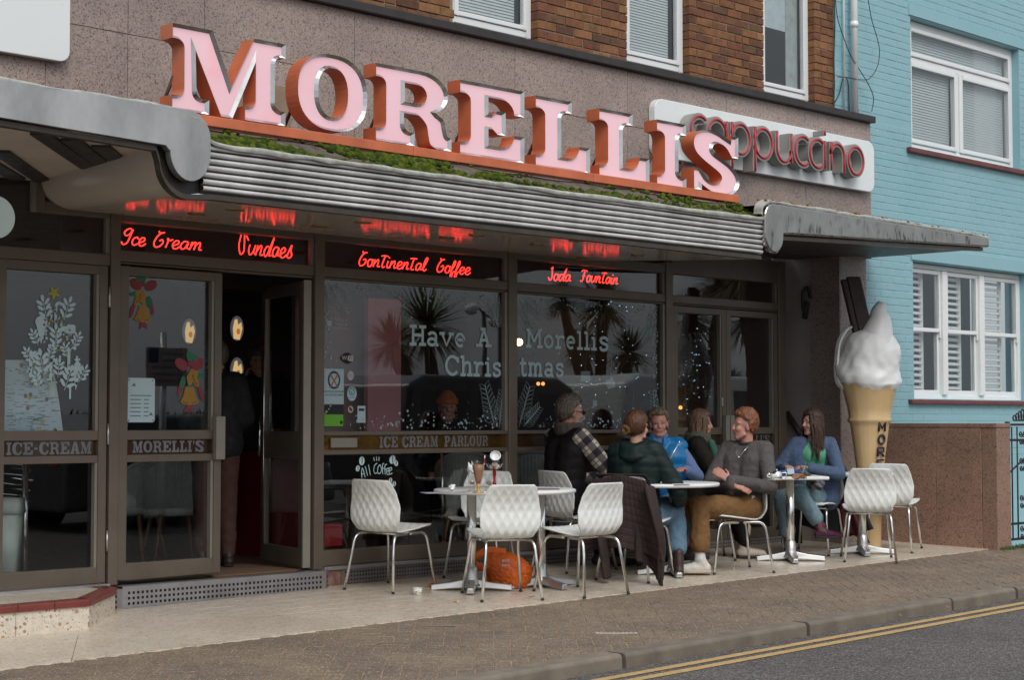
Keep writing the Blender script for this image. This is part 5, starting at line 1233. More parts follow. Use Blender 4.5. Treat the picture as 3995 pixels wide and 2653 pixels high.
for px, py, s in ((505, 435, .034), (455, 527, .024), (878, 418, .036), (922, 462, .026), (855, 675, .022), (900, 718, .022), (845, 765, .022), (855, 1130, .02), (815, 1190, .02), (865, 1195, .018)):
    x, z = P_(*q8(px, py)); b = MB().prism(ell(0, 0, s*.8, s, 14, rs_.uniform(-.6, .6)), -.001, 0).prism([(-.003, -s*.8), (.003, -s*.7), (.006, 0), (.004, s*.8), (-.002, s*.7), (0, 0)], -.002, -.0012, 1); o = b.build('bean', [M['chalk'], M['s_blk']], cof); o.location = Vector((x, YGL-.0015, z))-cof.location
# ================================================================== CHAIRS
def chair_shell():
    prof = smooth_path([(.255, 0, .452), (.235, 0, .468), (.16, 0, .466), (.05, 0, .452), (-.06, 0, .440), (-.14, 0, .438), (-.195, 0, .452), (-.222, 0, .492), (-.228, 0, .555), (-.226, 0, .63), (-.238, 0, .70), (-.262, 0, .765), (-.288, 0, .822)], 8)
    L = [0]
    for a, c in zip(prof[:-1], prof[1:]): L.append(L[-1]+(c-a).length)
    tot = L[-1]
    def at(s):
        s = min(max(s, 0), 1)*tot; i = 0
        while i < len(L)-2 and L[i+1] < s: i += 1
        t = (s-L[i])/(L[i+1]-L[i]); p = prof[i].lerp(prof[i+1], t); d = (prof[i+1]-prof[i]).normalized(); return p, Vector((d.z, 0, -d.x))
    wk = [(0, .17), (.04, .205), (.14, .222), (.30, .215), (.42, .180), (.50, .168), (.56, .185), (.64, .222), (.74, .226), (.86, .205), (.955, .183), (.985, .170), (1, .150)]
    def hw(s):
        for (a, c), (e, g) in zip(wk[:-1], wk[1:]):
            if s <= e: t = (s-a)/(e-a); t = t*t*(3-2*t)*.5+t*.5; return c+(g-c)*t
        return wk[-1][1]
    b = MB(); nu, nv = 110, 56
    def fn(u, v):
        p, n_ = at(u); t = v*2-1; y = t*hw(u); s = u*tot
        d1 = s/.118+y/.066; d2 = s/.118-y/.066
        q = (abs(sin(pi*d1))*abs(sin(pi*d2)))**.55*.0085-.004
        edge = max(0, 1-abs(t)**8); dish = .030*t*t*(1 if u > .5 else -.25)*min(1, max(0, abs(u-.44)*8))
        p = p+n_*(q*edge*min(1, u*12, (1-u)*14))
        return (p.x+dish*(1 if u > .5 else 0), y, p.z-(dish if u < .5 else 0))
    b.grid(fn, nu, nv); o = b.build('seat_shell', M['white_pl']); m = o.modifiers.new('s', 'SOLIDIFY'); m.thickness = .011; m.offset = 0
    me = evalmesh(o); toss(o); me.name = 'seat_shell'; return me
shell = chair_shell()
def legm(sx, sy):
    pts = [(sx*.02, sy*.155, .415), (sx*.13, sy*.165, .415), (sx*.175, sy*.172, .408), (sx*.205, sy*.180, .375), (sx*.222, sy*.187, .30), (sx*.268, sy*.222, .012)]
    p = smooth_path(pts[:5], 5)+[Vector(pts[5])]
    b = MB().tube(p, .0112, 10).tube([(sx*.268, sy*.222, .013), (sx*.2695, sy*.2235, 0)], .0125, 10, m=1); return b.mesh('leg', [M['chrome'], M['black']])
legs = {(a, c): legm(a, c) for a in (1, -1) for c in (1, -1)}
bar = MB().tube([(.09, -.155, .418), (.09, .155, .418)], .009, 8).tube([(-.10, -.155, .418), (-.10, .155, .418)], .009, 8).box(-.12, .12, -.02, .02, .424, .436).mesh('under_frame', M['chrome'])
def chair(x, y, deg, label, group='white quilted shell chairs on the terrace'):
    t = empty('cafe_chair', (x, y, gz(x, y)), radians(deg), label, 'chair', group)
    sx, sy = .009, .022; a = radians(deg)
    t.rotation_euler = Matrix(((cos(a), -sin(a), 0), (sin(a), cos(a), 0), (sx*cos(a)+sy*sin(a), -sx*sin(a)+sy*cos(a), 1))).to_euler()
    inst('seat_shell', shell, t)
    for k in legs: inst('leg', legs[k], t)
    inst('under_frame', bar, t); return t
chair(8.715, 9.82, 12, 'empty white chair in side view, leftmost on the terrace')
chair(8.985, 8.92, 61, 'empty white chair with its back to the road in front of the sundae glasses')
chair(9.60, 8.71, 86, 'empty white chair at the kerb side of the big table, before the draped brown coat')
chair(9.83, 10.0, -150, 'white chair on the window side of the round table, behind the sundae glasses')
chair(10.75, 9.83, -7, 'white chair under the man in the black gilet')
chair(10.62, 9.05, 17, 'white chair under the woman in green, hidden by the draped brown coat')
chair(11.66, 8.89, 153, 'white chair under the ginger haired man')
chair(13.50, 9.36, 198, 'white chair under the woman in the blue cardigan')
chair(13.33, 8.66, 37, 'empty white chair with its back to the road before the ice cream cone')
chair(14.32, 9.03, 22, 'empty white chair against the low granite wall at far right')
chair(11.86, 9.74, 215, 'white chair under the woman in the blue gilet')
chair(12.28, 9.72, -40, 'white chair under the woman with the green scarf')
# ================================================================== TABLES
def pedestal(parent, x, y, H, rot, r=.036, four=True, L=.30):
    b = MB().tube([(x, y, .10), (x, y, H)], r, 16); b.build('pedestal', M['chrome'], parent)
    MB().lathe([(r*2.1, .035), (r*1.7, .06), (r*1.35, .10), (r*1.25, .17), (r*1.05, .175)], 18, (x, y, 0)).build('base_hub', M['steel'], parent)
    for k in range(4):
        a = rot+k*pi/2; d = Vector((cos(a), sin(a), 0)); n_ = Vector((-d.y, d.x, 0)); c = Vector((x, y, 0))
        v = []
        for t, z0, z1, w_ in ((.03, .02, .085, .036), (L*.5, .014, .060, .034), (L, .0, .040, .030)):
            v += [c+d*t+n_*w_+Vector((0, 0, z0)), c+d*t-n_*w_+Vector((0, 0, z0)), c+d*t-n_*w_*.7+Vector((0, 0, z1)), c+d*t+n_*w_*.7+Vector((0, 0, z1))]
        f = [(0, 1, 2, 3), (8, 11, 10, 9)]+[(i*4+j, i*4+4+j, i*4+4+(j+1) % 4, i*4+(j+1) % 4) for i in range(2) for j in range(4)]
        bev(MB().add(v, f).build('foot', M['steel'], parent), .006)
TBL = []
def table(x, y, R_, H, label, peds, sq=False, th=.030, rot=0):
    t = empty('cafe_table', (x, y, gz(x, y)), 0, label, 'table', 'white topped cafe tables')
    if sq: b = MB().obox((0, 0, H-th/2), (R_*cos(rot), R_*sin(rot), 0), (-R_*sin(rot), R_*cos(rot), 0), (0, 0, th/2)); o = b.build('table_top', M['white_pl'], t); bev(o, .01, 3)
    else: MB().lathe([(.01, H-th), (R_-.012, H-th), (R_-.003, H-th+.006), (R_, H-th/2), (R_-.002, H-.005), (R_-.009, H), (.01, H)], 64).build('table_top', M['white_pl'], t)
    for px, py, ro in peds:
        pedestal(t, px-x, py-y, H-th, ro)
    TBL.append((x, y, gz(x, y)+H)); return t
table(9.37, 9.27, .535, .745, 'large round white table on two pedestals with used sundae glasses', [(9.10, 9.35, radians(-46)), (9.66, 9.17, radians(-10))])
table(10.98, 9.12, .50, .745, 'round white table between the woman in green and the ginger haired man', [(11.08, 9.04, radians(-42))])
table(12.77, 9.06, .255, .745, 'small square white table with a brown tray of cups', [(12.72, 9.06, radians(-46))], True, rot=radians(50))
table(13.76, 9.0, .285, .745, 'small round white table in front of the ice cream cone', [(13.76, 9.0, radians(-48))])
# things on the big table
M['cream_liq'] = mk('caramel_milkshake', (.44, .21, .12), .3, 0, .1, 20)
M['gl_red'] = glassm('red_glass', (.75, .05, .05), 1.3); M['gl_amber'] = glassm('amber_glass', (.85, .6, .2), 1.3)
M['red_foot'] = mk('red_glass_foot', (.30, .012, .012), .08, 0, .1, 5); M['amber_foot'] = mk('amber_glass_foot', (.50, .30, .06), .1, 0, .1, 5)
def sundae(x, y, z, s, label, fill, foot, grp='used sundae glasses on the big round table'):
    t = empty('sundae_glass', (x, y, z), R.random()*3, label, 'glass', grp)
    MB().lathe([(.001, 0), (.040*s, 0), (.042*s, .006), (.012*s, .016), (.009*s, .035*s), (.016*s, .06*s)], 20).build('foot', foot, t)
    MB().lathe([(.016*s, .06*s), (.024*s, .09*s), (.036*s, .15*s), (.045*s, .205*s), (.049*s, .215*s)], 22, caps=False).build('bowl', M['tumbler'], t)
    if fill: MB().lathe([(.013*s, .062*s), (.021*s, .09*s), (.033*s, .15*s), (.041*s, .19*s), (.001, .192*s)], 20).build('milkshake', fill, t)
    return t
def on_tab(i, px, py):
    x, y, z = TBL[i]; return onz(px, py, z)
M['residue'] = mk('melted_cream', (.52, .40, .36), .5, 0, .2, 25)
p = on_tab(0, 1103, 1137); sundae(p.x, p.y, p.z, 1.05, 'tall glass half full of caramel milkshake with an amber foot', M['cream_liq'], M['amber_foot'])
g2 = MB()
p = on_tab(0, 1088, 1133); t = empty('tall_glass', p, 0, 'tall clear glass with a crumpled white napkin stuffed in it', 'glass', 'used sundae glasses on the big round table')
MB().lathe([(.001, 0), (.026, 0), (.028, .004), (.022, .02), (.026, .07), (.030, .16), (.034, .17)], 20, caps=False).build('bowl', M['tumbler'], t)
def crumple(b, c, r, seed, n=3):
    rr = random.Random(seed)
    for k in range(n):
        s = rr.random()*20; cc = Vector(c)+Vector((rr.uniform(-r, r)*.5, rr.uniform(-r, r)*.5, rr.uniform(0, r)*.5))
        b.add([tuple(cc+p_*r*(.75+.75*noise.noise(p_*2.6+Vector((s, 0, s))))) for p_ in IV], IF)
    return b
crumple(MB(), (0, 0, .06), .022, 3, 2).build('residue', M['residue'], t); b = crumple(MB(), (0, 0, .15), .030, 4, 3)
b.add([(-.03, 0, .15), (-.035, .005, .215), (-.005, .0, .19), (0, 0, .15)], [(0, 1, 2, 3)]).add([(-.005, 0, .15), (.0, .004, .225), (.02, .0, .19), (.02, 0, .15)], [(0, 1, 2, 3)]); b.build('napkin', M['white_paint'], t)
p = on_tab(0, 1127, 1132); t = empty('tall_glass', p, 0, 'squat clear glass smeared with cream beside the red stemmed glass', 'glass', 'used sundae glasses on the big round table')
MB().lathe([(.001, 0), (.030, 0), (.031, .004), (.020, .02), (.027, .06), (.033, .12), (.036, .125)], 20, caps=False).build('bowl', M['tumbler'], t); crumple(MB(), (0, 0, .05), .022, 6, 3).build('residue', M['residue'], t)
p = on_tab(0, 1140, 1134); t = empty('cocktail_glass', p, 0, 'red stemmed sundae dish with a wide clear bowl', 'glass', 'used sundae glasses on the big round table')
MB().lathe([(.001, 0), (.045, 0), (.046, .005), (.012, .014), (.010, .04), (.015, .06), (.009, .075), (.008, .10), (.014, .125), (.012, .155), (.03, .165)], 22).build('stem', M['red_foot'], t)
MB().lathe([(.012, .160), (.045, .172), (.062, .198), (.068, .202)], 24, caps=False).build('bowl', M['tumbler'], t); crumple(MB(), (0, 0, .175), .030, 9, 3).build('residue', M['residue'], t)
M['cup_blue'] = mk('blue_paper_cup', (.03, .07, .22), .5)
q = Matrix.Rotation(radians(62), 3, (sin(TH), -cos(TH), 0)); t = empty('paper_cup', p+Vector((.005, -.005, .245)), 0, 'blue and white paper tub lying tipped in the red stemmed dish', 'tub')
b = MB().lathe([(.001, -.03), (.030, -.03), (.036, .028), (.038, .03), (.035, .03), (.029, -.027)], 20, caps=False); b.V = [tuple(q @ Vector(v)) for v in b.V]; b.build('tub', M['cup_blue'], t)
b = MB().lathe([(.030, -.026), (.0345, .026), (.001, -.026)], 20, caps=False).tube([(.037*cos(a*pi/10), .037*sin(a*pi/10), .03) for a in range(20)], .003, 5, closed=True); b.V = [tuple(q @ Vector(v)) for v in b.V]; b.build('lining', M['white_paint'], t)
p = on_tab(0, 1113, 1134); o = MB().tube([(0, 0, .10), (.012, -.01, .262)], .004, 6).build('straw', M['white_paint']); o.location = p; tag(o, 'red and white drinking straw standing in the milkshake', 'straw')
MB().tube([(.0075, -.0063, .205), (.0105, -.0088, .243)], .0045, 6).build('stripe', M['gl_red'] if False else M['red_foot'], o)
p = on_tab(0, 1041, 1135); o = crumple(MB(), (0, 0, .022), .026, 12, 4).build('napkin', M['white_paint']); o.location = p; tag(o, 'crumpled white napkin near the left edge of the big round table', 'napkin')
M['menu'] = mk('menu_print', (.46, .45, .55), .3, 0, .35, 30)
p = on_tab(0, 1030, 1137); o = MB().obox((0, 0, .003), (.17, -.06, 0), (.05, .09, 0), (0, 0, .0012)).build('menu', M['menu']); o.location = p; tag(o, 'printed menu sheet lying over the left edge of the big round table', 'menu')
M['purple'] = mk('purple_leaflet', (.12, .04, .12), .4)
p = on_tab(0, 1262, 1129); o = MB().obox((0, 0, .003), (.075, -.05, 0), (.04, .05, 0), (0, 0, .0012)).build('leaflet', M['purple']); o.location = p; tag(o, 'purple leaflet on the right part of the big round table', 'leaflet')
# second table: clear sundae glass with spoon, napkin
p = on_tab(1, 1541, 1116); t = sundae(p.x-.02, p.y+.02, p.z, 1.15, 'clear fluted sundae glass with a long spoon before the woman in the blue gilet', None, M['tumbler'], None); crumple(MB(), (0, 0, .14), .026, 21, 3).build('residue', M['residue'], t)
o = MB().tube([(.0, 0, .12), (.09, -.07, .32)], .003, 6).ball((.093, -.072, .325), (.008, .008, .014), 8, 6).build('spoon', M['chrome']); o.location = t.location; tag(o, 'long steel spoon leaning out of the clear sundae glass', 'spoon')
p = on_tab(1, 1568, 1117); o = MB().obox((0, 0, .003), (.06, -.03, 0), (.03, .05, 0), (0, 0, .002)).build('napkin', M['white_paint']); o.location = p; tag(o, 'flat white napkin on the table by the clear sundae glass', 'napkin')
# third table: tray with cups, packets
tx, ty, tz = TBL[2]
M['tray'] = mk('brown_tray', (.085, .03, .018), .35, 0, .15, 9)
tr = MB().lathe([(.001, .004), (.18, .004), (.195, .016), (.20, .016), (.185, .0), (.001, .0)], 32).build('tray', M['tray']); tr.location = (tx-.03, ty+.02, tz); tag(tr, 'round brown tray on the small square table', 'tray')
M['china'] = mk('white_china', (.75, .75, .73), .15)
def cup(x, y, rot, label):
    t = empty('coffee_cup', (x, y, tz+.008), rot, label, 'cup', 'white cups on the brown tray')
    MB().lathe([(.001, .0), (.060, .004), (.066, .010), (.001, .006)], 24).build('saucer', M['china'], t)
    MB().lathe([(.019, .008), (.029, .026), (.035, .052), (.033, .052), (.026, .026), (.001, .014)], 22).build('cup_bowl', M['china'], t)
    MB().tube(smooth_path([(.031, 0, .044), (.052, 0, .045), (.053, 0, .028), (.029, 0, .022)], 5), .005, 6).build('handle', M['china'], t)
pp = onz(1810, 1108, tz); cup(pp.x+.02, pp.y+.10, .4, 'white coffee cup at the back of the brown tray'); pp = onz(1795, 1110, tz); cup(pp.x-.03, pp.y+.02, 2.4, 'white coffee cup at the left of the brown tray')
pp = onz(1783, 1110, tz); t = empty('teapot', (pp.x+.02, pp.y-.02, tz+.006), 2.3, 'small steel teapot at the left end of the brown tray', 'teapot')
MB().lathe([(.001, 0), (.040, 0), (.045, .02), (.040, .06), (.028, .075), (.001, .08)], 22).build('pot', M['chrome'], t); MB().tube(smooth_path([(-.04, 0, .06), (-.075, 0, .06), (-.07, 0, .02), (-.042, 0, .015)], 5), .005, 6).build('handle', M['chrome'], t); MB().tube([(.04, 0, .03), (.07, 0, .065)], [.010, .006], 8).build('spout', M['chrome'], t); MB().ball((0, 0, .085), .008, 8, 6).build('knob', M['chrome'], t)
M['pk_blue'] = mk('blue_packet', (.02, .07, .26), .25, 0, .15, 30); M['paper_br'] = mk('brown_paper', (.36, .20, .11), .8, 0, .1, 12, .4, 40)
pp = onz(1848, 1109, tz); o = crumple(MB(), (0, 0, .02), .04, 31, 2); o.V = [(v[0]*1.5, v[1], v[2]*.7) for v in o.V]; o = o.build('paper_bag', M['paper_br']); o.location = pp+Vector((.02, .02, .008)); o.rotation_euler = (0, 0, -.8); tag(o, 'folded brown paper bag on the tray under the blue packet', 'bag')
pp = onz(1838, 1105, tz); b = MB().obox((0, 0, 0), (.075, -.062, .012), (.022, .026, .0), (-.002, .002, .020)); o = b.build('packet', M['pk_blue']); bev(o, .012, 3); o.location = pp+Vector((-.02, .10, .055)); tag(o, 'blue wrapped packet lying on the tray', 'packet')
MB().obox((.022, -.024, .006), (.022, -.018, .004), (.0225, .0265, 0), (-.0022, .0022, .0206)).build('packet_label', M['s_pap'], o)
pp = onz(1862, 1107, tz); o = MB().lathe([(.001, 0), (.026, 0), (.032, .11), (.030, .11), (.024, .005)], 18, caps=False).build('water_glass', M['tumbler']); o.location = pp+Vector((.03, .06, .006)); tag(o, 'clear water glass beside the blue packet', 'glass')
# on the floor
p = Vector((8.92, 9.26, gz(8.92, 9.26))); pp = onz(963, 1375, .012); t = empty('paper_tub', (pp.x, pp.y, gz(pp.x, pp.y)), 0, 'small patterned white ice cream tub dropped on the terrace', 'tub')
MB().lathe([(.001, 0), (.029, 0), (.0355, .047), (.0335, .047), (.027, .004), (.001, .004)], 24, caps=False).build('tub', M['white_paint'], t); MB().tube([(.036*cos(a*pi/12), .036*sin(a*pi/12), .047) for a in range(24)], .0025, 5, closed=True).build('rim', M['white_paint'], t)
rr = random.Random(7); b = MB()
for i in range(22):
    a = rr.uniform(0, 6.28); z = rr.uniform(.010, .040); r_ = .029+.0065*z/.047+.0008; c = Vector((r_*cos(a), r_*sin(a), z)); u = Vector((-sin(a), cos(a), 0)); s = rr.uniform(.002, .0045)
    b.add([c-u*s-Vector((0, 0, s)), c+u*s-Vector((0, 0, s)), c+u*s+Vector((0, 0, s)), c-u*s+Vector((0, 0, s))], [(0, 1, 2, 3)], i % 3)
b.build('print', [M['s_or'], M['s_grn'], M['s_red']], t)
def litter(px, py, z, b, m, name, label, c_):
    pp = onz(px, py, z); o = b.build(name, m); o.location = (pp.x, pp.y, gz(pp.x, pp.y) if pp.y > 8.48 else pz(pp.x, pp.y)); tag(o, label, c_); return o
M['filter'] = mk('orange_filter', (.5, .17, .04), .8)
z8 = lambda x, y: ((1200+x*.59322)/VP, (1723+y*.59322)/VP); z9 = lambda x, y: ((2595+x*.59322)/VP, (1723+y*.59322)/VP); z7 = lambda x, y: (x*.59322/VP, (1723+y*.59322)/VP)
o = litter(*z8(980, 1056), .012, MB().tube([(-.022, 0, .005), (.004, .003, .005)], .0045, 8), M['filter'], 'cigarette_end', 'cigarette end with orange filter below the left pedestal foot', 'litter'); MB().tube([(.004, .003, .005), (.026, .006, .005)], .0044, 8).build('paper_end', M['white_paint'], o)
o = litter(*z9(447, 849), .03, MB().tube([(-.02, 0, .005), (.004, .003, .005)], .0045, 8), M['filter'], 'cigarette_end', 'cigarette end between the legs of the ginger haired man\'s chair', 'litter'); MB().tube([(.004, .003, .005), (.022, .006, .005)], .0044, 8).build('paper_end', M['white_paint'], o)
litter(*z8(1475, 1033), .0, MB().obox((0, 0, .002), (.035, .004, 0), (0, .004, 0), (0, 0, .001)), M['purple'], 'wrapper_strip', 'thin purple wrapper strip near the terrace edge', 'litter')
# orange carrier bag with its loose handle
def bagm():
    m = NM('orange_carrier_bag'); m.set(Base_Color=m.ramp(m.noise(9, 4), [(.3, (.62, .10, .005)), (.7, (.78, .16, .01))]), Roughness=.32, Transmission_Weight=0.0, Subsurface_Weight=.15, Subsurface_Radius=(.05, .02, .01)); m.bump(m.noise(26, 5, .6), .7, .02); return m.m
M['bag'] = bagm()
def crease(p_, s): return .035*(1-abs(noise.noise(p_*7+Vector((s, 0, 0))))*2)+.02*noise.noise(p_*15+Vector((0, s, 0)))
b = MB(); ib = bmesh.new(); bmesh.ops.create_icosphere(ib, subdivisions=5, radius=1); vv = [v.co.copy() for v in ib.verts]; ff = [[v.index for v in f.verts] for f in ib.faces]; ib.free()
v = []
for p_ in vv:
    q = Vector((p_.x*.165, p_.y*.105, p_.z*.145)); z = q.z+.135
    if q.z < -.05: q *= 1.0+.25*(-.05-q.z)/.1
    k = max(0, q.z)/.145
    q.x -= .06*k*k; q.x += .05*(1-k)
    q = q*(1+crease(p_, 3)*2.6)
    v.append((q.x, q.y, max(q.z+.135, .002)))
b.add(v, ff, 0, True); pp = onz(1175, 1362, .014); bo = empty('carrier_bag', (pp.x+.02, pp.y+.10, gz(pp.x, pp.y+.1)), radians(-46), 'crumpled orange plastic carrier bag under the big round table', 'bag'); b.build('bag', M['bag'], bo)
b = MB(); pth = smooth_path([(.03, -.02, .26), (-.10, -.03, .275), (-.185, -.03, .235), (-.205, -.04, .185), (-.16, -.05, .155), (-.09, -.06, .17)], 6)
v = []
for i, p_ in enumerate(pth):
    w_ = .045+.012*noise.noise(p_*12); v += [p_+Vector((0, .0, w_*.8)), p_+Vector((0, -.03, 0)), p_-Vector((0, 0, w_*.6))]
b.add(v, [(i*3+j, i*3+3+j, i*3+4+j, i*3+1+j) for i in range(len(pth)-1) for j in range(2)], 0, True); b.build('handle', M['bag'], bo)
tm = text_mesh('ING\nhere', .032, M['s_pap'], 'print', (.03, -.118, .20), bo); tm.rotation_euler = (radians(70), 0, .1)
b = MB(); b.grid(lambda u, v_: (-.55+.62*u, .02+.12*(v_-.5)+.03*sin(u*5), .012+.018*abs(noise.noise((u*6, v_*4, 2)))+.015*sin(pi*v_)), 26, 8); b.build('loose_flap', mk('orange_flap_shade', (.45, .09, .01), .5, 0, .2, 9), bo)
# ================================================================== DRAPED COATS
M['quilt'] = mk('brown_quilted_nylon', (.040, .027, .025), .7, 0, .2, 8, .3, 60, spec=.2)
def quilted(fn, nu, nv, name, m, parent, pitch=14, amp=.008):
    """cloth sheet with stitched squares"""
    def g(u, v):
        p_ = Vector(fn(u, v)); a = Vector(fn(min(u+.01, 1), v))-Vector(fn(max(u-.01, 0), v)); c = Vector(fn(u, min(v+.01, 1)))-Vector(fn(u, max(v-.01, 0))); n_ = a.cross(c)
        if n_.length > 1e-9: n_.normalize()
        return tuple(p_+n_*amp*(abs(sin(pi*u*pitch))*abs(sin(pi*v*pitch*1.4)))**.4)
    b = MB().grid(g, nu, nv); o = b.build(name, m, parent); md = o.modifiers.new('s', 'SOLIDIFY'); md.thickness = .012; return o
fx_, fy_ = 10.62, 9.05
coat = empty('draped_coat', (fx_, fy_, gz(fx_, fy_)), radians(17), 'dark brown quilted coat draped over the green woman\'s chair, sleeves trailing to the ground', 'coat')
def drape(u, v):
    # u across the chair back (-.26 .. .26), v from the top edge down behind it
    y = (u-.5)*(.46+.30*v)-.04*v
    z = .835-.56*v-(.05*abs(u-.5)*2)**1-.10*v*max(0, (.5-u))
    x = -.315-.02*sin(v*3)-.05*v*(1+.4*sin(u*9+v*2))-.03*v*cos(u*13)
    return (x, y, z)
quilted(drape, 60, 50, 'coat_body', M['quilt'], coat)
def drape2(u, v): y = (u-.5)*.42; return (-.30+.14*v, y, .838-.02*v-.10*v*v)
quilted(drape2, 30, 12, 'coat_collar', M['quilt'], coat)
def sleeve(pts, rs, name):
    pth = smooth_path(pts, 8); n_ = len(pth); rr2 = [rs[0]+(rs[1]-rs[0])*i/(n_-1)+.006*abs(sin(i*1.3)) for i in range(n_)]
    return MB().tube(pth, rr2, 14, flat=.38).build(name, M['quilt'], coat)
sleeve([(-.34, -.26, .74), (-.37, -.33, .52), (-.36, -.37, .32), (-.345, -.36, .15), (-.33, -.35, .03)], (.085, .045), 'sleeve')
sleeve([(-.36, .14, .60), (-.40, .12, .40), (-.42, .08, .20), (-.42, .06, .03)], (.09, .055), 'sleeve')
def hem(u, v): return (-.30-.05*sin(u*8)-.03*v, -.10-.26*u-.02*v, .50-.42*v*(.6+.7*u)-.02*sin(u*11))
quilted(hem, 34, 34, 'coat_hem', M['quilt'], coat, 9)
# dark jacket with a crimson lining over the cardigan woman's chair
M['crimson'] = mk('crimson_lining', (.11, .008, .022), .5, 0, .15, 10, .2, 40); M['jkt'] = mk('black_jacket', (.022, .022, .027), .6, 0, .2, 10, .3, 50)
jk = empty('draped_jacket', (13.50, 9.36, gz(13.5, 9.36)), radians(198), 'black jacket with crimson lining hanging from the cardigan woman\'s chair', 'jacket')
def jd(u, v): return (-.30-.05*v-.03*sin(u*9)*v, (u-.5)*(.44+.5*v), .80-.62*v+.05*sin(u*7)*v)
o = MB().grid(jd, 30, 24).build('jacket_back', M['jkt'], jk); o.modifiers.new('s', 'SOLIDIFY').thickness = .012
def jl(u, v): return (-.27-.04*v+.02*sin(u*10), .16+.22*u*(.3+v), .58-.50*v*(.75+.25*u))
o = MB().grid(jl, 16, 16).build('lining', M['crimson'], jk); o.modifiers.new('s', 'SOLIDIFY').thickness = .006
def jl2(u, v): return (-.27-.04*v, -.20-.16*u*(.3+v), .58-.52*v)
o = MB().grid(jl2, 12, 12).build('front_flap', M['jkt'], jk); o.modifiers.new('s', 'SOLIDIFY').thickness = .012
# ================================================================== ICE CREAM CONE
cone = empty('cone_statue', (14.215, 9.205, gz(14.215, 9.205)), radians(-48), 'giant fibreglass ice cream cone with a chocolate flake', 'statue')
M['wafer'] = mk('wafer_paint', (.60, .42, .215), .42, 0, .08, 5, .25, 18, .006); M['icec'] = mk('white_fibreglass', (.78, .80, .80), .42, 0, .04, 4, .3, 7, .012); M['flake'] = mk('chocolate_flake', (.028, .010, .007), .5, 0, .3, 14, .7, 40, .008); M['letter_navy'] = mk('navy_cone_letter', (.02, .012, .05), .5)
N6 = 12
b = MB(); prof = [(.095, .0), (.10, .30), (.125, .75), (.15, .95), (.176, 1.15), (.184, 1.19), (.204, 1.205), (.206, 1.225), (.190, 1.245), (.205, 1.33), (.240, 1.48), (.262, 1.55), (.272, 1.56), (.272, 1.58)]
n_ = 72; v = []
for r_, z in prof:
    for k in range(n_):
        a = 2*pi*k/n_; rib = abs((a/(2*pi)*N6+.28) % 1-.5)*2           # panels with raised ribs
        rr3 = r_*(1+.06*max(0, (rib-.86)/.14))
        v.append((rr3*cos(a), rr3*sin(a)*.80, z))
b.add(v, [(i*n_+k, i*n_+(k+1) % n_, (i+1)*n_+(k+1) % n_, (i+1)*n_+k) for i in range(len(prof)-1) for k in range(n_)], 0, True).build('wafer_cone', M['wafer'], cone)
b = MB(); ni, nk = 60, 80; v = []
for i in range(ni):
    t = i/(ni-1); z = 1.50+.60*t
    T_ = t*9; i0 = min(int(T_), 8); r_ = (lambda L_: L_[i0]+(L_[i0+1]-L_[i0])*(T_-i0))([.235, .292, .302, .300, .298, .288, .268, .238, .195, .04])
    for k in range(nk):
        a = 2*pi*k/nk
        fold = .016*sin(z*17+a*1.0+1.2)*(1-t*.3)+.030*noise.noise((cos(a)*1.5, sin(a)*1.5, z*3.4))+.012*(1-abs(noise.noise((cos(a)*2.3+4, sin(a)*2.3, z*7)))*4)*(1-t*.4)
        lean = .035*t*t
        v.append(((r_+fold)*cos(a)+lean, (r_+fold)*sin(a)*.72, z+.02*sin(a*2+1)*(1-t)))
b.add(v, [(i*nk+k, i*nk+(k+1) % nk, (i+1)*nk+(k+1) % nk, (i+1)*nk+k) for i in range(ni-1) for k in range(nk)]+[tuple(reversed(range(nk)))], 0, True)
b.tube(smooth_path([(.05, 0, 1.93), (.080, 0, 2.05), (.100, 0, 2.16), (.100, 0, 2.25), (.130, 0, 2.335)], 6), [.19-.0062*i for i in range(25)], 16)
o = b.build('ice_cream', M['icec'], cone)
seam = smooth_path([(-.235, 0, 1.50), (-.30, 0, 1.58), (-.315, 0, 1.70), (-.305, 0, 1.84), (-.285, 0, 1.96), (-.225, 0, 2.07), (-.16, 0, 2.11)], 8)
MB().tube([(p_.x, .03, p_.z) for p_ in seam], .016, 8).tube([(p_.x+.012, -.02, p_.z) for p_ in seam], .014, 8).build('seam', M['icec'], cone)
b = MB(); b.obox((-.085, .0, 2.30), (.066, 0, 0), (0, .04, 0), (-.06*1.0, 0, .28))
b2 = MB(); b2.obox((-.176, .01, 2.29), (.026, 0, 0), (0, .05, 0), (-.058, 0, .265)); b.V += []; b.add(b2.V, b2.F)
o = MB().add(b.V[:8], b.F[:6]).build('flake', M['flake'], cone); bev(o, .012); o = MB().add(b2.V, b2.F).build('flake_edge', M['flake'], cone); bev(o, .012)
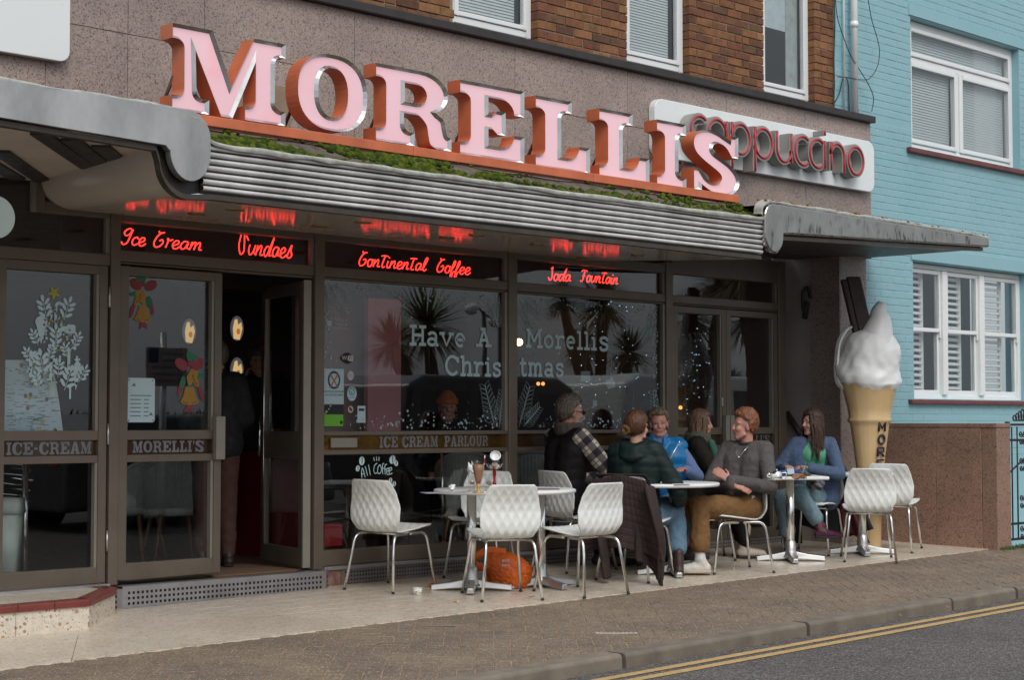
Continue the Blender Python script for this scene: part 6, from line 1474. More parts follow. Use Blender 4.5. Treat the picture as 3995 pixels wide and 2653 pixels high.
# vertical lettering down the cone
zt = 1.155
cu_h = .10
for k, ch in enumerate("MORELLI"):
    z = zt-k*.118; cons = gl(ch); b = MB()
    th = {'M': [[(0, 0), (0, 1), (.5, .35), (1, 1), (1, 0)]], 'O': [ell(.5, .5, .5, .5, 14)+[(1, .5)]], 'R': [[(0, 0), (0, 1), (.9, .95), (.95, .55), (0, .5)], [(.5, .5), (1, 0)]], 'E': [[(1, 1), (0, 1), (0, 0), (1, 0)], [(0, .5), (.8, .5)]], 'L': [[(0, 1), (0, 0), (1, 0)]], 'I': [[(.5, 0), (.5, 1)]]}[ch]
    ph = -1.02
    rz_ = lambda zz: .10+(.178-.10)*max(0, (zz-.30)/.9)+.012
    for s in th:
        pth = []
        for a_, c_ in s:
            zz = z+(c_-.5)*cu_h*.86; r_ = rz_(zz); aa = ph+(a_-.5)*.072/r_
            pth.append((r_*cos(aa), r_*sin(aa)*.80-.004, zz))
        b.tube(pth, .0105, 6)
    b.build('letter', M['letter_navy'], cone)
# ================================================================== LOW WALL, GATE, WEEDS
lw = empty('low_wall', (15.1, 9.1, 0), 0, 'low pink granite wall between the terrace and the iron gate', 'wall'); OLW = Vector((-15.1, -9.1, 0))
WT = 1.255
put(MB().box(15.13, 15.36, 8.40, 9.74, -.1, WT-.03), 'wall_core', M['mortar'], lw, OLW)
M['granite2'] = M['granite_w']
for y0, y1 in ((8.54, 9.03), (9.034, 9.735)): o = put(MB().box(15.105, 15.128, y0, y1, -.05, WT-.045), 'granite_panel', M['granite2'], lw, OLW); bev(o, .003, 1)
o = put(MB().box(15.11, 15.37, 8.38, 8.535, -.05, WT-.045), 'end_panel', M['granite2'], lw, OLW); bev(o, .003, 1)
o = put(MB().box(15.102, 15.375, 8.375, 9.74, WT-.042, WT), 'wall_cap', M['granite2'], lw, OLW); bev(o, .006)
M['iron'] = mk('black_wrought_iron', (.022, .020, .022), .5, .2, .2, 9)
gt = empty('iron_gate', (15.45, 8.45, pz(15.45, 8.45)), 0, 'black wrought iron gate with scrolls at the right edge', 'gate'); gy = 8.45; OG = Vector((-15.45, -8.45, -pz(15.45, 8.45)))
GX0, GX1, GB, GTp = 15.43, 16.5, .11, 1.25
put(MB().box(GX0, GX0+.035, gy-.018, gy+.018, GB-.05, GTp+.02), 'post', M['iron'], gt, OG); put(MB().box(GX1-.035, GX1, gy-.018, gy+.018, GB-.05, GTp+.02), 'post', M['iron'], gt, OG)
for z in (GB+.01, GB+.16, GTp-.17, GTp-.02): put(MB().box(GX0+.035, GX1-.035, gy-.010, gy+.010, z, z+.022), 'rail', M['iron'], gt, OG)
for i in range(9):
    x = GX0+.10+i*.105
    if i == 2: continue
    put(MB().tube([(x, gy, GB+.03), (x, gy, GTp-.03)], .0075, 6), 'bar', M['iron'], gt, OG)
def scroll(cx, cz, r, f=1, turns=1.4, ph=0):
    return [(cx+f*r*(1-t*.8)*cos(ph+t*turns*2*pi), gy, cz+r*(1-t*.8)*sin(ph+t*turns*2*pi)) for t in [i/22 for i in range(23)]]
b = MB(); sx = GX0+.10+2*.105
for cz in (1.12, .86, .50, .20):
    for f in (1, -1): b.tube(scroll(sx+f*.032, cz+.03, .034, f, ph=pi if f > 0 else pi), .006, 5).tube(scroll(sx+f*.030, cz-.045, .030, f, ph=pi), .006, 5)
put(b, 'scroll_panel', M['iron'], gt, OG)
b = MB()
for k in range(-3, 4): b.tube([(GX0+.32+k*.052+.034*cos(a*pi/9)*1.0, gy, GTp+.03+(.055-.010*abs(k))*(1+sin(a*pi/9))) for a in range(19)], .008, 5)
put(b, 'crest', M['iron'], gt, OG)
put(MB().tube([(GX0+.03, gy-.012, .78), (GX1, gy-.012, 1.25)], .009, 6), 'brace', M['iron'], gt, OG); put(MB().tube(smooth_path([(GX0+.75, gy, GB), (GX0+.55, gy, .45), (GX0+.56, gy, .70), (GX0+.75, gy, .95), (GX0+.9, gy, 1.05)], 6), .010, 6), 'curl', M['iron'], gt, OG)
M['weed'] = mk('green_weed', (.06, .11, .02), .8, 0, .3, 12)
def weeds(x0, x1, y0, y1, n, h, label, seed, zf):
    rr = random.Random(seed); b = MB()
    for i in range(n):
        x, y = rr.uniform(x0, x1), rr.uniform(y0, y1); a = rr.random()*6.28; l_ = h*rr.uniform(.4, 1); d = Vector((cos(a), sin(a), 0)); w_ = .004
        z = zf(x, y)-.004; s = Vector((-d.y, d.x, 0))*w_
        b.add([(x-s.x, y-s.y, z), (x+s.x, y+s.y, z), (x+d.x*l_*.5+s.x, y+d.y*l_*.5+s.y, z+l_*.7), (x+d.x*l_*.9, y+d.y*l_*.9, z+l_)], [(0, 1, 2, 3)])
    o = b.build('weeds', M['weed']); tag(o, label, 'weeds', kind='stuff'); return o
weeds(15.15, 15.32, 8.30, 8.39, 90, .045, 'tuft of green weeds at the foot of the low granite wall end', 1, pz); weeds(15.42, 15.68, 8.30, 8.42, 130, .045, 'strip of green weeds under the iron gate', 2, pz); weeds(14.1, 15.1, 9.68, 9.73, 60, .02, 'thin weeds along the foot of the pillar', 3, gz)
# leaves and litter in the gutter, plaque in the paving
M['leaf'] = mk('fallen_leaf', (.20, .12, .05), .8, 0, .4, 12); M['leaf_g'] = mk('green_leaf', (.14, .24, .07), .8, 0, .3, 12); M['twig'] = mk('dead_twig', (.16, .11, .07), .9)
def leafobj(px, py, s, m, label, seed):
    pp = onz(px, py, -.09); x = pp.x
    for _ in range(3): pp = onz(px, py, rz(pp.x)+.004 if pp.y < KY0 else pz(pp.x, pp.y)+.003)
    rr = random.Random(seed); b = MB(); k = 6; a0 = rr.random()*6
    v = [(cos(a0)*s*t, sin(a0)*s*t, .004+.006*sin(t*3)) for t in (-1, -.5, 0, .5, 1)]; n_ = (-sin(a0), cos(a0)); ww = (0, .35, .45, .3, 0)
    L_ = [(p_[0]+n_[0]*s*w_, p_[1]+n_[1]*s*w_, p_[2]+.006*w_) for p_, w_ in zip(v, ww)]+[(p_[0]-n_[0]*s*w_, p_[1]-n_[1]*s*w_, p_[2]+.008*w_) for p_, w_ in list(zip(v, ww))[1:-1][::-1]]
    o = b.add(L_, [tuple(range(len(L_)))]).build('leaf', m); o.location = pp; tag(o, label, 'leaf', 'leaves lying in the gutter')
for i, (x, y, s, g, lab) in enumerate(((2065, 1072, .030, 1, 'green leaf lying on the far yellow line'), (1860, 1092, .034, 0, 'brown leaf in the gutter near a kerb joint at right'), (1355, 1190, .030, 1, 'pale green leaf in the gutter below the middle kerb stone'), (1545, 1148, .022, 0, 'small brown leaf below a kerb joint'), (535, 1325, .034, 1, 'green leaf lying on a bunch of twigs in the gutter'), (990, 1255, .026, 0, 'dull brown leaf in the gutter left of the middle'), (320, 1358, .022, 0, 'small curled leaf at the left of the gutter'), (1305, 1073, .022, 0, 'brown leaf on the paving near the kerb'), (1490, 1046, .020, 0, 'tiny yellow brown leaf on the paving'))):
    leafobj(*z9(x, y), s, M['leaf_g'] if g else M['leaf'], lab, i)
rr = random.Random(5); b = MB()
for i in range(70):
    x = rr.uniform(7.2, 12.5); y = KY0-.012-abs(rr.gauss(0, .05)); z = rz(x)+.004; a = rr.uniform(-.6, .6); l_ = rr.uniform(.01, .06)
    b.tube([(x, y, z), (x+cos(a)*l_*.5, y+sin(a)*l_*.5, z+.004), (x+cos(a)*l_, y+sin(a)*l_, z)], .0016, 4)
o = b.build('twigs', M['twig']); tag(o, 'dead twigs and grit scattered along the gutter', 'twigs', kind='stuff')
pp = onz(*z8(2032, 1214), .0); pq = empty('paving_plaque', (pp.x, pp.y, pz(pp.x, pp.y)+.002), radians(-46), 'small white lettered plate set in the paving', 'plate')
MB().box(-.13, .13, -.022, .022, -.003, .003).build('plate', mk('worn_white_plate', (.46, .42, .37), .7, 0, .15, 40), pq)
for i in range(9): MB().box(-.112+i*.026, -.112+i*.026+(.016 if i % 3 else .010), -.013, .013, .0031, .0042).build('raised_mark', mk('plate_mark', (.20, .16, .13), .8) if i == 0 else bpy.data.materials['plate_mark'], pq)
sp_ = litter(*z8(785, 1223), -.03, MB().obox((0, 0, .0008), (.13, -.12, 0), (.02, .02, 0), (0, 0, .0006)), mk('chewing_gum_smear', (.20, .17, .15), .9), 'paint_smear', 'pale scuff mark on the paving below the terrace edge', 'mark')
# ================================================================== PEOPLE
def capsule(b, p1, r1, p2, r2, n=14, sq=1.0, side=None):
    p1, p2 = Vector(p1), Vector(p2); d = p2-p1
    if d.length < 1e-5: d = Vector((0, 0, 1e-4)); p2 = p1+d
    t = d.normalized(); path = []; rs = []
    for a in (88, 60, 35, 12): path.append(p1-t*r1*sin(radians(a))); rs.append(r1*cos(radians(a)))
    for a in (12, 35, 60, 88): path.append(p2+t*r2*sin(radians(a))); rs.append(r2*cos(radians(a)))
    u = side or (t.cross(Vector((0, 0, 1))) if abs(t.z) < .9 else t.cross(Vector((0, 1, 0)))); u = (u-t*u.dot(t)).normalized(); w_ = t.cross(u)
    v = [p+(u*cos(2*pi*k/n)+w_*sin(2*pi*k/n)*sq)*r_ for p, r_ in zip(path, rs) for k in range(n)]; N = len(path)
    f = [(i*n+k, i*n+(k+1) % n, (i+1)*n+(k+1) % n, (i+1)*n+k) for i in range(N-1) for k in range(n)]+[tuple(reversed(range(n))), tuple((N-1)*n+k for k in range(n))]
    b.add(v, f, 0, True)
def ellipsoid(b, c, rx, ry, rz_, ax=None):
    q = Matrix((ax[0], ax[1], ax[2])).transposed() if ax else None
    b.ball(c, (rx, ry, rz_), 20, 14, 0, q)
def fuse(b, vox, name, mats, parent, sm=3, disp=None, mfn=None):
    me = bpy.data.meshes.new('t'); me.from_pydata(b.V, [], b.F); bm = bmesh.new(); bm.from_mesh(me); bmesh.ops.recalc_face_normals(bm, faces=bm.faces); bm.to_mesh(me); bm.free()
    o = bpy.data.objects.new('t', me); C.objects.link(o); m = o.modifiers.new('r', 'REMESH'); m.mode = 'VOXEL'; m.voxel_size = vox; m.use_smooth_shade = True
    s = o.modifiers.new('s', 'SMOOTH'); s.factor = .5; s.iterations = sm
    r_ = evalmesh(o); toss(o); TRASH.append(me)
    if disp:
        n = len(r_.vertices); co_ = [0.0]*(3*n); no_ = [0.0]*(3*n); r_.vertices.foreach_get('co', co_); r_.vertices.foreach_get('normal', no_)
        for i in range(n):
            c_ = Vector(co_[3*i:3*i+3]); n_ = Vector(no_[3*i:3*i+3]); co_[3*i:3*i+3] = c_+n_*disp(c_, n_)
        r_.vertices.foreach_set('co', co_); r_.update()
    r_.name = name; r_.materials.clear()
    for q in (mats if isinstance(mats, (list, tuple)) else [mats]): r_.materials.append(q)
    if mfn:
        for p in r_.polygons: p.material_index = mfn(p.center)
    r_.polygons.foreach_set('use_smooth', [True]*len(r_.polygons))
    ob = bpy.data.objects.new(name, r_); return link(ob, parent)
def cloth(amp=.006, sc1=9, seed=0, baffle=0, bamp=.012):
    def d(co, n_):
        k = Vector((co.x, co.y, co.z*1.0))
        r_ = amp*(noise.noise(k*sc1+Vector((seed, 0, 0)))+.6*(1-2*abs(noise.noise(k*sc1*1.9+Vector((0, seed, 0))))))
        if baffle: r_ += bamp*(abs(sin(pi*(co.z*baffle+.25*noise.noise(k*3+Vector((seed, 2, 0))))))**.5-.7)
        return r_
    return d
def skinm(name, c, lip):
    m = NM(name); geo = m.n('NewGeometry'); pos = geo.outputs['Position']
    cc = m.ramp(m.noise(14, 4, .6, pos), [(.3, sc_(c, .9)), (.7, (min(c[0]*1.08, 1), c[1]*1.0, c[2]*1.0, 1))])
    m.set(Base_Color=cc, Roughness=.5, Subsurface_Weight=.12, Subsurface_Radius=(.012, .005, .003), Specular_IOR_Level=.35); return m.m
SK = {'fair': skinm('fair_skin', (.50, .285, .215, 1), 0), 'rosy': skinm('rosy_skin', (.50, .255, .195, 1), 0), 'tan': skinm('tanned_skin', (.40, .215, .15, 1), 0)}
LIP = mk('lip', (.36, .135, .115), .5); EYEW = mk('eye_white', (.30, .26, .24), .35); EYED = mk('eye_iris', (.03, .035, .045), .2)
def hairm(name, c0, c1):
    m = NM(name); mp = m.n('Mapping'); mp.inputs['Scale'].default_value = (1, 1, .18); m.l(m.coord('Object'), mp.inputs['Vector'])
    n1 = m.noise(150, 3, .7, mp.outputs[0]); cl = m.ramp(m.noise(26, 3, .6, mp.outputs[0]), [(.3, (.55,)*3), (.7, (1.3,)*3)]); m.set(Base_Color=m.mix(1, m.ramp(n1, [(.3, c0), (.68, c1)]), cl, 'MULTIPLY'), Roughness=.45, Specular_IOR_Level=.4); m.bump(n1, .7, .006); return m.m
class P: pass
def person(label, x, y, yaw, s=1.0, tyaw=None, hyaw=None, hpitch=0, lean=4, skin='fair', fem=False, hz=.535, stand=False, arms=None, legs_=None, zg=None, lips=True, eyes=True, hroll=0):
    q = P(); z0 = gz(x, y) if zg is None else zg; q.e = empty('person', (x, y, z0), 0, label, 'person'); q.s = s; q.skin = skin
    tyaw = yaw if tyaw is None else tyaw; hyaw = tyaw if hyaw is None else hyaw
    D = lambda a: Vector((cos(radians(a)), sin(radians(a)), 0))
    q.f = D(yaw); q.l = D(yaw+90); q.tf = D(tyaw); q.tl = D(tyaw+90); hf = D(hyaw); hl = D(hyaw+90)
    up = Vector((0, 0, 1)); ln = radians(lean); tu = (up*cos(ln)+q.tf*sin(ln)).normalized(); q.tu = tu
    hz = hz*s if not stand else .93*s
    q.pel = Vector((0, 0, hz)); q.wai = q.pel+tu*.19*s; q.che = q.pel+tu*.37*s; q.nek = q.pel+tu*.525*s
    sw = (.155 if fem else .170)*s; q.sho = {k: q.pel+tu*.475*s+q.tl*k*sw for k in (1, -1)}
    hp = radians(hpitch); q.hf = (hf*cos(hp)+up*sin(hp)).normalized(); q.hl = hl; q.hu = q.hl.cross(q.hf)*-1 if (q.hl.cross(q.hf)).z < 0 else q.hl.cross(q.hf)
    if hroll: 
        rm = Matrix.Rotation(radians(hroll), 3, q.hf); q.hl = rm @ q.hl; q.hu = rm @ q.hu
    k = .95*s*(0.97 if fem else 1); q.k = k
    q.hc = q.nek+up*.155*s+q.tf*.015+q.hf*.012
    H = lambda a, c, e: q.hc+(q.hf*a+q.hl*c+q.hu*e)*k
    q.H = H; q.ax = (q.hf, q.hl, q.hu)
    q.arms = {}; q.legs = {}
    for sd in (1, -1):
        el, ha = (arms or {}).get(sd, (None, None))
        if el is None: el = q.sho[sd]+(-tu*.27+q.tl*sd*.06-q.tf*.03)*s; ha = el+(q.tf*.20-up*.10-q.tl*sd*.06)*s
        q.arms[sd] = (q.sho[sd], Vector(el), Vector(ha))
        if legs_ and sd in legs_: kn, an, toe = [Vector(v) for v in legs_[sd]]
        elif stand: kn = q.l*sd*.09*s+up*.50*s+q.f*.02; an = q.l*sd*.10*s+up*.09*s; toe = an+q.f*.17*s-up*.05
        else: kn = q.pel+q.l*sd*.12*s+q.f*.44*s-up*.02; an = Vector((kn.x, kn.y, .09))+q.f*.02; toe = an+q.f*.17*s-up*.05
        q.legs[sd] = (q.pel+q.l*sd*.085*s-up*.02, kn, an, toe)
    b = MB(); q.body = b
    def torso(b, d=0.0, wb=1.0):
        w_ = (.088 if fem else .092)*s
        for sd in (1, -1):
            capsule(b, q.pel+q.l*sd*.075*s, .098*s+d, q.wai+q.tl*sd*.055*s*wb, (.088 if fem else .100)*s+d)
            capsule(b, q.wai+q.tl*sd*.055*s*wb, (.088 if fem else .100)*s+d, q.che+q.tl*sd*.075*s, .100*s+d)
            capsule(b, q.che+q.tl*sd*.075*s, .098*s+d, q.pel+tu*.455*s+q.tl*sd*.085*s, .066*s+d)
            capsule(b, q.pel+tu*.465*s+q.tl*sd*.03*s, .055*s+d, q.sho[sd]-q.tl*sd*.03*s, .054*s+d)
            if fem: ellipsoid(b, q.che+q.tf*.062*s+q.tl*sd*.055*s-tu*.0, .052*s+d, .056*s+d, .070*s+d)
    q.torso = torso
    def arm(b, sd, d=0.0, end=1.0, taper=1.0):
        a, e, h = q.arms[sd]; hh = e.lerp(h, end)
        capsule(b, a, .051*s+d*.85, e, .039*s+d*taper*.85); capsule(b, e, .040*s+d*taper*.85, hh, (.040+(.027-.040)*end)*s+d*taper*.85)
    q.arm = arm
    def leg(b, sd, d=0.0, end=1.0, t2=1.0):
        hpj, kn, an, toe = q.legs[sd]; ee = kn.lerp(an, end)
        capsule(b, hpj, .088*s+d, kn, .060*s+d); capsule(b, kn, .060*s+d, kn.lerp(an, .35*end), .056*s+d); capsule(b, kn.lerp(an, .35*end), .056*s+d, ee, (.056+(.036-.056)*end)*s+d*t2)
    q.leg = leg
    torso(b)
    for sd in (1, -1):
        arm(b, sd); leg(b, sd)
        hpj, kn, an, toe = q.legs[sd]; capsule(b, an-up*.035, .028*s, an.lerp(toe, .55)-up*.01, .016*s)
        a, e, h = q.arms[sd]; fd = (h-e).normalized(); hand(b, h, fd, q, sd, s, (arms or {}).get(('h', sd)))
    capsule(b, q.nek-up*.04, .056*s, q.hc-q.hu*.05*k-q.hf*.02*k, .050*s)
    # head
    ellipsoid(b, H(-.012, 0, .022), .098*k, .077*k, .098*k, q.ax); ellipsoid(b, H(.030, 0, -.045), .066*k, .060*k, .082*k, q.ax)
    capsule(b, H(.066, -.012, -.112), .022*k, H(.066, .012, -.112), .022*k)
    capsule(b, H(.090, 0, .006), .0095*k, H(.107, 0, -.036), .0125*k); 
    for sd in (1, -1):
        capsule(b, H(.080, sd*.018, .016), .014*k, H(.066, sd*.048, .016), .014*k); ellipsoid(b, H(.064, sd*.036, -.036), .030*k, .026*k, .030*k, q.ax)
        capsule(b, H(.020, sd*.052, -.085), .022*k, H(.058, sd*.022, -.108), .020*k); ellipsoid(b, H(-.004, sd*.080, -.022), .019*k, .010*k, .032*k, q.ax)
        ellipsoid(b, H(.099, sd*.010, -.040), .010*k, .009*k, .008*k, q.ax)
    capsule(b, H(.087, -.019, -.068), .0085*k, H(.087, .019, -.068), .0085*k); capsule(b, H(.084, -.016, -.080), .0095*k, H(.084, .016, -.080), .0095*k)
    mc = H(.096, 0, -.073)
    def mf(c):
        v = Vector(c)-mc; return 1 if (lips and abs(v.dot(q.hl)) < .024*k and abs(v.dot(q.hu)) < .0075*k and v.dot(q.hf) > -.02) else 0
    fuse(b, .0066, 'body', [SK[skin], LIP], q.e, 3, None, mf)
    if eyes:
        eb = MB()
        for sd in (1, -1): ellipsoid(eb, H(.0800, sd*.031, -.003), .0080*k, .0135*k, .0058*k, q.ax)
        eb.build('eyes', EYEW, q.e); eb = MB()
        for sd in (1, -1): ellipsoid(eb, H(.0862, sd*.0305, -.003), .0036*k, .0066*k, .0055*k, q.ax)
        eb.build('irises', EYED, q.e)
    return q
def hand(b, h, fd, q, sd, s, spec=None):
    up = Vector((0, 0, 1)); nrm = -up; curl = .35
    if spec: fd, nrm, curl = Vector(spec[0]).normalized(), Vector(spec[1]).normalized(), spec[2]
    nrm = (nrm-fd*nrm.dot(fd)); nrm = nrm.normalized() if nrm.length > 1e-3 else q.f.copy(); wd = fd.cross(nrm)
    for t in (-.018, -.006, .006, .018): capsule(b, h+wd*t*.7*s, .016*s, h+fd*.078*s+wd*t*1.15*s, .0125*s)
    for t, L_ in ((-.030, .060), (-.010, .074), (.010, .078), (.030, .068)):
        p0 = h+fd*.080*s+wd*t*s; p1 = p0+(fd*cos(curl)+nrm*sin(curl))*L_*.55*s; p2 = p1+(fd*cos(curl*2.4)+nrm*sin(curl*2.4))*L_*.5*s
        capsule(b, p0, .0098*s, p1, .0090*s, 10); capsule(b, p1, .0090*s, p2, .0078*s, 10)
    ts = -1 if sd > 0 else 1
    p0 = h+fd*.022*s+wd*ts*.024*s; p1 = p0+(fd*.65+wd*ts*.62+nrm*.25).normalized()*.040*s; p2 = p1+(fd*.85+wd*ts*.25+nrm*.40).normalized()*.034*s
    capsule(b, p0, .0135*s, p1, .011*s, 10); capsule(b, p1, .0108*s, p2, .0085*s, 10)
def short_hair(q, m, lift=.012, front=.045, seed=1, vol=1.0, back=-.085, rough=.008, top=0.0, curls=30):
    """cap of hair following the skull, uneven edge"""
    b = MB(); rr = random.Random(seed); n = 520
    for i in range(n):
        z = 1-2*(i+.5)/n; a = i*2.39996; r_ = sqrt(1-z*z); d = Vector((r_*cos(a), r_*sin(a), z))
        px, py, pz_ = d.x*.100-.012, d.y*.079, d.z*.100+.022
        lim = front+.006*rr.uniform(-1, 1) if px > .035 else (front-(.035-px)*1.15 if px > -.02 else -.02-(-.02-px)*.9)
        lim = max(lim, back)
        if abs(py) > .055 and px > .012: lim = max(lim, .005)
        if pz_ < lim: continue
        k = (lift+top*max(0, pz_-.05)*10)*vol*(.85+.3*rr.random())
        b.ball(q.H(px+d.x*k*.45, py+d.y*k*.45, pz_+d.z*k*.45), (.0165+k*.40)*q.k, 8, 6)
    return fuse(b, .0065, 'hair', m, q.e, 2, lambda co, n_: rough*(.55*noise.noise(Vector((co.x*70, co.y*70, co.z*28)))+.5*noise.noise(co*150)))
def locks(q, m, n, seed, zend, r0=.012, spread=1.0, back_only=False, fwd=.0, parent_hair=None):
    """long hair: tapered locks that leave the crown and fall over the shoulders"""
    b = MB(); rr = random.Random(seed)
    for i in range(n):
        a = rr.uniform(.75, 2*pi-.75) if not back_only else rr.uniform(1.6, 2*pi-1.6)
        u = Vector((cos(a), sin(a))); c0 = q.H(.01*rr.uniform(-1, 1)+.01, .012*rr.uniform(-1, 1)+.004, .112)
        c1 = q.H(u.x*.075-.01, u.y*.070, .090); c2 = q.H(u.x*.108-.012, u.y*(.088+.006*rr.random()), .02)
        c3 = q.H(u.x*.100-.015, u.y*(.094+.012*rr.random())*spread, -.07); end = zend*rr.uniform(.75, 1.05)
        c4 = q.H(u.x*.105-.02, u.y*.110*spread, -.07-end*.5); c5 = q.H(u.x*.12-.015+fwd*max(0, u.x+.5), u.y*.120*spread+.01*rr.uniform(-1, 1), -.07-end)
        pth = smooth_path([c0, c1, c2, c3, c4, c5], 4); N = len(pth)
        pth = [p+Vector((.006*noise.noise((i*3.1, t*.45, 0)), .006*noise.noise((i*3.1, t*.45, 9)), 0)) for t, p in enumerate(pth)]
        b.tube(pth, [max(.002, r0*(.75+.5*sin(pi*min(1, t/N*1.2)))*(1-.75*max(0, t/N-.6)/.4)) for t in range(N)], 7, flat=.6)
    return b.build('hair', m, q.e)
def brows(q, m):
    b = MB()
    for sd in (1, -1): b.tube([q.H(.089, sd*.014, .020), q.H(.085, sd*.032, .024), q.H(.072, sd*.050, .018)], .0038, 6)
    b.build('eyebrows', m, q.e)
def garment(q, name, m, fn, vox=.011, sm=3, disp=None):
    b = MB(); fn(b); return fuse(b, vox, name, m, q.e, sm, disp)
def shoe(q, sd, m, sole=None, h=.0, s=1.0):
    hpj, kn, an, toe = q.legs[sd]; up = Vector((0, 0, 1)); d = (toe-an); d.z = 0; d.normalize(); g = Vector((an.x, an.y, max(an.z-.085, .0)))
    b = MB(); z = Vector((0, 0, 1))
    capsule(b, g-d*.045+z*.040, .040*s, g+d*.055+z*.038, .042*s); capsule(b, g+d*.055+z*.036, .042*s, g+d*.150+z*.030, .034*s); capsule(b, g-d*.03+z*.05, .040*s, an+z*.02+z*h, .044*s)
    o = fuse(b, .0075, 'shoe', m, q.e, 2, cloth(.002, 25, 3))
    for v in o.data.vertices: v.co.z = max(v.co.z, g.z+.006)
    if sole:
        n_ = Vector((-d.y, d.x, 0)); out_ = [(-.088, .0), (-.07, .036), (0, .043), (.10, .047), (.165, .034), (.187, 0), (.165, -.034), (.10, -.047), (0, -.043), (-.07, -.036)]
        b = MB(); v = [g+d*a*s+n_*c*s+z*t for t in (0, .022) for a, c in out_]; k = len(out_)
        b.add(v, [tuple(reversed(range(k))), tuple(range(k, 2*k))]+[(i, (i+1) % k, k+(i+1) % k, k+i) for i in range(k)]); bev(b.build('sole', sole, q.e), .006)
    return o
U = Vector((0, 0, 1))
def W2(q, px, py, Y): p = fp(px, py, Y); return p-q.e.location
black_cloth = mk('black_cloth', (.010, .008, .010), .8, 0, .25, 12, .3, 60, spec=.2); M['gilet'] = mk('black_gilet', (.008, .006, .007), .65, 0, .2, 12, .2, 60, spec=.2)
wool = lambda n, c, v=.12: mk(n, c, .9, 0, v, 60, .45, 220, .004)
def plaid():
    m = NM('plaid_flannel'); sp = m.n('SeparateXYZ'); m.l(m.coord('Object'), sp.inputs[0])
    d3 = lambda a, c, e: m.math('ADD', m.math('ADD', m.math('MULTIPLY', sp.outputs[0], a), m.math('MULTIPLY', sp.outputs[1], c)), m.math('MULTIPLY', sp.outputs[2], e))
    u = d3(.42, -.50, -.75); v = d3(.53, -.53, .65)
    def bands(t): 
        return m.ramp(m.math('FRACT', m.math('MULTIPLY', t, 8.0)), [(0, (1, 1, 1)), (.44, (1, 1, 1)), (.46, (0, 0, 0)), (.92, (0, 0, 0)), (.94, (1, 1, 1))])
    def thinl(t): return m.ramp(m.math('FRACT', m.math('ADD', m.math('MULTIPLY', t, 8.0), .28)), [(0, (0, 0, 0)), (.42, (0, 0, 0)), (.43, (.7,)*3), (.50, (.7,)*3), (.51, (0, 0, 0))])
    s_ = m.mix(.5, bands(u), bands(v)); c = m.ramp(s_, [(.1, (.016, .014, .02)), (.5, (.12, .10, .105)), (.9, (.56, .50, .38))])
    c = m.mix(m.math('MAXIMUM', thinl(u), thinl(v)), c, (.10, .09, .10, 1)); m.set(Base_Color=c, Roughness=.9); m.bump(m.noise(140, 3), .3, .004); return m.m
PLAID = plaid()
# --- man in the black gilet, seen from behind
q = person('person in a black gilet and plaid sleeves with grey hair, seen from behind', 10.70, 9.91, -10, 1.08, tyaw=-8, hyaw=-24, hpitch=-3, lean=6, skin='tan', lips=False, eyes=False,
           arms={-1: (Vector((.21, -.37, .77)), Vector((.40, -.44, .75))), 1: (Vector((.22, .26, .70)), Vector((.46, .05, .74)))})
def f(b): q.torso(b, .030, 1.15); capsule(b, q.pel+U*.02, .17, q.pel+q.tu*.1, .16)
garment(q, 'gilet', M['gilet'], f, disp=cloth(.004, 8, 1, 11, .006))
def f(b):
    for sd in (1, -1): q.arm(b, sd, .034, .96)
garment(q, 'sleeves', PLAID, f, disp=cloth(.007, 11, 2))
def f(b):
    for a in range(14):
        t = a/14*2*pi; p = q.nek+U*.015+(q.tf*cos(t)*.088+q.tl*sin(t)*.088); capsule(b, p-U*.02, .030, p+U*.035+(q.tf*cos(t)+q.tl*sin(t))*.01, .026)
garment(q, 'collar', wool('grey_brown_collar', (.075, .06, .052)), f, disp=cloth(.004, 18, 4))
def f(b):
    for sd in (1, -1): q.leg(b, sd, .014, .97)
garment(q, 'trousers', black_cloth, f, disp=cloth(.006, 10, 5))
for sd in (1, -1): shoe(q, sd, M['black'])
short_hair(q, hairm('grey_brown_hair', (.035, .024, .020, 1), (.19, .15, .125, 1)), .013, .084, 4, 1.05, -.100, .012)
b = MB()
for i in range(60):
    a = (i % 12)/11*2-1; r_ = i//12; b.ball(q.H(.078-.05*abs(a)**1.6-.008*r_*0, a*.060, -.082-.012*r_+.02*abs(a)), .015, 8, 6)
fuse(b, .0075, 'beard', hairm('white_grey_beard', (.22, .19, .17, 1), (.50, .46, .42, 1)), q.e, 1, lambda co, n_: .004*noise.noise(co*90))
b = MB()
for sd in (1, -1): b.tube([q.H(-.02, sd*.086, .008), q.H(.04, sd*.084, .010), q.H(.094, sd*.062, .008)], .0035, 6)
g = b.build('sunglasses', mk('silver_frame', (.6, .6, .6), .3, .7), q.e); b = MB()
for sd in (1, -1): ellipsoid(b, q.H(.101, sd*.034, -.006), .006, .029, .022, q.ax)
b.build('lenses', mk('dark_lens', (.008, .008, .01), .08), g)
